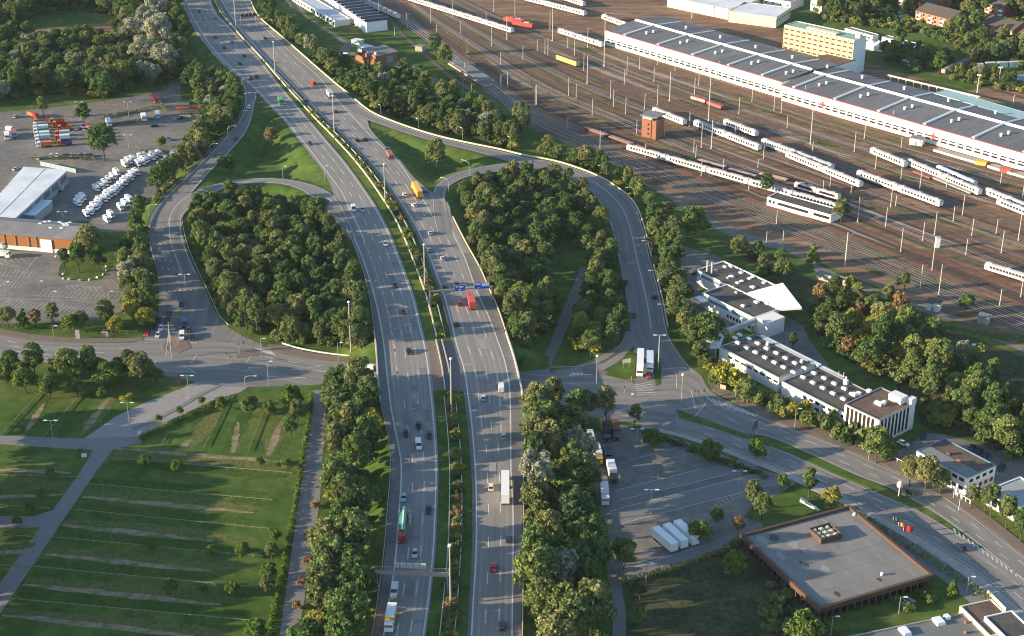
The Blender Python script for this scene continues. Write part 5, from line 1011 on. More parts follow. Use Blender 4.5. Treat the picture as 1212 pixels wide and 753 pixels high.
for k in range(NT+1):
    t = k/NT; i0, i1 = 0, NS
    if k in (8, 15, 23, 29): continue
    if k > 27: i0 = 30+random.randrange(0, 10)
    if k in (18, 25): i1 = 60
    wob = [math.sin(i*.05+k)*.0 for i in range(NS)]
    pts = [lo_[i].lerp(up_[i], t) for i in range(i0, i1)]
    track('railway_track', pts, BEDS[(k*7+k//3) % 4] if k > 3 else BEDS[0], SHINY if k < 4 or random.random() < .3 else RUST, 2.7, k)
WEEDS = [WEED, mat('dry_weeds', (.22,.185,.075), .95, spec=.1, var=.4, scale=.3, col2=(.11,.12,.035)), mat('pale_ballast', (.30,.255,.205), .95, spec=.1, var=.3, scale=.3), mat('dark_ballast', (.075,.06,.052), .95, spec=.1, var=.3, scale=.2)]
wm = [MB() for _ in WEEDS]; rw = random.Random(11)
for q in range(230):
    k = rw.choice([2,5,8,8,8,9,11,13,15,15,18,20,23,23,25,27,29,29,31,33,34,35])+rw.choice([.5,.5,.42,.58]); i0 = rw.randrange(0, NS-8); i1 = min(NS-1, i0+rw.randrange(4, 22)); wd = rw.uniform(.6, 2.1)*(1.6 if int(k) in (8,15,23,29) else 1); A, B = [], []
    if k > 28: i0 = max(i0, 32); i1 = max(i1, i0+4)
    for i in range(i0, min(i1, NS-1)+1):
        p = lo_[i].lerp(up_[i], k/NT); d = lo_[min(i+1, NS-1)]-lo_[max(0, i-1)]; d.normalize(); n = Vector((-d.y, d.x, 0)); u = (i-i0)/max(1, i1-i0); ww = wd*(.25+math.sin(math.pi*u))*rw.uniform(.6, 1.2); o = rw.uniform(-.4, .4)
        A.append(p+n*(ww/2+o)+Vector((0,0,.165+.0004*q))); B.append(p-n*(ww/2-o)+Vector((0,0,.165+.0004*q)))
    if len(A) > 2: wm[rw.choice([0,0,1,1,2,2,3])].strip(A, B)
for m_, b_, nm in zip(WEEDS, wm, ('trackside_weeds','dry_weeds','pale_ballast_patch','dark_ballast_patch')): o = struct(nm, b_, m_); o['kind'] = 'stuff' if 'weeds' in nm else 'structure'
# crossings between tracks
for a, b, s, e in ((4,7,20,34),(9,6,24,38),(10,13,30,46),(15,12,28,42),(17,20,34,50),(22,18,40,56),(6,9,50,66),(12,9,56,72),(14,17,60,76),(20,24,30,44),(3,1,40,60),(1,3,62,80)):
    pts = [];
    for i in range(s, e+1):
        u = (i-s)/(e-s); u = u*u*(3-2*u); pts.append(lo_[i].lerp(up_[i], (a+(b-a)*u)/NT))
    track('railway_track', pts, BEDS[1], RUST, 2.5, 40+a)
for k, (p, q) in enumerate((((930,32),(1330,152)),((930,27),(1330,146)),((770,-18),(1330,138)),((770,-24),(1330,132)))):
    a, b = W(*p), W(*q); track('railway_track', [a.lerp(b, i/20) for i in range(21)], BEDS[0], RUST, 2.7, 50+k)
a, b = W(30,41), W(145,33); track('railway_track', [a.lerp(b, i/8) for i in range(9)], BEDS[0], RUST, 2.7, 60)
for k, L in enumerate(([(458,-10),(484,18),(520,52),(556,84),(600,120)],[(440,-6),(470,34),(500,62),(540,96),(585,122)])):
    track('railway_track', cr_line([W(*p) for p in L], 6), BEDS[2], RUST, 2.7, 62+k)

# ---------------------------------------------------------------- trains
CW = mat('coach_white', (.70,.68,.68), .45, spec=.4, var=.06, scale=.2); CG = mat('coach_grey', (.42,.45,.50), .45, spec=.4); CR = mat('coach_red', (.42,.04,.03), .45, spec=.4)
CRF = mat('coach_roof', (.40,.37,.38), .7, var=.15, scale=.3); CRL = mat('coach_roof_blue', (.46,.55,.66), .5, var=.1, scale=.3); CUN = mat('underframe', (.05,.042,.038), .9); CWIN = mat('coach_window', (.025,.028,.035), .15, spec=.6)
CPINK = mat('coach_ribbon_red', (.55,.10,.07), .45)
def coach(parent, x, L, body, roof, ribbon=None, nwin=11, h=4.05, first=False):
    mb = MB(); mb.box((x, 0, 2.2), (L-.5, 2.8, 2.2)); c = mb.build('coach', body, parent)
    mb = MB(); n = 7; P = []
    for i in range(n+1):
        a = math.pi*i/n; P.append((1.41*math.cos(a), 3.3+math.sin(a)*(h-3.3)))
    vs = [(x-L/2+.25, y, z) for y, z in P]+[(x+L/2-.25, y, z) for y, z in P]; m = len(P)
    mb.add(vs, [(i, i+1, m+i+1, m+i) for i in range(m-1)]+[tuple(range(m))[::-1], tuple(range(m, 2*m))]); mb.build('roof', roof, c)
    mb = MB(); mb.box((x, 0, .95), (L-1.5, 2.3, .5)); mb.box((x-L*.36, 0, .6), (3.4, 2.2, .8)); mb.box((x+L*.36, 0, .6), (3.4, 2.2, .8)); mb.build('underframe', CUN, c)
    if ribbon: mb = MB(); mb.box((x, 0, 2.55), (L-3.2, 2.84, 1.25)); mb.build('ribbon', ribbon, c)
    key = ('win', nwin)
    if key not in WINM: WINM[key] = MB().box((0, 0, 0), ((L-5)/nwin*.66, 2.9, 1.05)).mesh('window', CWIN)
    for i in range(nwin): link('window', WINM[key], c, (x-L/2+2.5+(i+.5)*(L-5)/nwin, 0, 2.65))
    for s in (-1, 1): mb = MB(); mb.box((x+s*(L/2-1.25), 0, 2.25), (.85, 2.88, 2.0)); mb.build('door', CRF, c)
    mb = MB(); [mb.box((x+q*L, 0, h+.05), (1.8, 1.2, .3)) for q in (-.4, .0, .38)]; mb.build('roof_unit', CUN if ribbon else CRF, c)
    return c
WINM = {}
def train(pts, label, body=CW, roof=CRF, ribbon=None, name='passenger_train', cat='train', group=None):
    """pts: pixel positions of the coach ends along the roof"""
    P = [W(x, y, 3.6) for x, y in pts]; a, b = P[0], P[-1]; d = b-a
    t = thing(name, label, cat, (a.x, a.y, .2), math.atan2(d.y, d.x), group); x = 0
    n = len(pts)-1; L = d.length/n
    for i in range(n): coach(t, (i+.5)*L, L, body, roof, ribbon)
    return t
train([(743,171),(788,185.5),(836,198.5),(886,212.5),(938,227.5),(994,242.5)], 'longest white coach train, on the lower tracks behind the white railway building', CG, CRF, CW)
train([(942,215.5),(968,222.5),(994,230.5)], 'pair of white railcars with red window ribbons, above the longest train', CW, CRF, CPINK, 'railcar', 'railcar')
train([(774,127.5),(811,142.5)], 'single white coach just behind the brick signal tower')
train([(823,142.5),(853,155),(900,172.5)], 'two white coaches right of the brick signal tower')
train([(858,141.5),(896.5,156)], 'single white coach standing behind the two coaches near the signal tower')
train([(903,164.5),(944,179),(986,196)], 'two white coaches partly hidden behind a nearer coach pair, mid yard')
train([(932,179.5),(975,198),(1020,216)], 'two dusty white coaches in front of the partly hidden pair, mid yard')
train([(1016,202),(1062,219),(1115,238.5)], 'two white coaches ending beside a yellow buffer row')
train([(1032,175),(1073,192)], 'single white coach at the head of a line below the long hall')
train([(1075,188.5),(1116,205.5),(1161,225)], 'two white coaches following the single one below the long hall')
train([(1110,196.5),(1155,216)], 'single coach with a bright blue-white roof behind two white coaches', CW, CRL)
train([(1168,223),(1225,246)], 'white coach cut by the right edge, upper one'); train([(1182,235),(1232,255)], 'white coach cut by the right edge, just below another coach')
train([(1167,311),(1222,328)], 'white coach standing alone at the right edge of the lower yard')
train([(462,-11),(496,1),(523,7),(551,15.5),(579,25),(607,34)], 'long white and red train leaving the yard at the top edge', CW, CRF, CW)
train([(404,-14),(438,2),(472,17.5)], 'white train on the line beside the saw-tooth shed')
train([(600,-10),(636,1),(693,14)], 'two white coaches at the top edge above the red engines'); train([(662,34),(714,51)], 'pale coach train entering the end of the long hall'); train([(714,17.5),(742,28)], 'pale coach at the rear end of the long hall'); train([(664,-6),(692,3)], 'short pale coach at the very top edge')
def loco(px, py, label, ang):
    p = W(px, py); t = thing('locomotive', label, 'locomotive', p, ang); MB().box((0,0,2.4),(15,2.9,2.2)).box((-3,0,3.7),(5,2.7,.7)).build('body', mat('loco_red', (.55,.06,.04), .45), t); MB().box((0,0,.9),(14,2.4,.9)).build('underframe', CUN, t)
    MB().box((-7.4,0,3),(.4,2.5,.9)).build('windscreen', CWIN, t); MB().box((3,0,3.8),(4,1.8,.5)).build('roof_gear', METAL, t)
loco(609,28,'red engine next to the end of the long train, front one', R(-32)); loco(619,32.5,'red engine right of the other at the top of the yard', R(-32))
def wagon(pts, label, col, h, cat='wagon', deck=None):
    a, b = W(*pts[0]), W(*pts[1]); d = b-a; t = thing('freight_wagon', label, cat, (a.x,a.y,.2), math.atan2(d.y,d.x)); L = d.length
    MB().box((L/2,0,1.1+h/2),(L,2.7,h)).build('body', col, t); MB().box((L/2,0,.8),(L-1,2.2,.5)).build('underframe', CUN, t)
    for x in (L*.15, L*.85): mb = MB(); mb.tube((x,-1.1,.45),(x,1.1,.45),.45,.45,10); mb.build('wheel', CUN, t)
    if deck: MB().box((L/2,0,1.1+h+.06),(L-.6,2.3,.12)).build('load', deck, t)
    return t
wagon([(660,72),(684,80.5)], 'old yellow box wagon alone in the upper yard', mat('wagon_yellow', (.55,.40,.13), .7, var=.25, scale=.4), 2.6, deck=ROOFB)
wagon([(819,119),(836,124)], 'pale works wagon with machinery, below the long hall', CONCR, 1.6, deck=CR); wagon([(838,125),(855,131)], 'red works wagon beside the pale one below the long hall', mat('wagon_red', (.40,.10,.07), .7, var=.2, scale=.5), 1.4)
fl = mat('flat_red', (.27,.10,.08), .8, var=.25, scale=.5)
for i, (x, y) in enumerate(((692,154),(722,164.5),(752,175.5),(782,186))):
    wagon([(x,y),(x+27,y+9.6)], ('first','second','third','fourth')[i]+' of the low rust-red flat wagons left of the signal tower, counted from the left', fl, .5, deck=mat('wagon_deck', (.32,.24,.2), .9, var=.25, scale=.5) if i != 2 else CR)
for i, (x, y) in enumerate(((826,192.5),(862,203.5),(899,208.5))): wagon([(x,y),(x+33,y+9 if i < 2 else y+8)], ('left','middle','right')[i]+' pale-decked flat wagon in the line above the longest train', fl, .5, deck=mat('wagon_deck_pale', (.45,.36,.32), .9, var=.2, scale=.5))
wagon([(1082,206),(1102,214)], 'rust-red flat wagon beside the long grey ramp wagon', fl, .6); wagon([(1104,213),(1150,232)], 'long grey flat wagon on the grassy track below the coaches', CONCR, .5)
# platforms in the yard
for pts, lb in ((((1108,178),(1160,193)),'pale loading platform below the long hall, left one'),(((1172,197),(1225,213)),'pale loading platform below the long hall, right one')):
    a, b = W(*pts[0]), W(*pts[1]); d = b-a; t = thing('loading_platform', lb, 'platform', (a.x,a.y,0), math.atan2(d.y,d.x)); MB().box((d.length/2,0,.5),(d.length,5,1.0)).build('slab', CONCR, t); MB().box((d.length/2,-2.6,.6),(d.length,.2,1.1)).build('edge', WHITEW, t)
for p, lb, m, sz in (((1161,195),'orange-yellow skip on the loading platform',mat('skip_yellow',(.6,.38,.08),.7),(5,3,2)),((1190,204),'red skip beside the right loading platform',mat('skip_red',(.5,.1,.06),.7),(5,3,2))):
    q = W(*p); t = thing('skip', lb, 'skip', (q.x,q.y,0), R(-30)); MB().box((0,0,sz[2]/2),sz,taper=1.1).build('tub', m, t)
# ---------------------------------------------------------------- overhead line masts
MASTM = mat('mast_steel', (.47,.45,.38), .75, var=.12, scale=1)
def mast_proto():
    t = thing('overhead_mast', '', 'mast'); mb = MB(); mb.tube((0,0,0),(0,0,10),.2,.14,6); mb.build('pole', MASTM, t)
    MB().box((0,0,.2),(.7,.7,.5)).build('footing', CONCR, t)
    mb = MB(); mb.tube((0,0,9),(1.3,2.6,9.3),.06,.06,4); mb.tube((0,0,8),(1.3,2.6,9.2),.05,.05,4); mb.build('bracket', MASTM, t); return note(t)
MP = mast_proto()
MASTS = [(449,24,2.5),(482,34,15),(510,27,10),(517,47.5,29),(536,20,2.5),(545,40,24),(553,62.5,45),(575.5,31,15),(582,55,30),(600,47,20),(592.5,77.5,61),(562,80,69),(584.5,14,0),(550,87,74),(548,109,92),(558,114,99),(593,104,87.5),(601,104,85),(467,42.5,32),(609.5,21,0),(651,35,12.5),(654,49,9),(680,66,41),(672,57,40),(636,60,46),(645,64,46),(648.5,65,46),(619,71,54),(691,84,62),(695,99,66),(715,79,15),(695.5,57,32),(742,89,67),(739,100,82),(757,82,62),(778,77,57),(799,84,68),(774,97,80),(792.5,120,85),(778,125,100),(822,112,92),(827,101,85),(838.5,144,91),(850,95,72),(890,121,104),(874.5,135,115),(763,130,110),(740.5,135,115),(722.5,117,95),(726,127,106),(701,137,117),(682,116,99),(673,114,91),(635,124,100),(633.5,125,102),(671,151,139),(710,182,155),(830,175,145),(842,176,142),(821,181,165),(823.5,187,172),(753.5,159,141),(786.5,162,144),(763.5,186,170),(903.5,188,172),(816,150,132),(916,131,110),(924.5,134,110),(951.5,125,101),(959,171,130),(931.5,152,136),(961.5,181,167),(1023,164,140),(1055,156,131),(1066.5,175,162),(1011,180,156),(1186,184,166),(1199,124,112),(1015,263,233),(1000,315,275),(926,295,273),(919,265,249),(973.5,232,213),(1048,269,245.5),(1054,245.5,223),(1060,244,231),(1066,298,270),(1092,285,263),(1106,278,250.5),(1128,262,244),(1150,280,258),(1139,255,230),(1088,229,202),(1066,214,197),(1179,277,259),(1205,285,252),(1185,300,273),(1143,302,283),(1103,320,293),(1089,342,313),(1111,349,313),(1183,362,342),(1184,218,204),(1210,235.5,215.5),(855.5,208,188),(830,208,188),(886,225.5,217),(907,288,274),(1208,352,330),(897,199,188),(870,160,146),(1007,231,220),(1036,200,180),(982,224,205),(1120,222,204)]
for x, y, yt in MASTS:
    h = pxh(x, y, yt); place(MP, W(x, y), R(-30), 'pale steel overhead line mast standing among the railway tracks', 'overhead line masts in the rail yard', (1, 1, h/10) if h < 14 else (1.5, 1.5, h/10))
def flood(px, py, yt, label, head=True):
    h = pxh(px, py, yt); t = thing('floodlight_mast', label, 'mast', W(px, py)); mb = MB(); mb.tube((0,0,0),(0,0,h),.35,.2,8); mb.build('pole', MASTM, t); MB().box((0,0,h),(2.2,.8,.7)).build('lamp_head', WHITEP, t)
flood(1151,431,408.5,'lone floodlight mast on the weedy ground right of the factory trees'); flood(1156.5,110,89,'thick pale pylon behind the long hall, left one'); flood(1181.5,102.5,80,'thick pale pylon behind the long hall, right one'); flood(779.5,47.5,35,'mast standing behind the left hall roof'); flood(819,21.5,4,'mast behind the left hall near the cream industrial halls')
p = W(1109,293); t = thing('relay_cabinet', 'tall white cabinet standing upright between the tracks', 'cabinet', p); MB().box((0,0,2.4),(1.8,1.8,4.8)).build('case', WHITEP, t); MB().box((0,0,4.9),(2.0,2.0,.2)).build('lid', GALV, t)
# pipe bridge behind the long hall
a, b = W(1051,91,3), W(1160,117,3); d = b-a; t = thing('pipe_bridge', 'cream-coloured pipe run on short posts behind the long hall', 'pipe run', (a.x,a.y,0), math.atan2(d.y,d.x)); MB().box((d.length/2,0,4.0),(d.length,1.0,.7)).build('pipe_deck', CREAM, t)
for i in range(12): MB().box((2+i*(d.length-4)/11,0,1.8),(.4,.6,3.7)).build('post', CREAM, t)
# ---------------------------------------------------------------- vehicles (front faces +x)
TYRE = mat('tyre', (.015,.015,.016), .9); LAMP = mat('headlamp', (.75,.75,.72), .2, spec=.7); TAIL = mat('tail_lamp', (.40,.02,.02), .3); CGL = mat('car_glass', (.02,.024,.028), .08, spec=.7)
PAINT = {}
def paint(name, c, metal=.0): return mat('paint_'+name, c, .28, metal=metal, spec=.6)
PC = {'white':(.74,.74,.73),'silver':(.46,.48,.50),'grey':(.22,.23,.24),'dark':(.022,.024,.028),'black':(.012,.012,.014),'red':(.48,.022,.018),'darkred':(.16,.02,.018),'blue':(.03,.07,.22),'darkblue':(.015,.025,.06),'cyan':(.30,.42,.46),'beige':(.62,.55,.42),'green':(.05,.30,.10),'yellow':(.72,.42,.03),'orange':(.62,.14,.02),'purple':(.10,.07,.17)}
def loft(mb, secs, mi=None):
    """secs: list of (x, halfwidth, z0, z1) cross boxes lofted along x"""
    n = len(secs); vs = []
    for x, hw, z0, z1 in secs: vs += [(x,-hw,z0),(x,hw,z0),(x,hw*.96,z1),(x,-hw*.96,z1)]
    fs = []
    for i in range(n-1):
        a, b = 4*i, 4*i+4
        for j in range(4): fs.append((a+j, a+(j+1) % 4, b+(j+1) % 4, b+j))
    fs += [(0,3,2,1), (4*n-4,4*n-3,4*n-2,4*n-1)]; mb.add(vs, fs, mi)
def wheels(t, xs, hw, r=.33, wd=.24):
    for x in xs:
        for s in (-1, 1): mb = MB(); mb.tube((x, s*(hw-wd), r), (x, s*(hw+.01), r), r, r, 12); mb.build('wheel', TYRE, t)
VP = {}
def car_proto(col, kind='car'):
    key = (kind, col)
    if key in VP: return VP[key]
    t = thing('parked_car' if False else kind, '', kind); m = paint(col, PC[col], .0)
    if kind == 'car':
        mb = MB(); loft(mb, [(-2.1,.78,.35,.85),(-2.0,.84,.28,.95),(-.9,.88,.25,.98),(.6,.88,.25,.95),(1.7,.85,.25,.80),(2.1,.72,.32,.62)]); mb.add([(-1.35,-.62,1.42),(.15,-.62,1.42),(.15,.62,1.42),(-1.35,.62,1.42),(-1.35,-.6,1.36),(.15,-.6,1.36),(.15,.6,1.36),(-1.35,.6,1.36)], [(0,1,2,3),(4,7,6,5),(0,4,5,1),(1,5,6,2),(2,6,7,3),(3,7,4,0)]); mb.build('body', m, t)
        mb = MB(); loft(mb, [(-1.95,.70,.9,.95),(-1.35,.74,.9,1.38),(.15,.74,.9,1.38),(.95,.70,.88,.92)]); mb.build('window', CGL, t); wheels(t, (-1.3, 1.35), .86)
        for s in (-.6, .6): MB().box((2.06,s,.60),(.1,.28,.14)).build('headlight', LAMP, t); MB().box((-2.08,s,.74),(.06,.26,.14)).build('tail_light', TAIL, t)
    elif kind == 'van':
        mb = MB(); loft(mb, [(-2.6,.94,.35,2.1),(-2.5,.96,.3,2.2),(1.1,.96,.3,2.2),(1.75,.95,.3,1.35),(2.55,.88,.32,1.0)]); mb.build('body', m, t)
        mb = MB(); mb.add([(1.16,-.84,2.12),(1.16,.84,2.12),(1.78,.84,1.38),(1.78,-.84,1.38),(1.12,-.84,2.0),(1.12,.84,2.0),(1.7,.84,1.3),(1.7,-.84,1.3)], [(0,3,2,1),(4,5,6,7),(0,1,5,4),(1,2,6,5),(2,3,7,6),(3,0,4,7)]); mb.build('windscreen', CGL, t)
        for s in (-1, 1): MB().box((.75,s*.945,1.6),(.9,.05,.5)).build('side_window', CGL, t)
        wheels(t, (-1.6, 1.65), .94, .36)
        for s in (-.65, .65): MB().box((2.52,s,.75),(.1,.3,.18)).build('headlight', LAMP, t); MB().box((-2.6,s*1.2,1.2),(.06,.16,.5)).build('tail_light', TAIL, t)
    VP[key] = note(t); return t
def truck(name, label, cat, cabc, boxc, L=8.5, boxh=2.5, kind='box', deckc=None, group=None, roofc=None):
    """rigid lorry; front at +x, centred"""
    t = thing(name, label, cat, group=group); cm = paint(cabc, PC[cabc]); x1 = L/2; z0 = 1.05
    mb = MB(); loft(mb, [(x1-2.1,1.2,.5,2.9),(x1-1.9,1.24,.45,3.0),(x1-.5,1.24,.45,2.95),(x1-.1,1.2,.5,1.9),(x1,1.15,.5,1.5)]); mb.build('cab', cm, t)
    mb = MB(); mb.add([(x1-.46,-1.1,2.8),(x1-.46,1.1,2.8),(x1-.05,1.1,1.85),(x1-.05,-1.1,1.85),(x1-.6,-1.1,2.8),(x1-.6,1.1,2.8),(x1-.3,1.1,1.8),(x1-.3,-1.1,1.8)], [(0,3,2,1),(4,5,6,7),(0,1,5,4),(1,2,6,5),(2,3,7,6),(3,0,4,7)]); mb.build('windscreen', CGL, t)
    for s in (-1, 1): MB().box((x1-1.0,s*1.23,2.2),(.9,.06,.7)).build('side_window', CGL, t); MB().box((x1-.02,s*.85,.85),(.1,.35,.22)).build('headlight', LAMP, t)
    MB().box((-1,0,.85),(L-2.2,1.0,.3)).build('chassis', CUN, t); bl = L-2.4
    bm_ = boxc if not isinstance(boxc, str) else paint(boxc, PC[boxc])
    if kind == 'box':
        mb = MB(); mb.box((-L/2+bl/2,0,z0+boxh/2),(bl,2.5,boxh)); o = mb.build('cargo_box', bm_, t)
        if roofc is not None: MB().box((-L/2+bl/2,0,z0+boxh+.03),(bl-.05,2.45,.06)).build('roof', roofc, o)
    elif kind == 'tank':
        mb = MB(); mb.tube((-L/2,0,2.25),(-L/2+bl,0,2.25),1.15,1.15,16); o = mb.build('tank', bm_, t); MB().box((-L/2+bl/2,0,3.4),(bl-.4,.5,.12)).build('catwalk', WHITEP, o)
    elif kind == 'tip':
        mb = MB(); mb.box((-L/2+bl/2,0,z0+.25),(bl,2.4,.4)); mb.box((-L/2+bl/2,-1.2,z0+.7),(bl,.1,.9)); mb.box((-L/2+bl/2,1.2,z0+.7),(bl,.1,.9)); mb.box((-L/2+.05,0,z0+.7),(.1,2.3,.9)); mb.build('tipper_body', bm_, t)
    n = 3 if L > 10 else 2
    for x in [x1-1.0]+[-L/2+1.2+i*1.4 for i in range(n)]:
        for s in (-1, 1): mb = MB(); mb.tube((x,s*.85,.5),(x,s*1.22,.5),.5,.5,12); mb.build('wheel', TYRE, t)
    return note(t)
FWD = lambda p, q: math.atan2(q.y-p.y, q.x-p.x)
def mdir(fn, y, z=MZ): return FWD(W(fn(y), y, z), W(fn(y-4), y-4, z))      # heading away from the camera
def onroad(proto, px, py, z, rz, label):
    return place(proto, W(px, py, z+.03), rz, label)
CARS = [ # px, py, colour, kind, south/north, label
 (478,591,'cyan','car','S','pale turquoise car in front of the green tanker'),(507,605,'dark','car','S','dark car in the middle lane beside the green tanker'),(491,657,'silver','car','S','silver car between the green tanker and the sign gantry'),(467,702,'white','van','S','white van just below the sign gantry'),
 (484,417.5,'black','car','S','black car on the motorway bridge, left carriageway'),(495.5,505.5,'black','car','S','upper black car of the trio above the white minibus'),(480.5,514.5,'black','car','S','left black car of the trio above the white minibus'),(508,517,'darkblue','car','S','right dark car of the trio above the white minibus'),(495.5,529,'white','van','S','white minibus behind three dark cars'),
 (418.5,249,'white','van','S','white van beside a silver car where the loop road joins'),(429,249.5,'silver','car','S','silver car beside the white van where the loop road joins'),(456,290,'silver','car','S','bright silver car alone on the left carriageway bend'),(467.5,339,'dark','car','S','dark car on the left carriageway, level with the blue signs'),(477.5,371,'dark','car','S','dark car on the left carriageway just before the bridge'),
 (367,171,'dark','car','S','lone dark car beside the bright grass triangle'),(304,92,'dark','car','S','dark car next to the tall mast near the top ramp'),(236,14,'darkblue','car','S','dark car near the top edge, leftmost lane'),(255,23,'grey','car','S','grey car near the top edge in the right lane'),(255,45,'dark','car','S','first of the dark cars bunched near the top, left one'),(259,53,'silver','car','S','silver car in the bunch near the top'),(265,57,'dark','car','S','dark car right of the silver one in the bunch near the top'),(275,51,'grey','car','S','grey car in the right lane beside the bunch near the top'),(289,67,'dark','car','S','dark car in the right lane below the bunch near the top'),(284,76,'dark','car','S','dark car in the middle lane below the bunch near the top'),(297,93.5,'dark','car','S','dark car just above the lone green tractor'),
 (295.5,33,'silver','car','N','silver car passing below the far sign gantry'),(306,51,'white','car','N','white car near the top on the right carriageway'),(313.5,46,'dark','car','N','dark car right of the white one near the top'),(371,100,'red','van','N','small red van on the right carriageway near the top bend'),(397,133,'dark','car','N','dark car behind the grey lorry where the ramp leaves'),(422.5,167,'black','car','N','left black car of the pair beside the grass wedge'),(432,166,'dark','car','N','right black car of the pair beside the grass wedge'),
 (479,231.5,'white','car','N','white car left of the yellow lorry'),(490,244,'white','car','N','white car directly behind the yellow lorry'),(509,277,'silver','car','N','silver-grey car where the loop road leaves'),(508,297,'grey','car','N','grey car hugging the left line above the blue signs'),(524,307,'silver','car','N','silver-blue car in the middle lane above the blue signs'),(525.5,340,'dark','car','N','dark car under the left end of the blue sign gantry'),(540.5,337.5,'dark','car','N','dark car half hidden by the left blue sign'),(544,360.5,'darkred','car','N','dark red car beside the red lorry'),(540,385,'darkred','car','N','dark red car behind the red lorry, in the left lane'),
 (572,472,'silver','car','N','silver car on the right carriageway beside the white van'),(593,461,'white','van','N','white van on the right carriageway just past the bridge'),(596,517.5,'silver','car','N','white-silver car above the white articulated lorry'),(581,578,'beige','car','N','beige car left of the white articulated lorry'),(602,639.5,'darkblue','car','N','dark blue car below the white articulated lorry'),(584,673,'red','car','N','bright red car in the middle lane'),(595,742,'black','car','N','black car near the bottom edge on the right carriageway')]
for x, y, c, k, dr, lb in CARS:
    fn = (lambda q: (lleft(q)+LR(q))/2) if dr == 'S' else (lambda q: (RL(q)+rright(q))/2)
    rz = mdir(fn, y)+(math.pi if dr == 'S' else 0); onroad(car_proto(c, k), x, y, MZ, rz, lb)
def rz_px(p, q, z=0): return FWD(W(*p, z), W(*q, z))
OTHER = [ # px, py, z, colour, kind, toward pixel, label
 (294.5,128,5.4,'white','car',(289,140),'white car at the top of the left ramp'),(279,165,4.6,'dark','car',(268,178),'dark car on the curve of the left ramp'),(260,185,3.7,'grey','car',(248,196),'grey car lower on the curve of the left ramp'),(774,352,.3,'dark','car',(770,330),'dark car climbing the right ramp beside the curb'),(750,374,.2,'dark','car',(752,386),'dark car on the right ramp near the slip road'),
 (174,396,.07,'red','car',(171,402),'bright red car first in the left lane at the junction'),(187,398,.07,'silver','car',(185,403),'silver car beside the red one at the junction stop line'),(183,388,.06,'dark','car',(181,393),'dark car behind the red one at the junction'),(187.5,380,.06,'black','car',(185,386),'black car third in the left queue at the junction'),(200,372,.06,'dark','car',(198,378),'dark car rearmost in the second lane of the junction queue'),(198,379.5,.06,'black','car',(196,385),'black car in the second lane of the junction queue'),(190.5,390,.06,'white','car',(188.5,396),'white-nosed car behind the silver one at the junction'),(218.7,385,.06,'blue','van',(218,391),'dark blue van in the junction queue'),(214,391.5,.06,'dark','car',(213,398),'dark car behind the white one in the right lanes of the junction queue'),(215.5,400,.06,'white','van',(215,406),'white van first in the right lanes of the junction queue'),(227,401,.06,'black','car',(226,407),'black car beside the white van at the junction stop line'),(223,392,.06,'dark','car',(222,398),'dark car behind the black one at the junction stop line'),(214.5,361,.06,'dark','car',(214,370),'dark car by the double lamp post on the left ramp'),(200,372-2,.06,'dark','car',(199,378),'') ,
 (435,438,.08,'white','van',(420,436),'white van emerging from under the motorway bridge'),(683.5,473.5,.08,'black','car',(690,474),'black car on the street right of the bridge, left one'),(705,475,.08,'black','car',(712,476),'black car on the street right of the bridge, right one'),(768,446,.08,'red','car',(768,452),'red car in front of the blue and white lorry at the lights'),
 (895,581,.06,'red','car',(899,584),'shiny red car parked alone in the lorry park exit'),(1136,649,.08,'darkblue','car',(1126,642),'dark blue car on the main road at the lower right'),(1072,584.5,.09,'dark','car',(1080,589),'dark car beside the round sign on the median'),(1069,526.5,.07,'white','car',(1075,529),'white car with red tail parked by the columned office'),(1185,555,.07,'darkblue','car',(1181,560),'dark blue car parked at the end of the white two-storey block'),(1150,532,.07,'darkblue','car',(1146,537),'dark car parked behind the white two-storey block, left one'),(1158,536,.07,'dark','car',(1154,541),'dark car parked behind the white two-storey block, middle one'),(1166,541,.07,'darkblue','car',(1162,546),'dark car parked behind the white two-storey block, right one'),(824,324,.07,'dark','car',(828,321),'dark car parked by the notch of the stepped factory'),(1092,517,.07,'black','car',(1090,522),'dark car half hidden by shrubs beside the columned office'),
 (410.5,67.5,.08,'white','van',(416,70),'white van beside the brick annexe'),(447,86,.05,'white','van',(455,88),'white van among trees below the brick workshop'),(455,87,.05,'silver','van',(463,89),'silver van among trees below the brick workshop')]
for x, y, z, c, k, q, lb in OTHER:
    if lb: onroad(car_proto(c, k), x, y, z, rz_px((x, y), q, z), lb)
def lorry(x, y, z, proto, q, lb=None): return onroad(proto, x, y, z, rz_px((x, y), q, z), lb or proto['label'])
# motorway lorries
lorry(477,627,MZ,truck('tanker_lorry','green road tanker with a white catwalk and red cab','tanker lorry','red',paint('tankgreen',(.03,.20,.13)),15,2.5,'tank'),(476,640))
lorry(462.5,738,MZ,truck('box_lorry','yellow-sided box lorry with white roof and white cab near the bottom edge','lorry','white',paint('lorry_yellow',(.75,.42,.03)),9,2.6,'box',roofc=WHITEP),(460,750))
lorry(493.5,229,MZ,truck('box_lorry','long orange-yellow box lorry on the right carriageway','lorry','yellow',paint('lorry_orange',(.75,.38,.02)),16,2.9,'box'),(486,215))
lorry(557.5,360,MZ,truck('box_lorry','red lorry with red box body passing the blue sign gantry','lorry','red',paint('lorry_red',(.55,.09,.06)),13,2.7,'box'),(555,350))
lorry(598,582,MZ,truck('articulated_lorry','long white articulated lorry on the right carriageway','lorry','white',WHITEP,17,3.0,'box'),(598,570))
lorry(461,185,MZ,truck('flatbed_lorry','lorry with blue cab and brown open body beside the grass wedge','lorry','blue',mat('lorry_brown',(.30,.13,.07),.7),11,1.4,'box'),(456,176))
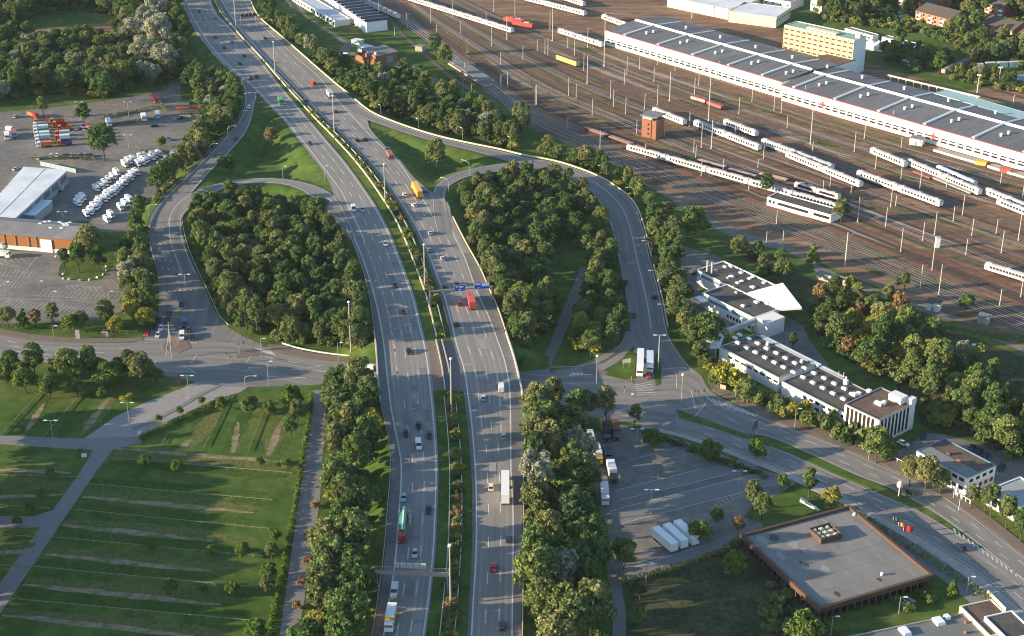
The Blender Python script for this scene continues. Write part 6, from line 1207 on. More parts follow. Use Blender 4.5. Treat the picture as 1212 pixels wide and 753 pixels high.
lorry(390,114,MZ,truck('box_lorry','grey box lorry where the right ramp leaves the motorway','lorry','dark',mat('lorry_grey',(.42,.42,.43),.6),11,2.4,'box'),(384,106))
lorry(332.5,122.5,MZ,truck('small_lorry','small bright green lorry alone on the left carriageway','lorry','green',paint('lorry_green',(.05,.34,.12)),7,1.8,'box'),(338,131))
# lights at the right junction, lorry park
lorry(757.5,435,.06,truck('articulated_lorry','long white lorry waiting at the lights beside the grass island','lorry','white',WHITEP,16,2.9,'box'),(757,447))
lorry(769,434,.06,truck('box_lorry','white lorry with blue markings waiting beside the long white one','lorry','white',mat('lorry_paleblue',(.55,.62,.72),.5),12,2.7,'box'),(769,445))
lorry(707,543,.05,truck('removal_lorry','yellow-nosed white lorry parked along the dark hedge','lorry','yellow',WHITEP,9,2.5,'box'),(709,550))
lorry(699,527,.05,truck('box_lorry','white lorry parked farthest up the dark hedge','lorry','white',WHITEW,9,2.5,'box'),(701,534))
lorry(717,516,.05,truck('box_lorry','black lorry parked under the trees at the top of the lorry park','lorry','black',mat('lorry_black',(.02,.02,.022),.5),9,2.4,'box'),(718,523))
lorry(729,515,.05,truck('box_lorry','brown lorry parked under the trees beside the black one','lorry','dark',mat('lorry_dkbrown',(.14,.07,.03),.6),9,2.4,'box'),(730,522))
lorry(719.5,545,.05,truck('box_lorry','dark blue lorry parked in front of the white box lorry','lorry','black',mat('lorry_navy',(.02,.025,.045),.5),9,2.3,'box'),(721,552))
lorry(724.5,564,.05,truck('box_lorry','white box lorry with a black cab parked in the lorry park','lorry','black',WHITEP,9.5,2.6,'box'),(727,573))
lorry(715.5,590,.05,truck('box_lorry','white lorry with a white cab, lowest of the row in the lorry park','lorry','white',WHITEW,9.5,2.5,'box'),(716.5,600)); 
t = truck('box_trailer','','trailer','white',WHITEP,4)
for k, (a, b, lb) in enumerate((((776,637),(797,655),'left one of the three long white trailers side by side'),((789,633),(809,651),'middle one of the three long white trailers side by side'),((801.5,629),(822,647),'right one of the three long white trailers side by side'))):
    p, q = W(*a), W(*b); c = (p+q)/2; rz = FWD(p, q); L = (q-p).length+1.0
    if k == 0:
        for ch in list(t.children): bpy.data.objects.remove(ch)
        bpy.data.objects.remove(t)
    t = thing('box_trailer', lb, 'trailer', (c.x, c.y, .05), rz, 'three white trailers'); MB().box((0,0,2.4),(L,2.55,2.8)).build('box', WHITEP, t); MB().box((0,0,.85),(L-.6,1.0,.3)).build('chassis', CUN, t)
    for x in (-L/2+1.4,-L/2+2.7,-L/2+4.0):
        for s in (-1, 1): mb = MB(); mb.tube((x,s*.85,.5),(x,s*1.25,.5),.5,.5,12); mb.build('wheel', TYRE, t)
    for s in (-.8, .8): MB().box((L/2-2,s,.45),(.15,.15,.8)).build('leg', CUN, t)
    MB().box((L/2+.02,0,2.4),(.06,2.3,2.5)).build('end_door', WHITEW, t)
# camper vans at the depot
def camper_proto():
    t = thing('camper_van', '', 'camper van'); mb = MB(); loft(mb, [(-3.2,1.08,.55,2.8),(-3.1,1.12,.45,2.95),(1.2,1.12,.45,2.95),(2.1,1.05,1.9,2.7)]); mb.build('living_body', WHITEP, t)
    mb = MB(); loft(mb, [(1.2,.98,.4,1.95),(2.3,.98,.4,1.6),(3.2,.9,.42,1.05)]); mb.build('cab', WHITEP, t)
    mb = MB(); mb.add([(1.75,-.92,2.05),(1.75,.92,2.05),(2.6,.92,1.5),(2.6,-.92,1.5),(1.9,-.85,1.8),(1.9,.85,1.8),(2.4,.85,1.5),(2.4,-.85,1.5)], [(0,3,2,1),(4,5,6,7),(0,1,5,4),(1,2,6,5),(2,3,7,6),(3,0,4,7)]); mb.build('windscreen', CGL, t)
    for s in (-1, 1): MB().box((-1.2,s*1.1,1.9),(1.3,.08,.55)).build('side_window', CGL, t)
    MB().box((-.8,0,3.0),(.8,.8,.14)).build('roof_hatch', CGL, t); MB().box((3.15,0,.55),(.2,1.85,.35)).build('bumper', CUN, t); MB().box((-3.2,0,2.0),(.12,1.6,.6)).build('rear_window', CGL, t); wheels(t, (-1.9, 2.2), 1.05, .36); return note(t)
CAMP = camper_proto()
def row(pts, n, rz, label, group, jit=.6):
    P = [W(*p) for p in pts]
    for i in range(n):
        t = i/(n-1)*(len(P)-1); k = min(int(t), len(P)-2); p = P[k].lerp(P[k+1], t-k); q = random.uniform(.82, 1.0); place(CAMP, (p.x+random.uniform(-jit, jit), p.y+random.uniform(-jit, jit), .05), rz+random.uniform(-.08, .08), label, group, (q, q*.92, q))
rr = rz_px((140,226), (147,231))
row([(104,256),(119,241),(140,225),(160,207)], 19, rr, 'white camper van parked nose-out in the long middle row', 'camper vans of the long middle row')
row([(92,243),(100,236)], 3, rr, 'white camper van in the short row near the grey hall roof', 'camper vans of the short lower row'); row([(113,226),(126,218),(139,207)], 6, rr, 'white camper van in the back row behind the long middle row', 'camper vans of the back row')
row([(149,197),(157,190)], 3, rr, 'white camper van left of the tight cluster at the upper end', 'camper vans left of the upper cluster'); row([(164,196),(175,191),(188,184)], 7, rr, 'white camper van in the tight cluster at the upper end', 'camper vans of the upper cluster')
row([(190,199),(208,186)], 5, rr, 'white camper van in the sunlit row against the tree belt', 'camper vans against the tree belt'); row([(143,248),(152,239)], 3, rr, 'white camper van half hidden under the tree belt', 'camper vans half under the trees'); row([(127,262),(133,257)], 2, rr, 'white camper van tucked in by the warehouse end', 'camper vans by the warehouse end')
place(CAMP, W(169,186,.05), rz_px((169,186),(180,183)), 'camper van standing crosswise at the head of the upper cluster')
# lorries of the depot (rows of orange / white lorries)
def small(px, py, cab, box, q, lb, kind='box', L=7.5, bh=1.9, g=None): return lorry(px, py, .05, truck('parked_lorry', lb, 'lorry', cab, box, L, bh, kind, group=g), q)
LW = [(49,147,'orange'),(48,151,'grey'),(48.5,154.5,'white'),(49,158,'green'),(50,162,'white'),(51,166,'silver'),(51,170,'grey'),(53,174,'orange')]
for i, (x, y, c) in enumerate(LW): small(x, y, 'white' if i else 'orange', paint(c, PC[c]), (x-8, y+.6), '%s-bodied lorry, number %s from the top in the left depot row' % (('orange','grey','white','green','long white','silver','dull grey','low orange')[i], ('one','two','three','four','five','six','seven','eight')[i]), 'box' if i % 3 else 'tip')
LO_ = [(68,146,'orange'),(71,150,'red'),(77,154.5,'orange'),(74,161,'silver'),(74,166,'white'),(77,172,'purple')]
for i, (x, y, c) in enumerate(LO_): small(x, y, 'orange', paint(c, PC[c]), (x-8, y+.6), '%s lorry with an orange cab, %s in the middle depot row' % (('orange skip','red skip','low orange','silver tank','pale grey','purple-bodied')[i], ('top','second','third','fourth','fifth','bottom')[i]), 'tip' if i in (0,1,2,5) else 'box')
for i, (x, y) in enumerate(((103,154),(106,158),(108,162),(110,166))): small(x, y, 'orange', paint('purple', PC['purple']), (x+7, y+2), 'tipper lorry with purple body and orange cab, %s in the right depot row' % ('top','second','third','bottom')[i], 'tip')
small(129,148,'white',WHITEP,(131,154),'white lorry at the end of the sandy hedge in the depot'); small(170.5,142,'white',WHITEP,(172,147),'white lorry on the depot lane near the tree belt'); small(186.5,139,'cyan',mat('lorry_grey',(.42,.42,.43)),(187,144),'grey lorry on the depot lane right of the white one'); small(8.5,164,'white',WHITEP,(9,170),'white lorry alone at the left of the depot yard'); small(17,161,'grey',mat('lorry_rust',(.30,.12,.07),.7),(17.5,167),'rust-bodied lorry beside the white one at the left of the depot yard')
small(184,120,'red',paint('red',PC['red']),(187,124),'big red lorry parked alone by the far lane','box',9,2.0); small(39.5,139,'red',mat('lorry_rust',(.3,.12,.07)),(46,141),'red lorry behind the left depot row')
small(66,226.5,'white',mat('lorry_grey',(.42,.42,.43)),(58,226),'grey-green lorry at the dock of the white-roofed hall'); small(3,304.5,'white',WHITEW,(12,305),'cream box lorry in front of the wooden warehouse'); small(1,292,'grey',mat('lorry_sand',(.4,.36,.26),.7),(6,293),'sand-coloured lorry at the wooden warehouse base','tip')
for x, y, c, k, q, lb in ((183,150,'darkblue','car',(190,149),'dark blue car crossing the depot yard'),(200,166,'blue','car',(207,167),'blue car by the small green islet of the depot'),(60.5,186,'white','car',(59,189),'white car at the front edge of the lorry yard, left one'),(67.5,185.5,'white','car',(66,188.5),'white car at the front edge of the lorry yard, right one'),(46,188,'white','car',(48,186),'white car parked beside the corner bush of the lorry yard'),(20,201,'silver','car',(23,200),'silver car in the shade left of the white-roofed hall'),(92,153,'white','car',(95,151),'white car by the sandy hedge above the right depot row'),(18,139,'silver','car',(20,137),'silver car at the back of the yard near the left edge'),(13,154.5,'white','van',(20,155),'white pick-up at the left of the depot yard'),(213,141,'dark','car',(209,143),'dark car at the edge of the tree belt by the skips')):
    onroad(car_proto(c, k), x, y, .05, rz_px((x, y), q), lb)
for i in range(9): onroad(car_proto(random.choice(['dark','black','grey','darkblue']), 'car'), 77+i*3.6+(2 if i > 3 else 0), 185.5, .05, rz_px((77,186),(76,190)), 'dark car in the line along the hedge of the lorry yard')['group'] = 'dark cars along the lorry yard hedge'
# skips beside the tree belt
for x, y, m, lb in ((218,124,(.10,.22,.20),'dark green skip, upper left of the stacked skips by the tree belt'),(231,122,(.08,.42,.22),'bright green skip by the tree belt'),(216,129,(.45,.07,.05),'red skip by the tree belt, left one'),(234,128,(.5,.07,.05),'bright red skip by the tree belt, right one'),(220,133,(.12,.16,.12),'long olive skip in the second line'),(234,133,(.10,.14,.12),'long dark skip in the second line, right'),(220,139,(.30,.36,.22),'pale green skip in the front line'),(233,138.5,(.40,.30,.24),'pale rusty skip in the front line'),(236,145,(.36,.3,.26),'grey-brown roofed container nearest the trees')):
    p = W(x, y, .05); t = thing('skip', lb, 'skip', p, 0.0); MB().box((0,0,.9),(6,2.4,1.8),taper=1.08).build('tub', mat('skip_%d' % x+str(y), m, .7, var=.2, scale=.6), t); MB().box((0,0,1.83),(6.5,2.65,.1)).build('rim', CUN, t); MB().box((-3.3,0,.8),(.2,1.6,.3)).build('lifting_bar', CUN, t)
# ---------------------------------------------------------------- street furniture
LPM = mat('lamp_steel', (.44,.43,.40), .5, metal=.4)
def lamp(px, py, yt, label, kind='double', z=0.0, rz=0, group=None):
    p = W(px, py, z); h = pxh(px, py, yt, z); t = thing('street_lamp', label, 'street lamp', p, rz, group); r = .09 if h < 14 else .2
    if kind == 'curved':
        mb = MB(); mb.tube((0,0,0),(0,0,h*.72),r*1.2,r,6); pts = [(math.sin(a)*2.6 if False else 2.6*(1-math.cos(a)), 0, h*.72+math.sin(a)*h*.28) for a in [i*math.pi/2/6 for i in range(7)]]; pts += [(pts[-1][0]+.8,0,h)]; mb.path(pts, r, 6); mb.build('pole', LPM, t); MB().box((pts[-1][0]+.4,0,h-.02),(1.1,.35,.16)).build('lamp_head', WHITEP, t)
    elif kind == 'double':
        mb = MB(); mb.tube((0,0,0),(0,0,h),r*1.3,r*.9,6); mb.tube((-1.5,0,h+.1),(1.5,0,h+.1),r*.7,r*.7,5); mb.build('pole', LPM, t)
        for s in (-1, 1): MB().box((s*1.7,0,h+.12),(1.2,.4,.2)).build('lamp_head', WHITEP, t)
    elif kind == 'single':
        mb = MB(); mb.tube((0,0,0),(0,0,h),r*1.2,r*.8,6); mb.tube((0,0,h),(1.2,0,h+.15),r*.6,r*.6,5); mb.build('pole', LPM, t); MB().box((1.4,0,h+.12),(1.1,.4,.2)).build('lamp_head', WHITEP, t)
    else:
        mb = MB(); mb.tube((0,0,0),(0,0,h),r*1.5,r,8); mb.build('pole', LPM, t); mb = MB(); mb.tube((0,0,h-.35),(0,0,h+.1),.5,.45,10); mb.build('lamp_head', WHITEP, t)
    return t
mm = 'tall light masts along the motorway median'
for i, (x, y, yt, lb) in enumerate(((533.5,716,645,'tall pale light mast beside the lit-sign gantry at the bottom'),(534.5,491,424,'tall pale light mast at the lower side of the motorway bridge'),(503,340,289,'tall light mast left of the blue sign gantry'),(456,239.5,194,'tall light mast in the median beside the loop road'),(395.8,157,113,'tall light mast in the median above the grass wedge'),(325.8,87.5,49,'tall light mast in the median near the top'),(279.5,36,-3,'tall light mast in the median cut by the top edge'))): lamp(x, y, yt, lb, 'mast', MZ)
lamp(415.7,421,357,'tall light mast standing in the wood of the left loop road', 'mast', 0)
gl = 'curved lamps along the left ramp'
for x, y, yt, z, r in ((287,105,92,5.6,0),(288,126,110,5.3,0),(284.5,147,131,4.8,0),(270.5,166,149,4.2,0),(249,186,170,3.5,0),(222,208,192,2.8,0),(193.5,234,216,2.1,0),(176,256,242,1.6,0),(173.5,284,270,1.0,.2),(184.5,310,302,.5,.4)): lamp(x, y, yt, 'lamp post with a curved arm along the outer edge of the left ramp', 'curved', z, r, gl)
lamp(225,229,212,'curved lamp on the inner side where the left ramp meets the loop road', 'curved', 2.2, 0.2)
gr = 'curved lamps along the right ramp'
for x, y, yt, z in ((718,213,196,2.8),(751,240,222,2.0),(763.5,265,252,1.4),(771,306,285,.8),(779.5,334,320,.4),(791,375,360,.1)): lamp(x, y, yt, 'lamp post with a curved arm along the outer edge of the right ramp', 'curved', z, math.pi, gr)
gq = 'slim lamps along the far right ramp'
for x, y, yt, z in ((451,136,125,5.8),(495.5,152,141,5.4),(547.5,165,152,4.8),(604,177,163,4.2)): lamp(x, y, yt, 'slim lamp post at the barrier of the upper right ramp', 'single', z, 2.2, gq)
lamp(555.5,207,191,'lamp at the round end of the right loop road above the wood', 'curved', 5, 2.6); lamp(531,228,212,'lamp on the inside of the right loop road near the yellow lorry', 'curved', 5.8, 2.6); lamp(335,212,197,'lamp at the top of the left loop road', 'single', 5, 0); lamp(384.5,213,196,'lamp at the side of the motorway by the top of the left loop', 'single', 6, 0)
for x, y, yt, lb, k in ((221.5,359,325,'double-headed lamp post in the middle of the left ramp','double'),(64.5,531,498,'double-headed lamp post on the shaded meadow path at the left','double'),(153.7,507,477,'double-headed lamp post at the lower end of the driveway','double'),(224,473,445,'double-headed lamp post at the upper end of the driveway','double'),(63.5,399,386,'lamp beside the parked cars of the wide street at the left','single'),(318,457,428,'lamp post at the street corner beside the meadow trees','single'),(400.5,427,406,'slim lamp post beside the guard rail of the left loop wood','single'),(309.5,421,401,'lamp post at the pedestrian crossing below the left loop','single'),(290,455,445,'curved lamp at the kerb opposite the traffic island','curved'),(806,485,443,'tall lamp post at the tip of the grass median, right junction','mast'),(779,438,397,'double-headed lamp post on the island beside the waiting lorries','double'),(706,455.5,421,'tall lamp post at the slip road kerb','mast'),(753.5,533,508,'double-headed lamp post at the top of the lorry park','double'),(770,608,580,'double-headed lamp post in the middle of the lorry park','double'),(764.5,689,667,'lamp post at the lower edge of the lorry park','single'),(874,579,558,'lamp post near the red car in the lorry park','double'),(1063.5,727,707,'white-headed lamp on the lawn in front of the brown office','single'),(983.5,752,730,'lamp post by the front corner of the brown office','single'),(1144,702,683,'lamp at the end of the service road beside the brown office','single'),(940.5,506,484,'lamp post in the hedge along the factory front','single'),(1028,544,518,'lamp post in front of the columned office','single'),(7,347,334,'lamp on the bay-marked car park near the left edge','single'),(46,339,333,'small lamp between the two halves of the car park','single'),(62.5,357,345,'lamp in the middle of the bay-marked car park','single'),(129,354,345,'lamp at the right of the bay-marked car park','single'),(95.5,141,121,'double-headed lamp by the sandy hedge of the lorry yard','double'),(152.5,138,121,'lamp beside the curved hedge of the depot lane','double'),(152.5,175,160,'double-headed lamp in the middle of the depot yard','double'),(75,263,251,'double-headed lamp at the corner of the wooden warehouse','double')):
    lamp(x, y, yt, lb, k, 0.05)
# guard rails: beam + posts
RAILM = mat('guard_rail_steel', (.50,.47,.42), .5, metal=.3, var=.15, scale=.4); RAILC = mat('cream_barrier', (.60,.50,.34), .7, var=.12, scale=.3)
def rail(name, pts, label, m, h=.8, th=.12, beam=.36, step=4.0, cat='guard rail', posts=True):
    t = thing(name, label, cat, pts[0]); o = pts[0]; mb = MB()
    def shift(dn, z): 
        out = []
        for i, p in enumerate(pts):
            d = pts[min(i+1, len(pts)-1)]-pts[max(0, i-1)]; d.z = 0; d.normalize(); out.append(p-o+Vector((-d.y, d.x, 0))*dn+Vector((0, 0, z)))
        return out
    a, b, c, d = shift(th/2, h), shift(-th/2, h), shift(th/2, h-beam), shift(-th/2, h-beam)
    mb.strip(a, b); mb.strip(b, d); mb.strip(c, a); mb.strip(d, c); mb.build('beam', m, t)
    if posts:
        P = samp(pts, max(3, int(sum((q-p).length for p, q in zip(pts[:-1], pts[1:]))/step)))
        big = len(P) > 100; mb = MB(); pm = MB().box((0,0,(h-.1)/2),(.14,.14,h-.1)).mesh('post', m)
        if big:
            for p in P[:100]: link('post', pm, t, p-o)
            for p in P[100:]: mb.box((p.x-o.x, p.y-o.y, p.z-o.z+(h-.1)/2), (.14,.14,h-.1))
            r = mb.build('rail_posts', m, t); r['kind'] = 'stuff'
        else:
            for p in P: link('post', pm, t, p-o)
    return t
BY0, BY1 = 404, 462
def med(f): return lambda y: LR(y)+3+(RL(y)-5-LR(y)-3)*f
rail('guard_rail', mcurve(med(.34), 0, y0=466)[::-1], 'guard rail on the left side of the lower motorway median', RAILM, 1.0, .25); rail('guard_rail', mcurve(med(.70), 0, y0=466)[::-1], 'guard rail on the right side of the lower motorway median', RAILM, 1.0, .25)
rail('guard_rail', mcurve(med(.45), 0, y1=BY0-4), 'pale guard rail along the left of the bushes in the upper motorway median', RAILC, 1.1, .5, .7, 6); rail('guard_rail', mcurve(med(.78), 0, y1=BY0-4), 'guard rail along the right of the bushes in the upper motorway median', RAILM, 1.0, .3, .4, 6)
rail('guard_rail', mcurve(LO, -1.2, y0=470)[::-1], 'guard rail along the left shoulder of the lower motorway', RAILM, .8, .15); rail('guard_rail', mcurve(RO, 1.2, y0=470)[::-1], 'cream guard rail along the right shoulder of the lower motorway', RAILC, .9, .3, .6)
rail('guard_rail', mcurve(RO, 1, y0=258, y1=BY0-6), 'cream guard rail along the wood inside the right loop road', RAILC, .9, .35, .6); rail('guard_rail', mcurve(LO, -1, y0=270, y1=BY0-8), 'grey guard rail along the wood inside the left loop road', RAILM, .8, .15); rail('guard_rail', mcurve(RO, 1, y1=112), 'cream barrier along the right edge of the upper motorway', RAILC, 1.1, .5, .8, 6); rail('guard_rail', mcurve(LO, -1, y1=80), 'guard rail along the left edge of the upper motorway', RAILM, .8, .2)
def off_edge(e, side, dn, i0=0, i1=None):
    A, B = e; out = []
    for p, q in list(zip(A, B))[i0:i1]:
        v = (p-q).normalized() if side == 0 else (q-p).normalized(); c = p if side == 0 else q; out.append(c+v*dn)
    return out
nC = len(eC[0]); rail('guard_rail', off_edge(eC, 0, .6, 4, nC-8), 'cream barrier round the whole outer edge of the right ramp', RAILC, 1.0, .45, .7, 6)
rail('guard_rail', off_edge(eA, 0, .6, 2, kA+6), 'dark guard rail along the outer curve of the left ramp', mat('dark_rail', (.16,.15,.14), .7), .9, .25, .5, 5); rail('guard_rail', off_edge(eA, 1, .6, kA-2, len(eA[0])-4), 'guard rail between the left ramp and the loop wood', RAILM, .8, .2, .4, 5)
p = [W(x, y, .15) for x, y in ((334,408),(350,413),(378,418.5),(410,422.5),(438,424))]; rail('guard_rail', cr_line(p, 4), 'white guard rail between the street and the left loop wood', mat('white_rail', (.66,.64,.6), .6), .9, .25, .5)
p = [W(x, y, .02) for x, y in ((741,398),(737,407),(725,419),(706,430),(685,435),(652,436))]; rail('guard_rail', cr_line(p, 4), 'low rail round the inner curve of the slip road', RAILM, .6, .12, .25)
# motorway bridge
def cut(y, x0, x1, z): return W(x0, y, z), W(x1, y, z)
t = thing('motorway_bridge', 'concrete motorway bridge carrying both carriageways over the street', 'bridge', W(530, 436, 0)); o = t.location.copy()
def quad(xs0, xs1, ya, yb, z0, z1, m, nm):
    a, b = W(xs0(ya), ya, z1), W(xs1(ya), ya, z1); c, d = W(xs1(yb), yb, z1), W(xs0(yb), yb, z1); mb = MB(); mb.prism([(q.x-o.x, q.y-o.y) for q in (d, c, b, a)], z0, z1); return mb.build(nm, m, t)
n_ = 4
for k in range(n_):
    ya, yb = BY0+(BY1-BY0)*k/n_, BY0+(BY1-BY0)*(k+1)/n_
    quad(lambda y: LO(y)-1.5, lambda y: RO(y)+1.5, ya, yb, MZ-1.5, MZ-.03, CONCR, 'deck')
    quad(lambda y: LR(y)+3.5, lambda y: RL(y)-5.5, ya, yb, MZ-.02, MZ+.02, PAVER, 'median_paving')
for side, f in (('l', lambda y: LO(y)-1.5), ('r', lambda y: RO(y)+1.0)):
    pts = [W(f(y), y, MZ) for y in (BY0-10, BY0, 418, 433, 448, BY1, BY1+14)]; mb = MB()
    A = [q-o+Vector((0,0,1.0)) for q in pts]; 
    for a, b in zip(pts[:-1], pts[1:]):
        d = b-a; mb.box(((a+b)/2-o+Vector((0,0,.1))), (d.length+.1, .5, 1.9), FWD(a, b))
    mb.build('parapet', mat('parapet_concrete', (.50,.48,.43), .8, var=.15, scale=.4), t)
for f in (.40, .62):
    pts = [W(med(f)(y), y, MZ) for y in (BY0, 418, 433, 448, BY1)]; mb = MB()
    for a, b in zip(pts[:-1], pts[1:]): d = b-a; mb.box(((a+b)/2-o+Vector((0,0,.45))), (d.length+.1, .4, .9), FWD(a, b))
    mb.build('parapet', RAILM, t)
for yy in (BY0+1.5, BY1-1.5):
    a, b = W(LO(yy)-1.5, yy, MZ), W(RO(yy)+1.5, yy, MZ); d = b-a; mb = MB(); mb.box(((a+b)/2-o+Vector((0,0,-MZ/2-.8))), (d.length, 1.2, MZ-1.5), FWD(a, b)); mb.build('abutment', CONCR, t)
# lattice gantry with lane signs (bottom)
GZ = MZ+6.2
a, b = W(443,677,GZ), W(532,680.5,GZ); d = b-a; L = d.length; ga = FWD(a, b); t = thing('sign_gantry', 'steel lattice gantry with five square lane signs over the left carriageway', 'sign gantry', (a.x, a.y, 0), ga); GM = mat('gantry_steel', (.30,.27,.24), .65, metal=.2)
mb = MB()
for y in (-.9, .9):
    for z in (GZ, GZ+1.3): mb.tube((-1.5,y,z),(L,y,z),.09,.09,5)
    n = 22
    for i in range(n): x0, x1 = -1.5+(L+1.5)*i/n, -1.5+(L+1.5)*(i+1)/n; mb.tube((x0,y,GZ),(x1,y,GZ+1.3),.05,.05,4); mb.tube((x1,y,GZ),(x1,y,GZ+1.3),.05,.05,4)
mb.build('lattice_beam', GM, t); MB().box((L/2-.75,0,GZ-.02),(L+1.5,1.7,.1)).build('walkway', mat('walkway_rust', (.40,.28,.22), .8), t)
for x, y in ((-1.2,.0),(.8,-.5),(L-.6,0)): MB().box((x,y,GZ/2),(.45,.45,GZ)).build('post', GM, t)
for k in range(5):
    x = (469+k*7.9-443)/89*L; o = MB().box((x,.95,GZ+1.9),(1.55,.35,1.6)).build('lane_sign', mat('lane_sign_grey', (.45,.44,.42), .6), t); MB().box((x,.76,GZ+1.8),(.8,.06,1.0)).build('sign_back_box', GALV, o); 
MB().box((-2.2,0,GZ+1.2),(.5,.5,1.4)).build('control_box', WHITEP, t)
p = G(444.5,700); t = thing('switch_cabinet', 'grey switch cabinet below the left foot of the lattice gantry', 'cabinet', p); MB().box((0,0,.9),(1.9,1.0,1.8)).build('case', GALV, t); MB().box((0,0,1.85),(2.1,1.2,.12)).build('lid', METAL, t)
# blue sign gantry
GZ2 = MZ+6.4
a, b = W(509,345,GZ2), W(582.5,339.5,GZ2); d = b-a; L = d.length; t = thing('sign_gantry', 'steel gantry with two blue direction signs over the right carriageway', 'sign gantry', (a.x, a.y, 0), FWD(a, b))
MB().box((L/2,0,GZ2),(L+.6,.5,.6)).build('beam', GM, t)
for x in (0, L): MB().box((x,0,GZ2/2+.2),(.6,.6,GZ2+.4)).build('post', GM, t)
BLUE = mat('sign_blue', (.015,.11,.48), .4); SWH = mat('sign_white', (.78,.78,.78), .5)
for x0, x1, zz in ((537,551,0),(561,579.5,.2)):
    u0, u1 = (x0-509)/73.5*L, (x1-509)/73.5*L; cxx = (u0+u1)/2; ww = u1-u0
    o = MB().box((cxx,-.5,GZ2+.7+zz),(ww,.12,2.7)).build('blue_sign', BLUE, t); fr = MB()
    for q in ((cxx,GZ2+2.0+zz,ww,.1),(cxx,GZ2-.6+zz,ww,.1),(u0+.05,GZ2+.7+zz,.1,2.5),(u1-.05,GZ2+.7+zz,.1,2.5)): fr.box((q[0],-.575,q[1]),(q[2],.03,q[3]))
    fr.build('border', SWH, o); tx = MB()
    if x0 < 550:
        tx.box((cxx+.5,-.575,GZ2+1.2),(ww*.36,.03,.55)); tx.box((cxx-1.2,-.575,GZ2+1.2),(.7,.03,.5)); tx.add([(cxx-.6,-.585,GZ2+.35),(cxx+.6,-.585,GZ2+.35),(cxx,-.585,GZ2-.35)],[(0,1,2)])
    else:
        tx.box((u0+ww*.72,-.575,GZ2+1.2+zz),(ww*.46,.03,1.25)); tx.box((u0+ww*.25,-.575,GZ2+1.5+zz),(ww*.34,.03,.4)); tx.add([(u0+ww*.2,-.585,GZ2+.2+zz),(u0+ww*.34,-.585,GZ2+.2+zz),(u0+ww*.27,-.585,GZ2-.4+zz)],[(0,1,2)])
    tx.build('lettering', SWH, o)
# far gantry near the top of the right carriageway
a, b = W(285,20,MZ+6), W(303,18,MZ+6); d = b-a; L = d.length; t = thing('sign_gantry', 'small dark gantry with lane signs at the top of the right carriageway', 'sign gantry', (a.x,a.y,0), FWD(a,b)); MB().box((L/2,0,MZ+6),(L,.8,.8)).build('beam', mat('dark_steel',(.12,.12,.12),.7), t)
for x in (0, L): MB().box((x,0,(MZ+6)/2),(.5,.5,MZ+6)).build('post', GM, t)
for k in range(4): MB().box((L*(k+.5)/4,-.3,MZ+6.9),(1.8,.3,1.8)).build('lane_sign', mat('sign_face_black',(.03,.03,.03),.5), t)
p = W(510,228,6); t = thing('exit_sign', 'low blue board at the tip of the grass wedge', 'road sign', (p.x-3,p.y-2,5.4), 0); MB().box((0,0,1.6),(4.2,.12,1.4)).build('panel', BLUE, t)
for s in (-1.5,1.5): MB().box((s,.1,.5),(.12,.1,1.2)).build('post', LPM, t)
# traffic lights
def signal(px, py, yt, label, z=.1):
    p = W(px, py, z); h = max(3.2, pxh(px, py, yt, z)); t = thing('traffic_light', label, 'traffic light', p); mb = MB(); mb.tube((0,0,0),(0,0,h),.09,.07,6); mb.build('pole', LPM, t); o = MB().box((0,.0,h-.6),(.35,.3,1.1)).build('signal_head', CUN, t)
    for k, c in enumerate(((.4,.02,.02),(.4,.25,.02),(.03,.3,.08))): mb = MB(); mb.tube((0,-.15,h-.25-k*.35),(0,-.2,h-.25-k*.35),.11,.11,8); mb.build('lens', mat('lens%d' % k, c, .3), o)
for x, y, yt, lb in ((269.5,431,417,'traffic light on the long island below the left loop, left one'),(273.5,430,421,'traffic light on the long island below the left loop, right one'),(283.5,419,405,'traffic light on the brick island by the left loop'),(289,417,404,'second traffic light on the brick island by the left loop'),(199.5,422,410,'traffic light at the foot of the brick pylon mast'),(210.5,409,396,'traffic light in front of the waiting white van'),(739,466,458,'traffic light at the kerb below the sign on the grass island'),(747.5,451,443,'traffic light at the tip of the right grass island'),(822,471,461,'traffic light at the hatched crossing of the right junction'),(826,471,464,'second traffic light at the hatched crossing of the right junction'),(833,470,463,'third traffic light at the hatched crossing of the right junction')): signal(x, y, yt, lb)
# mast with sign bridge at the left junction
p = W(203.5,424); h = pxh(203.5,424,381); t = thing('junction_mast', 'tall tripod mast with cross arms on the brick island of the left junction', 'mast', p); mb = MB(); mb.tube((0,0,0),(0,0,h),.22,.14,8); mb.tube((-2.5,1.5,0),(0,0,h*.8),.1,.1,5); mb.tube((2.5,1.5,0),(0,0,h*.8),.1,.1,5); mb.build('mast_legs', LPM, t); mb = MB(); mb.tube((-2.2,0,h*.8),(2.2,0,h*.8),.1,.1,5); mb.tube((-1.6,0,h*.9),(1.6,0,h*.9),.08,.08,5); mb.build('cross_arm', LPM, t); MB().box((0,-.3,h*.55),(1.0,.4,2.6)).build('panel', mat('pink_panel',(.55,.38,.32),.7), t)
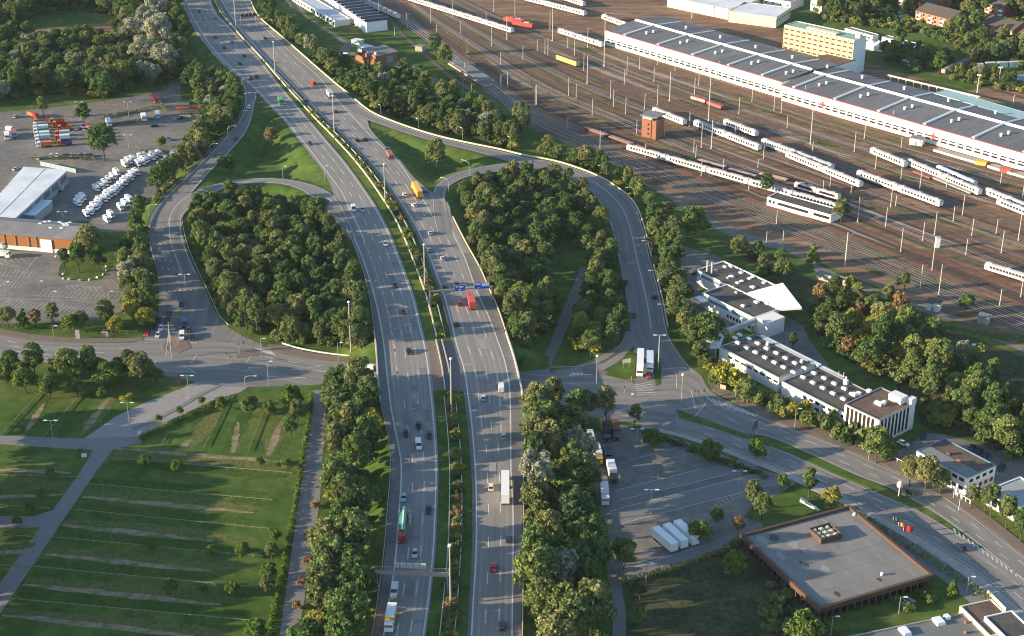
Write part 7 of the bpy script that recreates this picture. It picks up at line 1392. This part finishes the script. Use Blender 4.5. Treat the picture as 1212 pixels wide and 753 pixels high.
# round sign on the median, banners and flags
p = W(1063.5,588); h = pxh(1063.5,588,577); t = thing('round_sign', 'pink and white balloon-shaped sign on a white pole on the median', 'sign', p); mb = MB(); mb.tube((0,0,0),(0,0,h),.16,.14,8); mb.build('pole', WHITEP, t)
def ball(c, r, sc=(1,1,1), n=10):
    mb = MB(); vs = []; fs = []
    for i in range(n+1):
        for j in range(n*2): a = math.pi*i/n; q = math.pi*j/n; vs.append((c[0]+r*sc[0]*math.sin(a)*math.cos(q), c[1]+r*sc[1]*math.sin(a)*math.sin(q), c[2]+r*sc[2]*math.cos(a)))
    for i in range(n):
        for j in range(n*2): fs.append((i*2*n+j, i*2*n+(j+1) % (2*n), (i+1)*2*n+(j+1) % (2*n), (i+1)*2*n+j))
    return mb.add(vs, fs)
ball((0,0,h+.9), 1.0, (1,1,1.25)).build('balloon', mat('balloon_pink', (.66,.42,.42), .5), t); ball((0,0,h+1.6), .75, (1,1,.9)).build('balloon_top', WHITEP, t)
def flag(px, py, yt, label, col, w_=1.6, hh=1.0, col2=None):
    p = W(px, py); h = pxh(px, py, yt); t = thing('flag_pole', label, 'flag pole', p); mb = MB(); mb.tube((0,0,0),(0,0,h),.07,.05,6); mb.build('pole', WHITEP, t); n = 6; vs = []
    for i in range(n+1):
        for z in (0, 1): vs.append((w_*i/n, .18*math.sin(i*1.3), h-.1-hh*z-.25*i/n))
    fs = [(2*i, 2*i+1, 2*i+3, 2*i+2) for i in range(n)]; mb = MB(); mb.add(vs, fs); mb.add([(x, y+.03, z) for x, y, z in vs], [f[::-1] for f in fs]); mb.build('flag', col, t)
flag(1056,625,612,'flag pole with a dark limp flag beside the brown office hedge', mat('flag_dark',(.12,.1,.1),.8), 1.8, 1.4); flag(1062,632,618,'flag pole with a yellow flag beside the brown office hedge', mat('flag_yellow',(.75,.36,.05),.8), 2.0, 1.4); flag(1068,638,622,'flag pole with a bright red flag beside the brown office hedge', mat('flag_red',(.65,.04,.03),.8), 3.0, 1.9)
flag(1128,590,576,'white banner pole in front of the white two-storey block, left one', WHITEP, 1.2, 2.8); flag(1134.5,604,586,'slim bare-looking flag pole at the road in front of the white block', WHITEP, .8, 1.2); flag(1152,592,574,'white banner pole between the white block and the grey roof hall, left one', WHITEP, 1.2, 2.8); flag(1156,590,577,'white and pink banner pole beside the grey roof hall', mat('banner_pink',(.62,.45,.45),.7), 1.3, 2.8)
# roadside boards and small things
def board(px, py, label, w_, h_, z0, m, rz=0, cat='sign', nm='sign_board', z=0):
    p = W(px, py, z); t = thing(nm, label, cat, p, rz); MB().box((0,0,z0+h_/2),(w_,.14,h_)).build('panel', m, t)
    for s in (-w_*.35, w_*.35): MB().box((s,.12,(z0+h_*.5)/2),(.1,.1,z0+h_*.5)).build('post', LPM, t)
board(741.5,436,'cream notice board on the grass island by the slip road',3.0,1.6,2.2,CREAM,R(20)); board(893,514,'dark advertising board at the split of the grass median',3.2,3.2,1.8,mat('board_dark',(.10,.10,.10),.5),R(50)); board(855.5,461,'low pinkish cabinet-like board in the roadside hedge',2.2,1.6,.2,mat('board_pink',(.55,.35,.28),.7),R(-30)); board(100,543,'small white board on the meadow below the path crossing',1.6,1.4,.6,WHITEP,R(10)); board(165.5,516,'white board at the hedge end of the driveway',1.4,1.1,.6,WHITEP,R(20)); board(212.5,458,'dark advertising pillar board at the top of the driveway',1.6,4.2,.3,mat('board_brown',(.14,.09,.08),.6),R(10)); board(92.5,401.5,'striped advertising column board between the street and the hedge',1.6,3.6,.2,mat('board_grey',(.4,.38,.36),.6)); board(124.5,399,'red-edged shelter panel at the bus stop of the wide street',2.6,2.2,.2,mat('board_glass',(.35,.30,.28),.4)); board(1098.5-350,999 if False else 470,'white road marker board at the junction kerb',.8,.8,.8,WHITEP); board(800,287,'white notice panel at the top corner of the factory yard',3.5,2.0,2.0,WHITEP,R(10))
board(717,253,'white rear of a traffic sign on the inner edge of the right ramp',1.8,1.4,1.2,GALV,R(-40))
# fences
FEN = mat('weathered_wood', (.22,.21,.13), .85, var=.2, scale=.6)
def fence(p, q, label, h=.6, gap=2.6, m=FEN, nm='low_fence', n_max=90, panel=False):
    a, b = W(*p), W(*q); d = b-a; L = d.length; n = min(n_max, max(2, int(L/gap))); t = thing(nm, label, 'fence', a, FWD(a, b)); mb = MB(); mb.box((L/2,0,h-.08),(L,.14,.16)); 
    if panel: mb.box((L/2,0,h/2),(L,.1,h))
    mb.build('rail', m, t); pm = MB().box((0,0,h/2),(.22,.22,h)).mesh('post', m)
    for i in range(n+1): link('post', pm, t, (L*i/n,0,0))
F = [((104,574),(322,593),'topmost long dashed wooden rail across the lower meadow'),((84,604),(318,627),'second long wooden rail across the lower meadow'),((62,637),(310,660),'third long wooden rail across the lower meadow'),((40,672),(306,697),'fourth long wooden rail across the lower meadow'),((14,710),(300,736),'lowest long wooden rail across the lower meadow'),((127,543),(345,561),'wooden rail just below the sandy track on the meadow'),((-30,597),(58,603),'short wooden rail on the left meadow beside the side path'),((-30,562),(95,566),'wooden rail on the left meadow below the signboard'),((-40,631),(44,637),'short wooden rail on the left meadow near the small trees'),((-40,668),(32,672),'short wooden rail at the lower left edge of the meadow')]
for p, q, lb in F: fence(p, q, lb)
for p, q, lb in (((272,468),(242,530),'slanted wooden rail, left one on the fenced meadow'),((313,486),(294,534),'slanted wooden rail, right one on the fenced meadow'),((47,466),(2,515),'slanted wooden rail, left one on the street-side meadow'),((95,468),(52,518),'slanted wooden rail, right one on the street-side meadow'),((198,515),(192,526),'short slanted rail stub near the driveway hedge')): fence(p, q, lb)
fence((-40,383),(160,396),'green mesh fence between the car park trees and the wide street', 1.4, 3, mat('mesh_fence', (.12,.13,.07), .9)); fence((1038,533),(1068,550),'pale yellow railing beside the columned office drive', 1.2, 2, CREAM); fence((1133,588),(1148,597),'white sliding gate in front of the white two-storey block', 1.5, 1.5, WHITEP); fence((1169,703),(1190,724),'yellowish low wall fence at the road by the bottom right corner', 1.3, 2.5, CREAM, panel=True); fence((48,196),(90,205),'blue-grey board fence behind the white-roofed hall', 2.2, 3, mat('blue_fence', (.28,.36,.40), .8), panel=True); fence((118,141),(196,128),'low hedge-top fence along the curved depot lane', .9, 3, FEN)
# benches, stones, small bits
gs = 'white marker stones round the car park island'
sm = MB().box((0,0,.3),(1.1,.5,.6),taper=.8).mesh('marker_stone', WHITEP)
for x, y in ((75,325),(75,330.5),(82,331),(94,332.5),(106,331.5),(115,329),(122,325.5),(126,320.5),(125.5,316),(66,304),(69,304)):
    o = link('marker_stone', sm, None, W(x, y, .05), random.uniform(0,3)); tag(o, 'white painted marker stone at the rim of the rounded car park island', 'stone', gs)
for k in range(3):
    p = W(1066+k*5.5,715-k*1.5); t = thing('picnic_bench', ('left','middle','right')[k]+' grey bench of the three on the lawn before the brown office', 'bench', p, R(-50)); MB().box((0,0,.72),(3,.8,.1)).build('table_top', CONCR, t)
    for s in (-1, 1): MB().box((0,s*.75,.42),(3,.35,.08)).build('seat', CONCR, t); MB().box((s*1.1,0,.35),(.12,1.7,.7)).build('leg', METAL, t)
p, q = W(947.5,589,1.5), W(969,604,.2); t = thing('concrete_ramp_wall', 'white tapering ramp wall behind the back corner of the brown office', 'wall', (p.x,p.y,0), FWD(p, q)); L = (q-p).length; MB().add([(0,-.2,0),(L,-.4,0),(L,.4,0),(0,.2,0),(0,-.2,1.7),(L,-.4,.4),(L,.4,.4),(0,.2,1.7)], [(3,2,1,0),(4,5,6,7),(0,1,5,4),(1,2,6,5),(2,3,7,6),(3,0,4,7)]).build('wall', WHITEW, t)
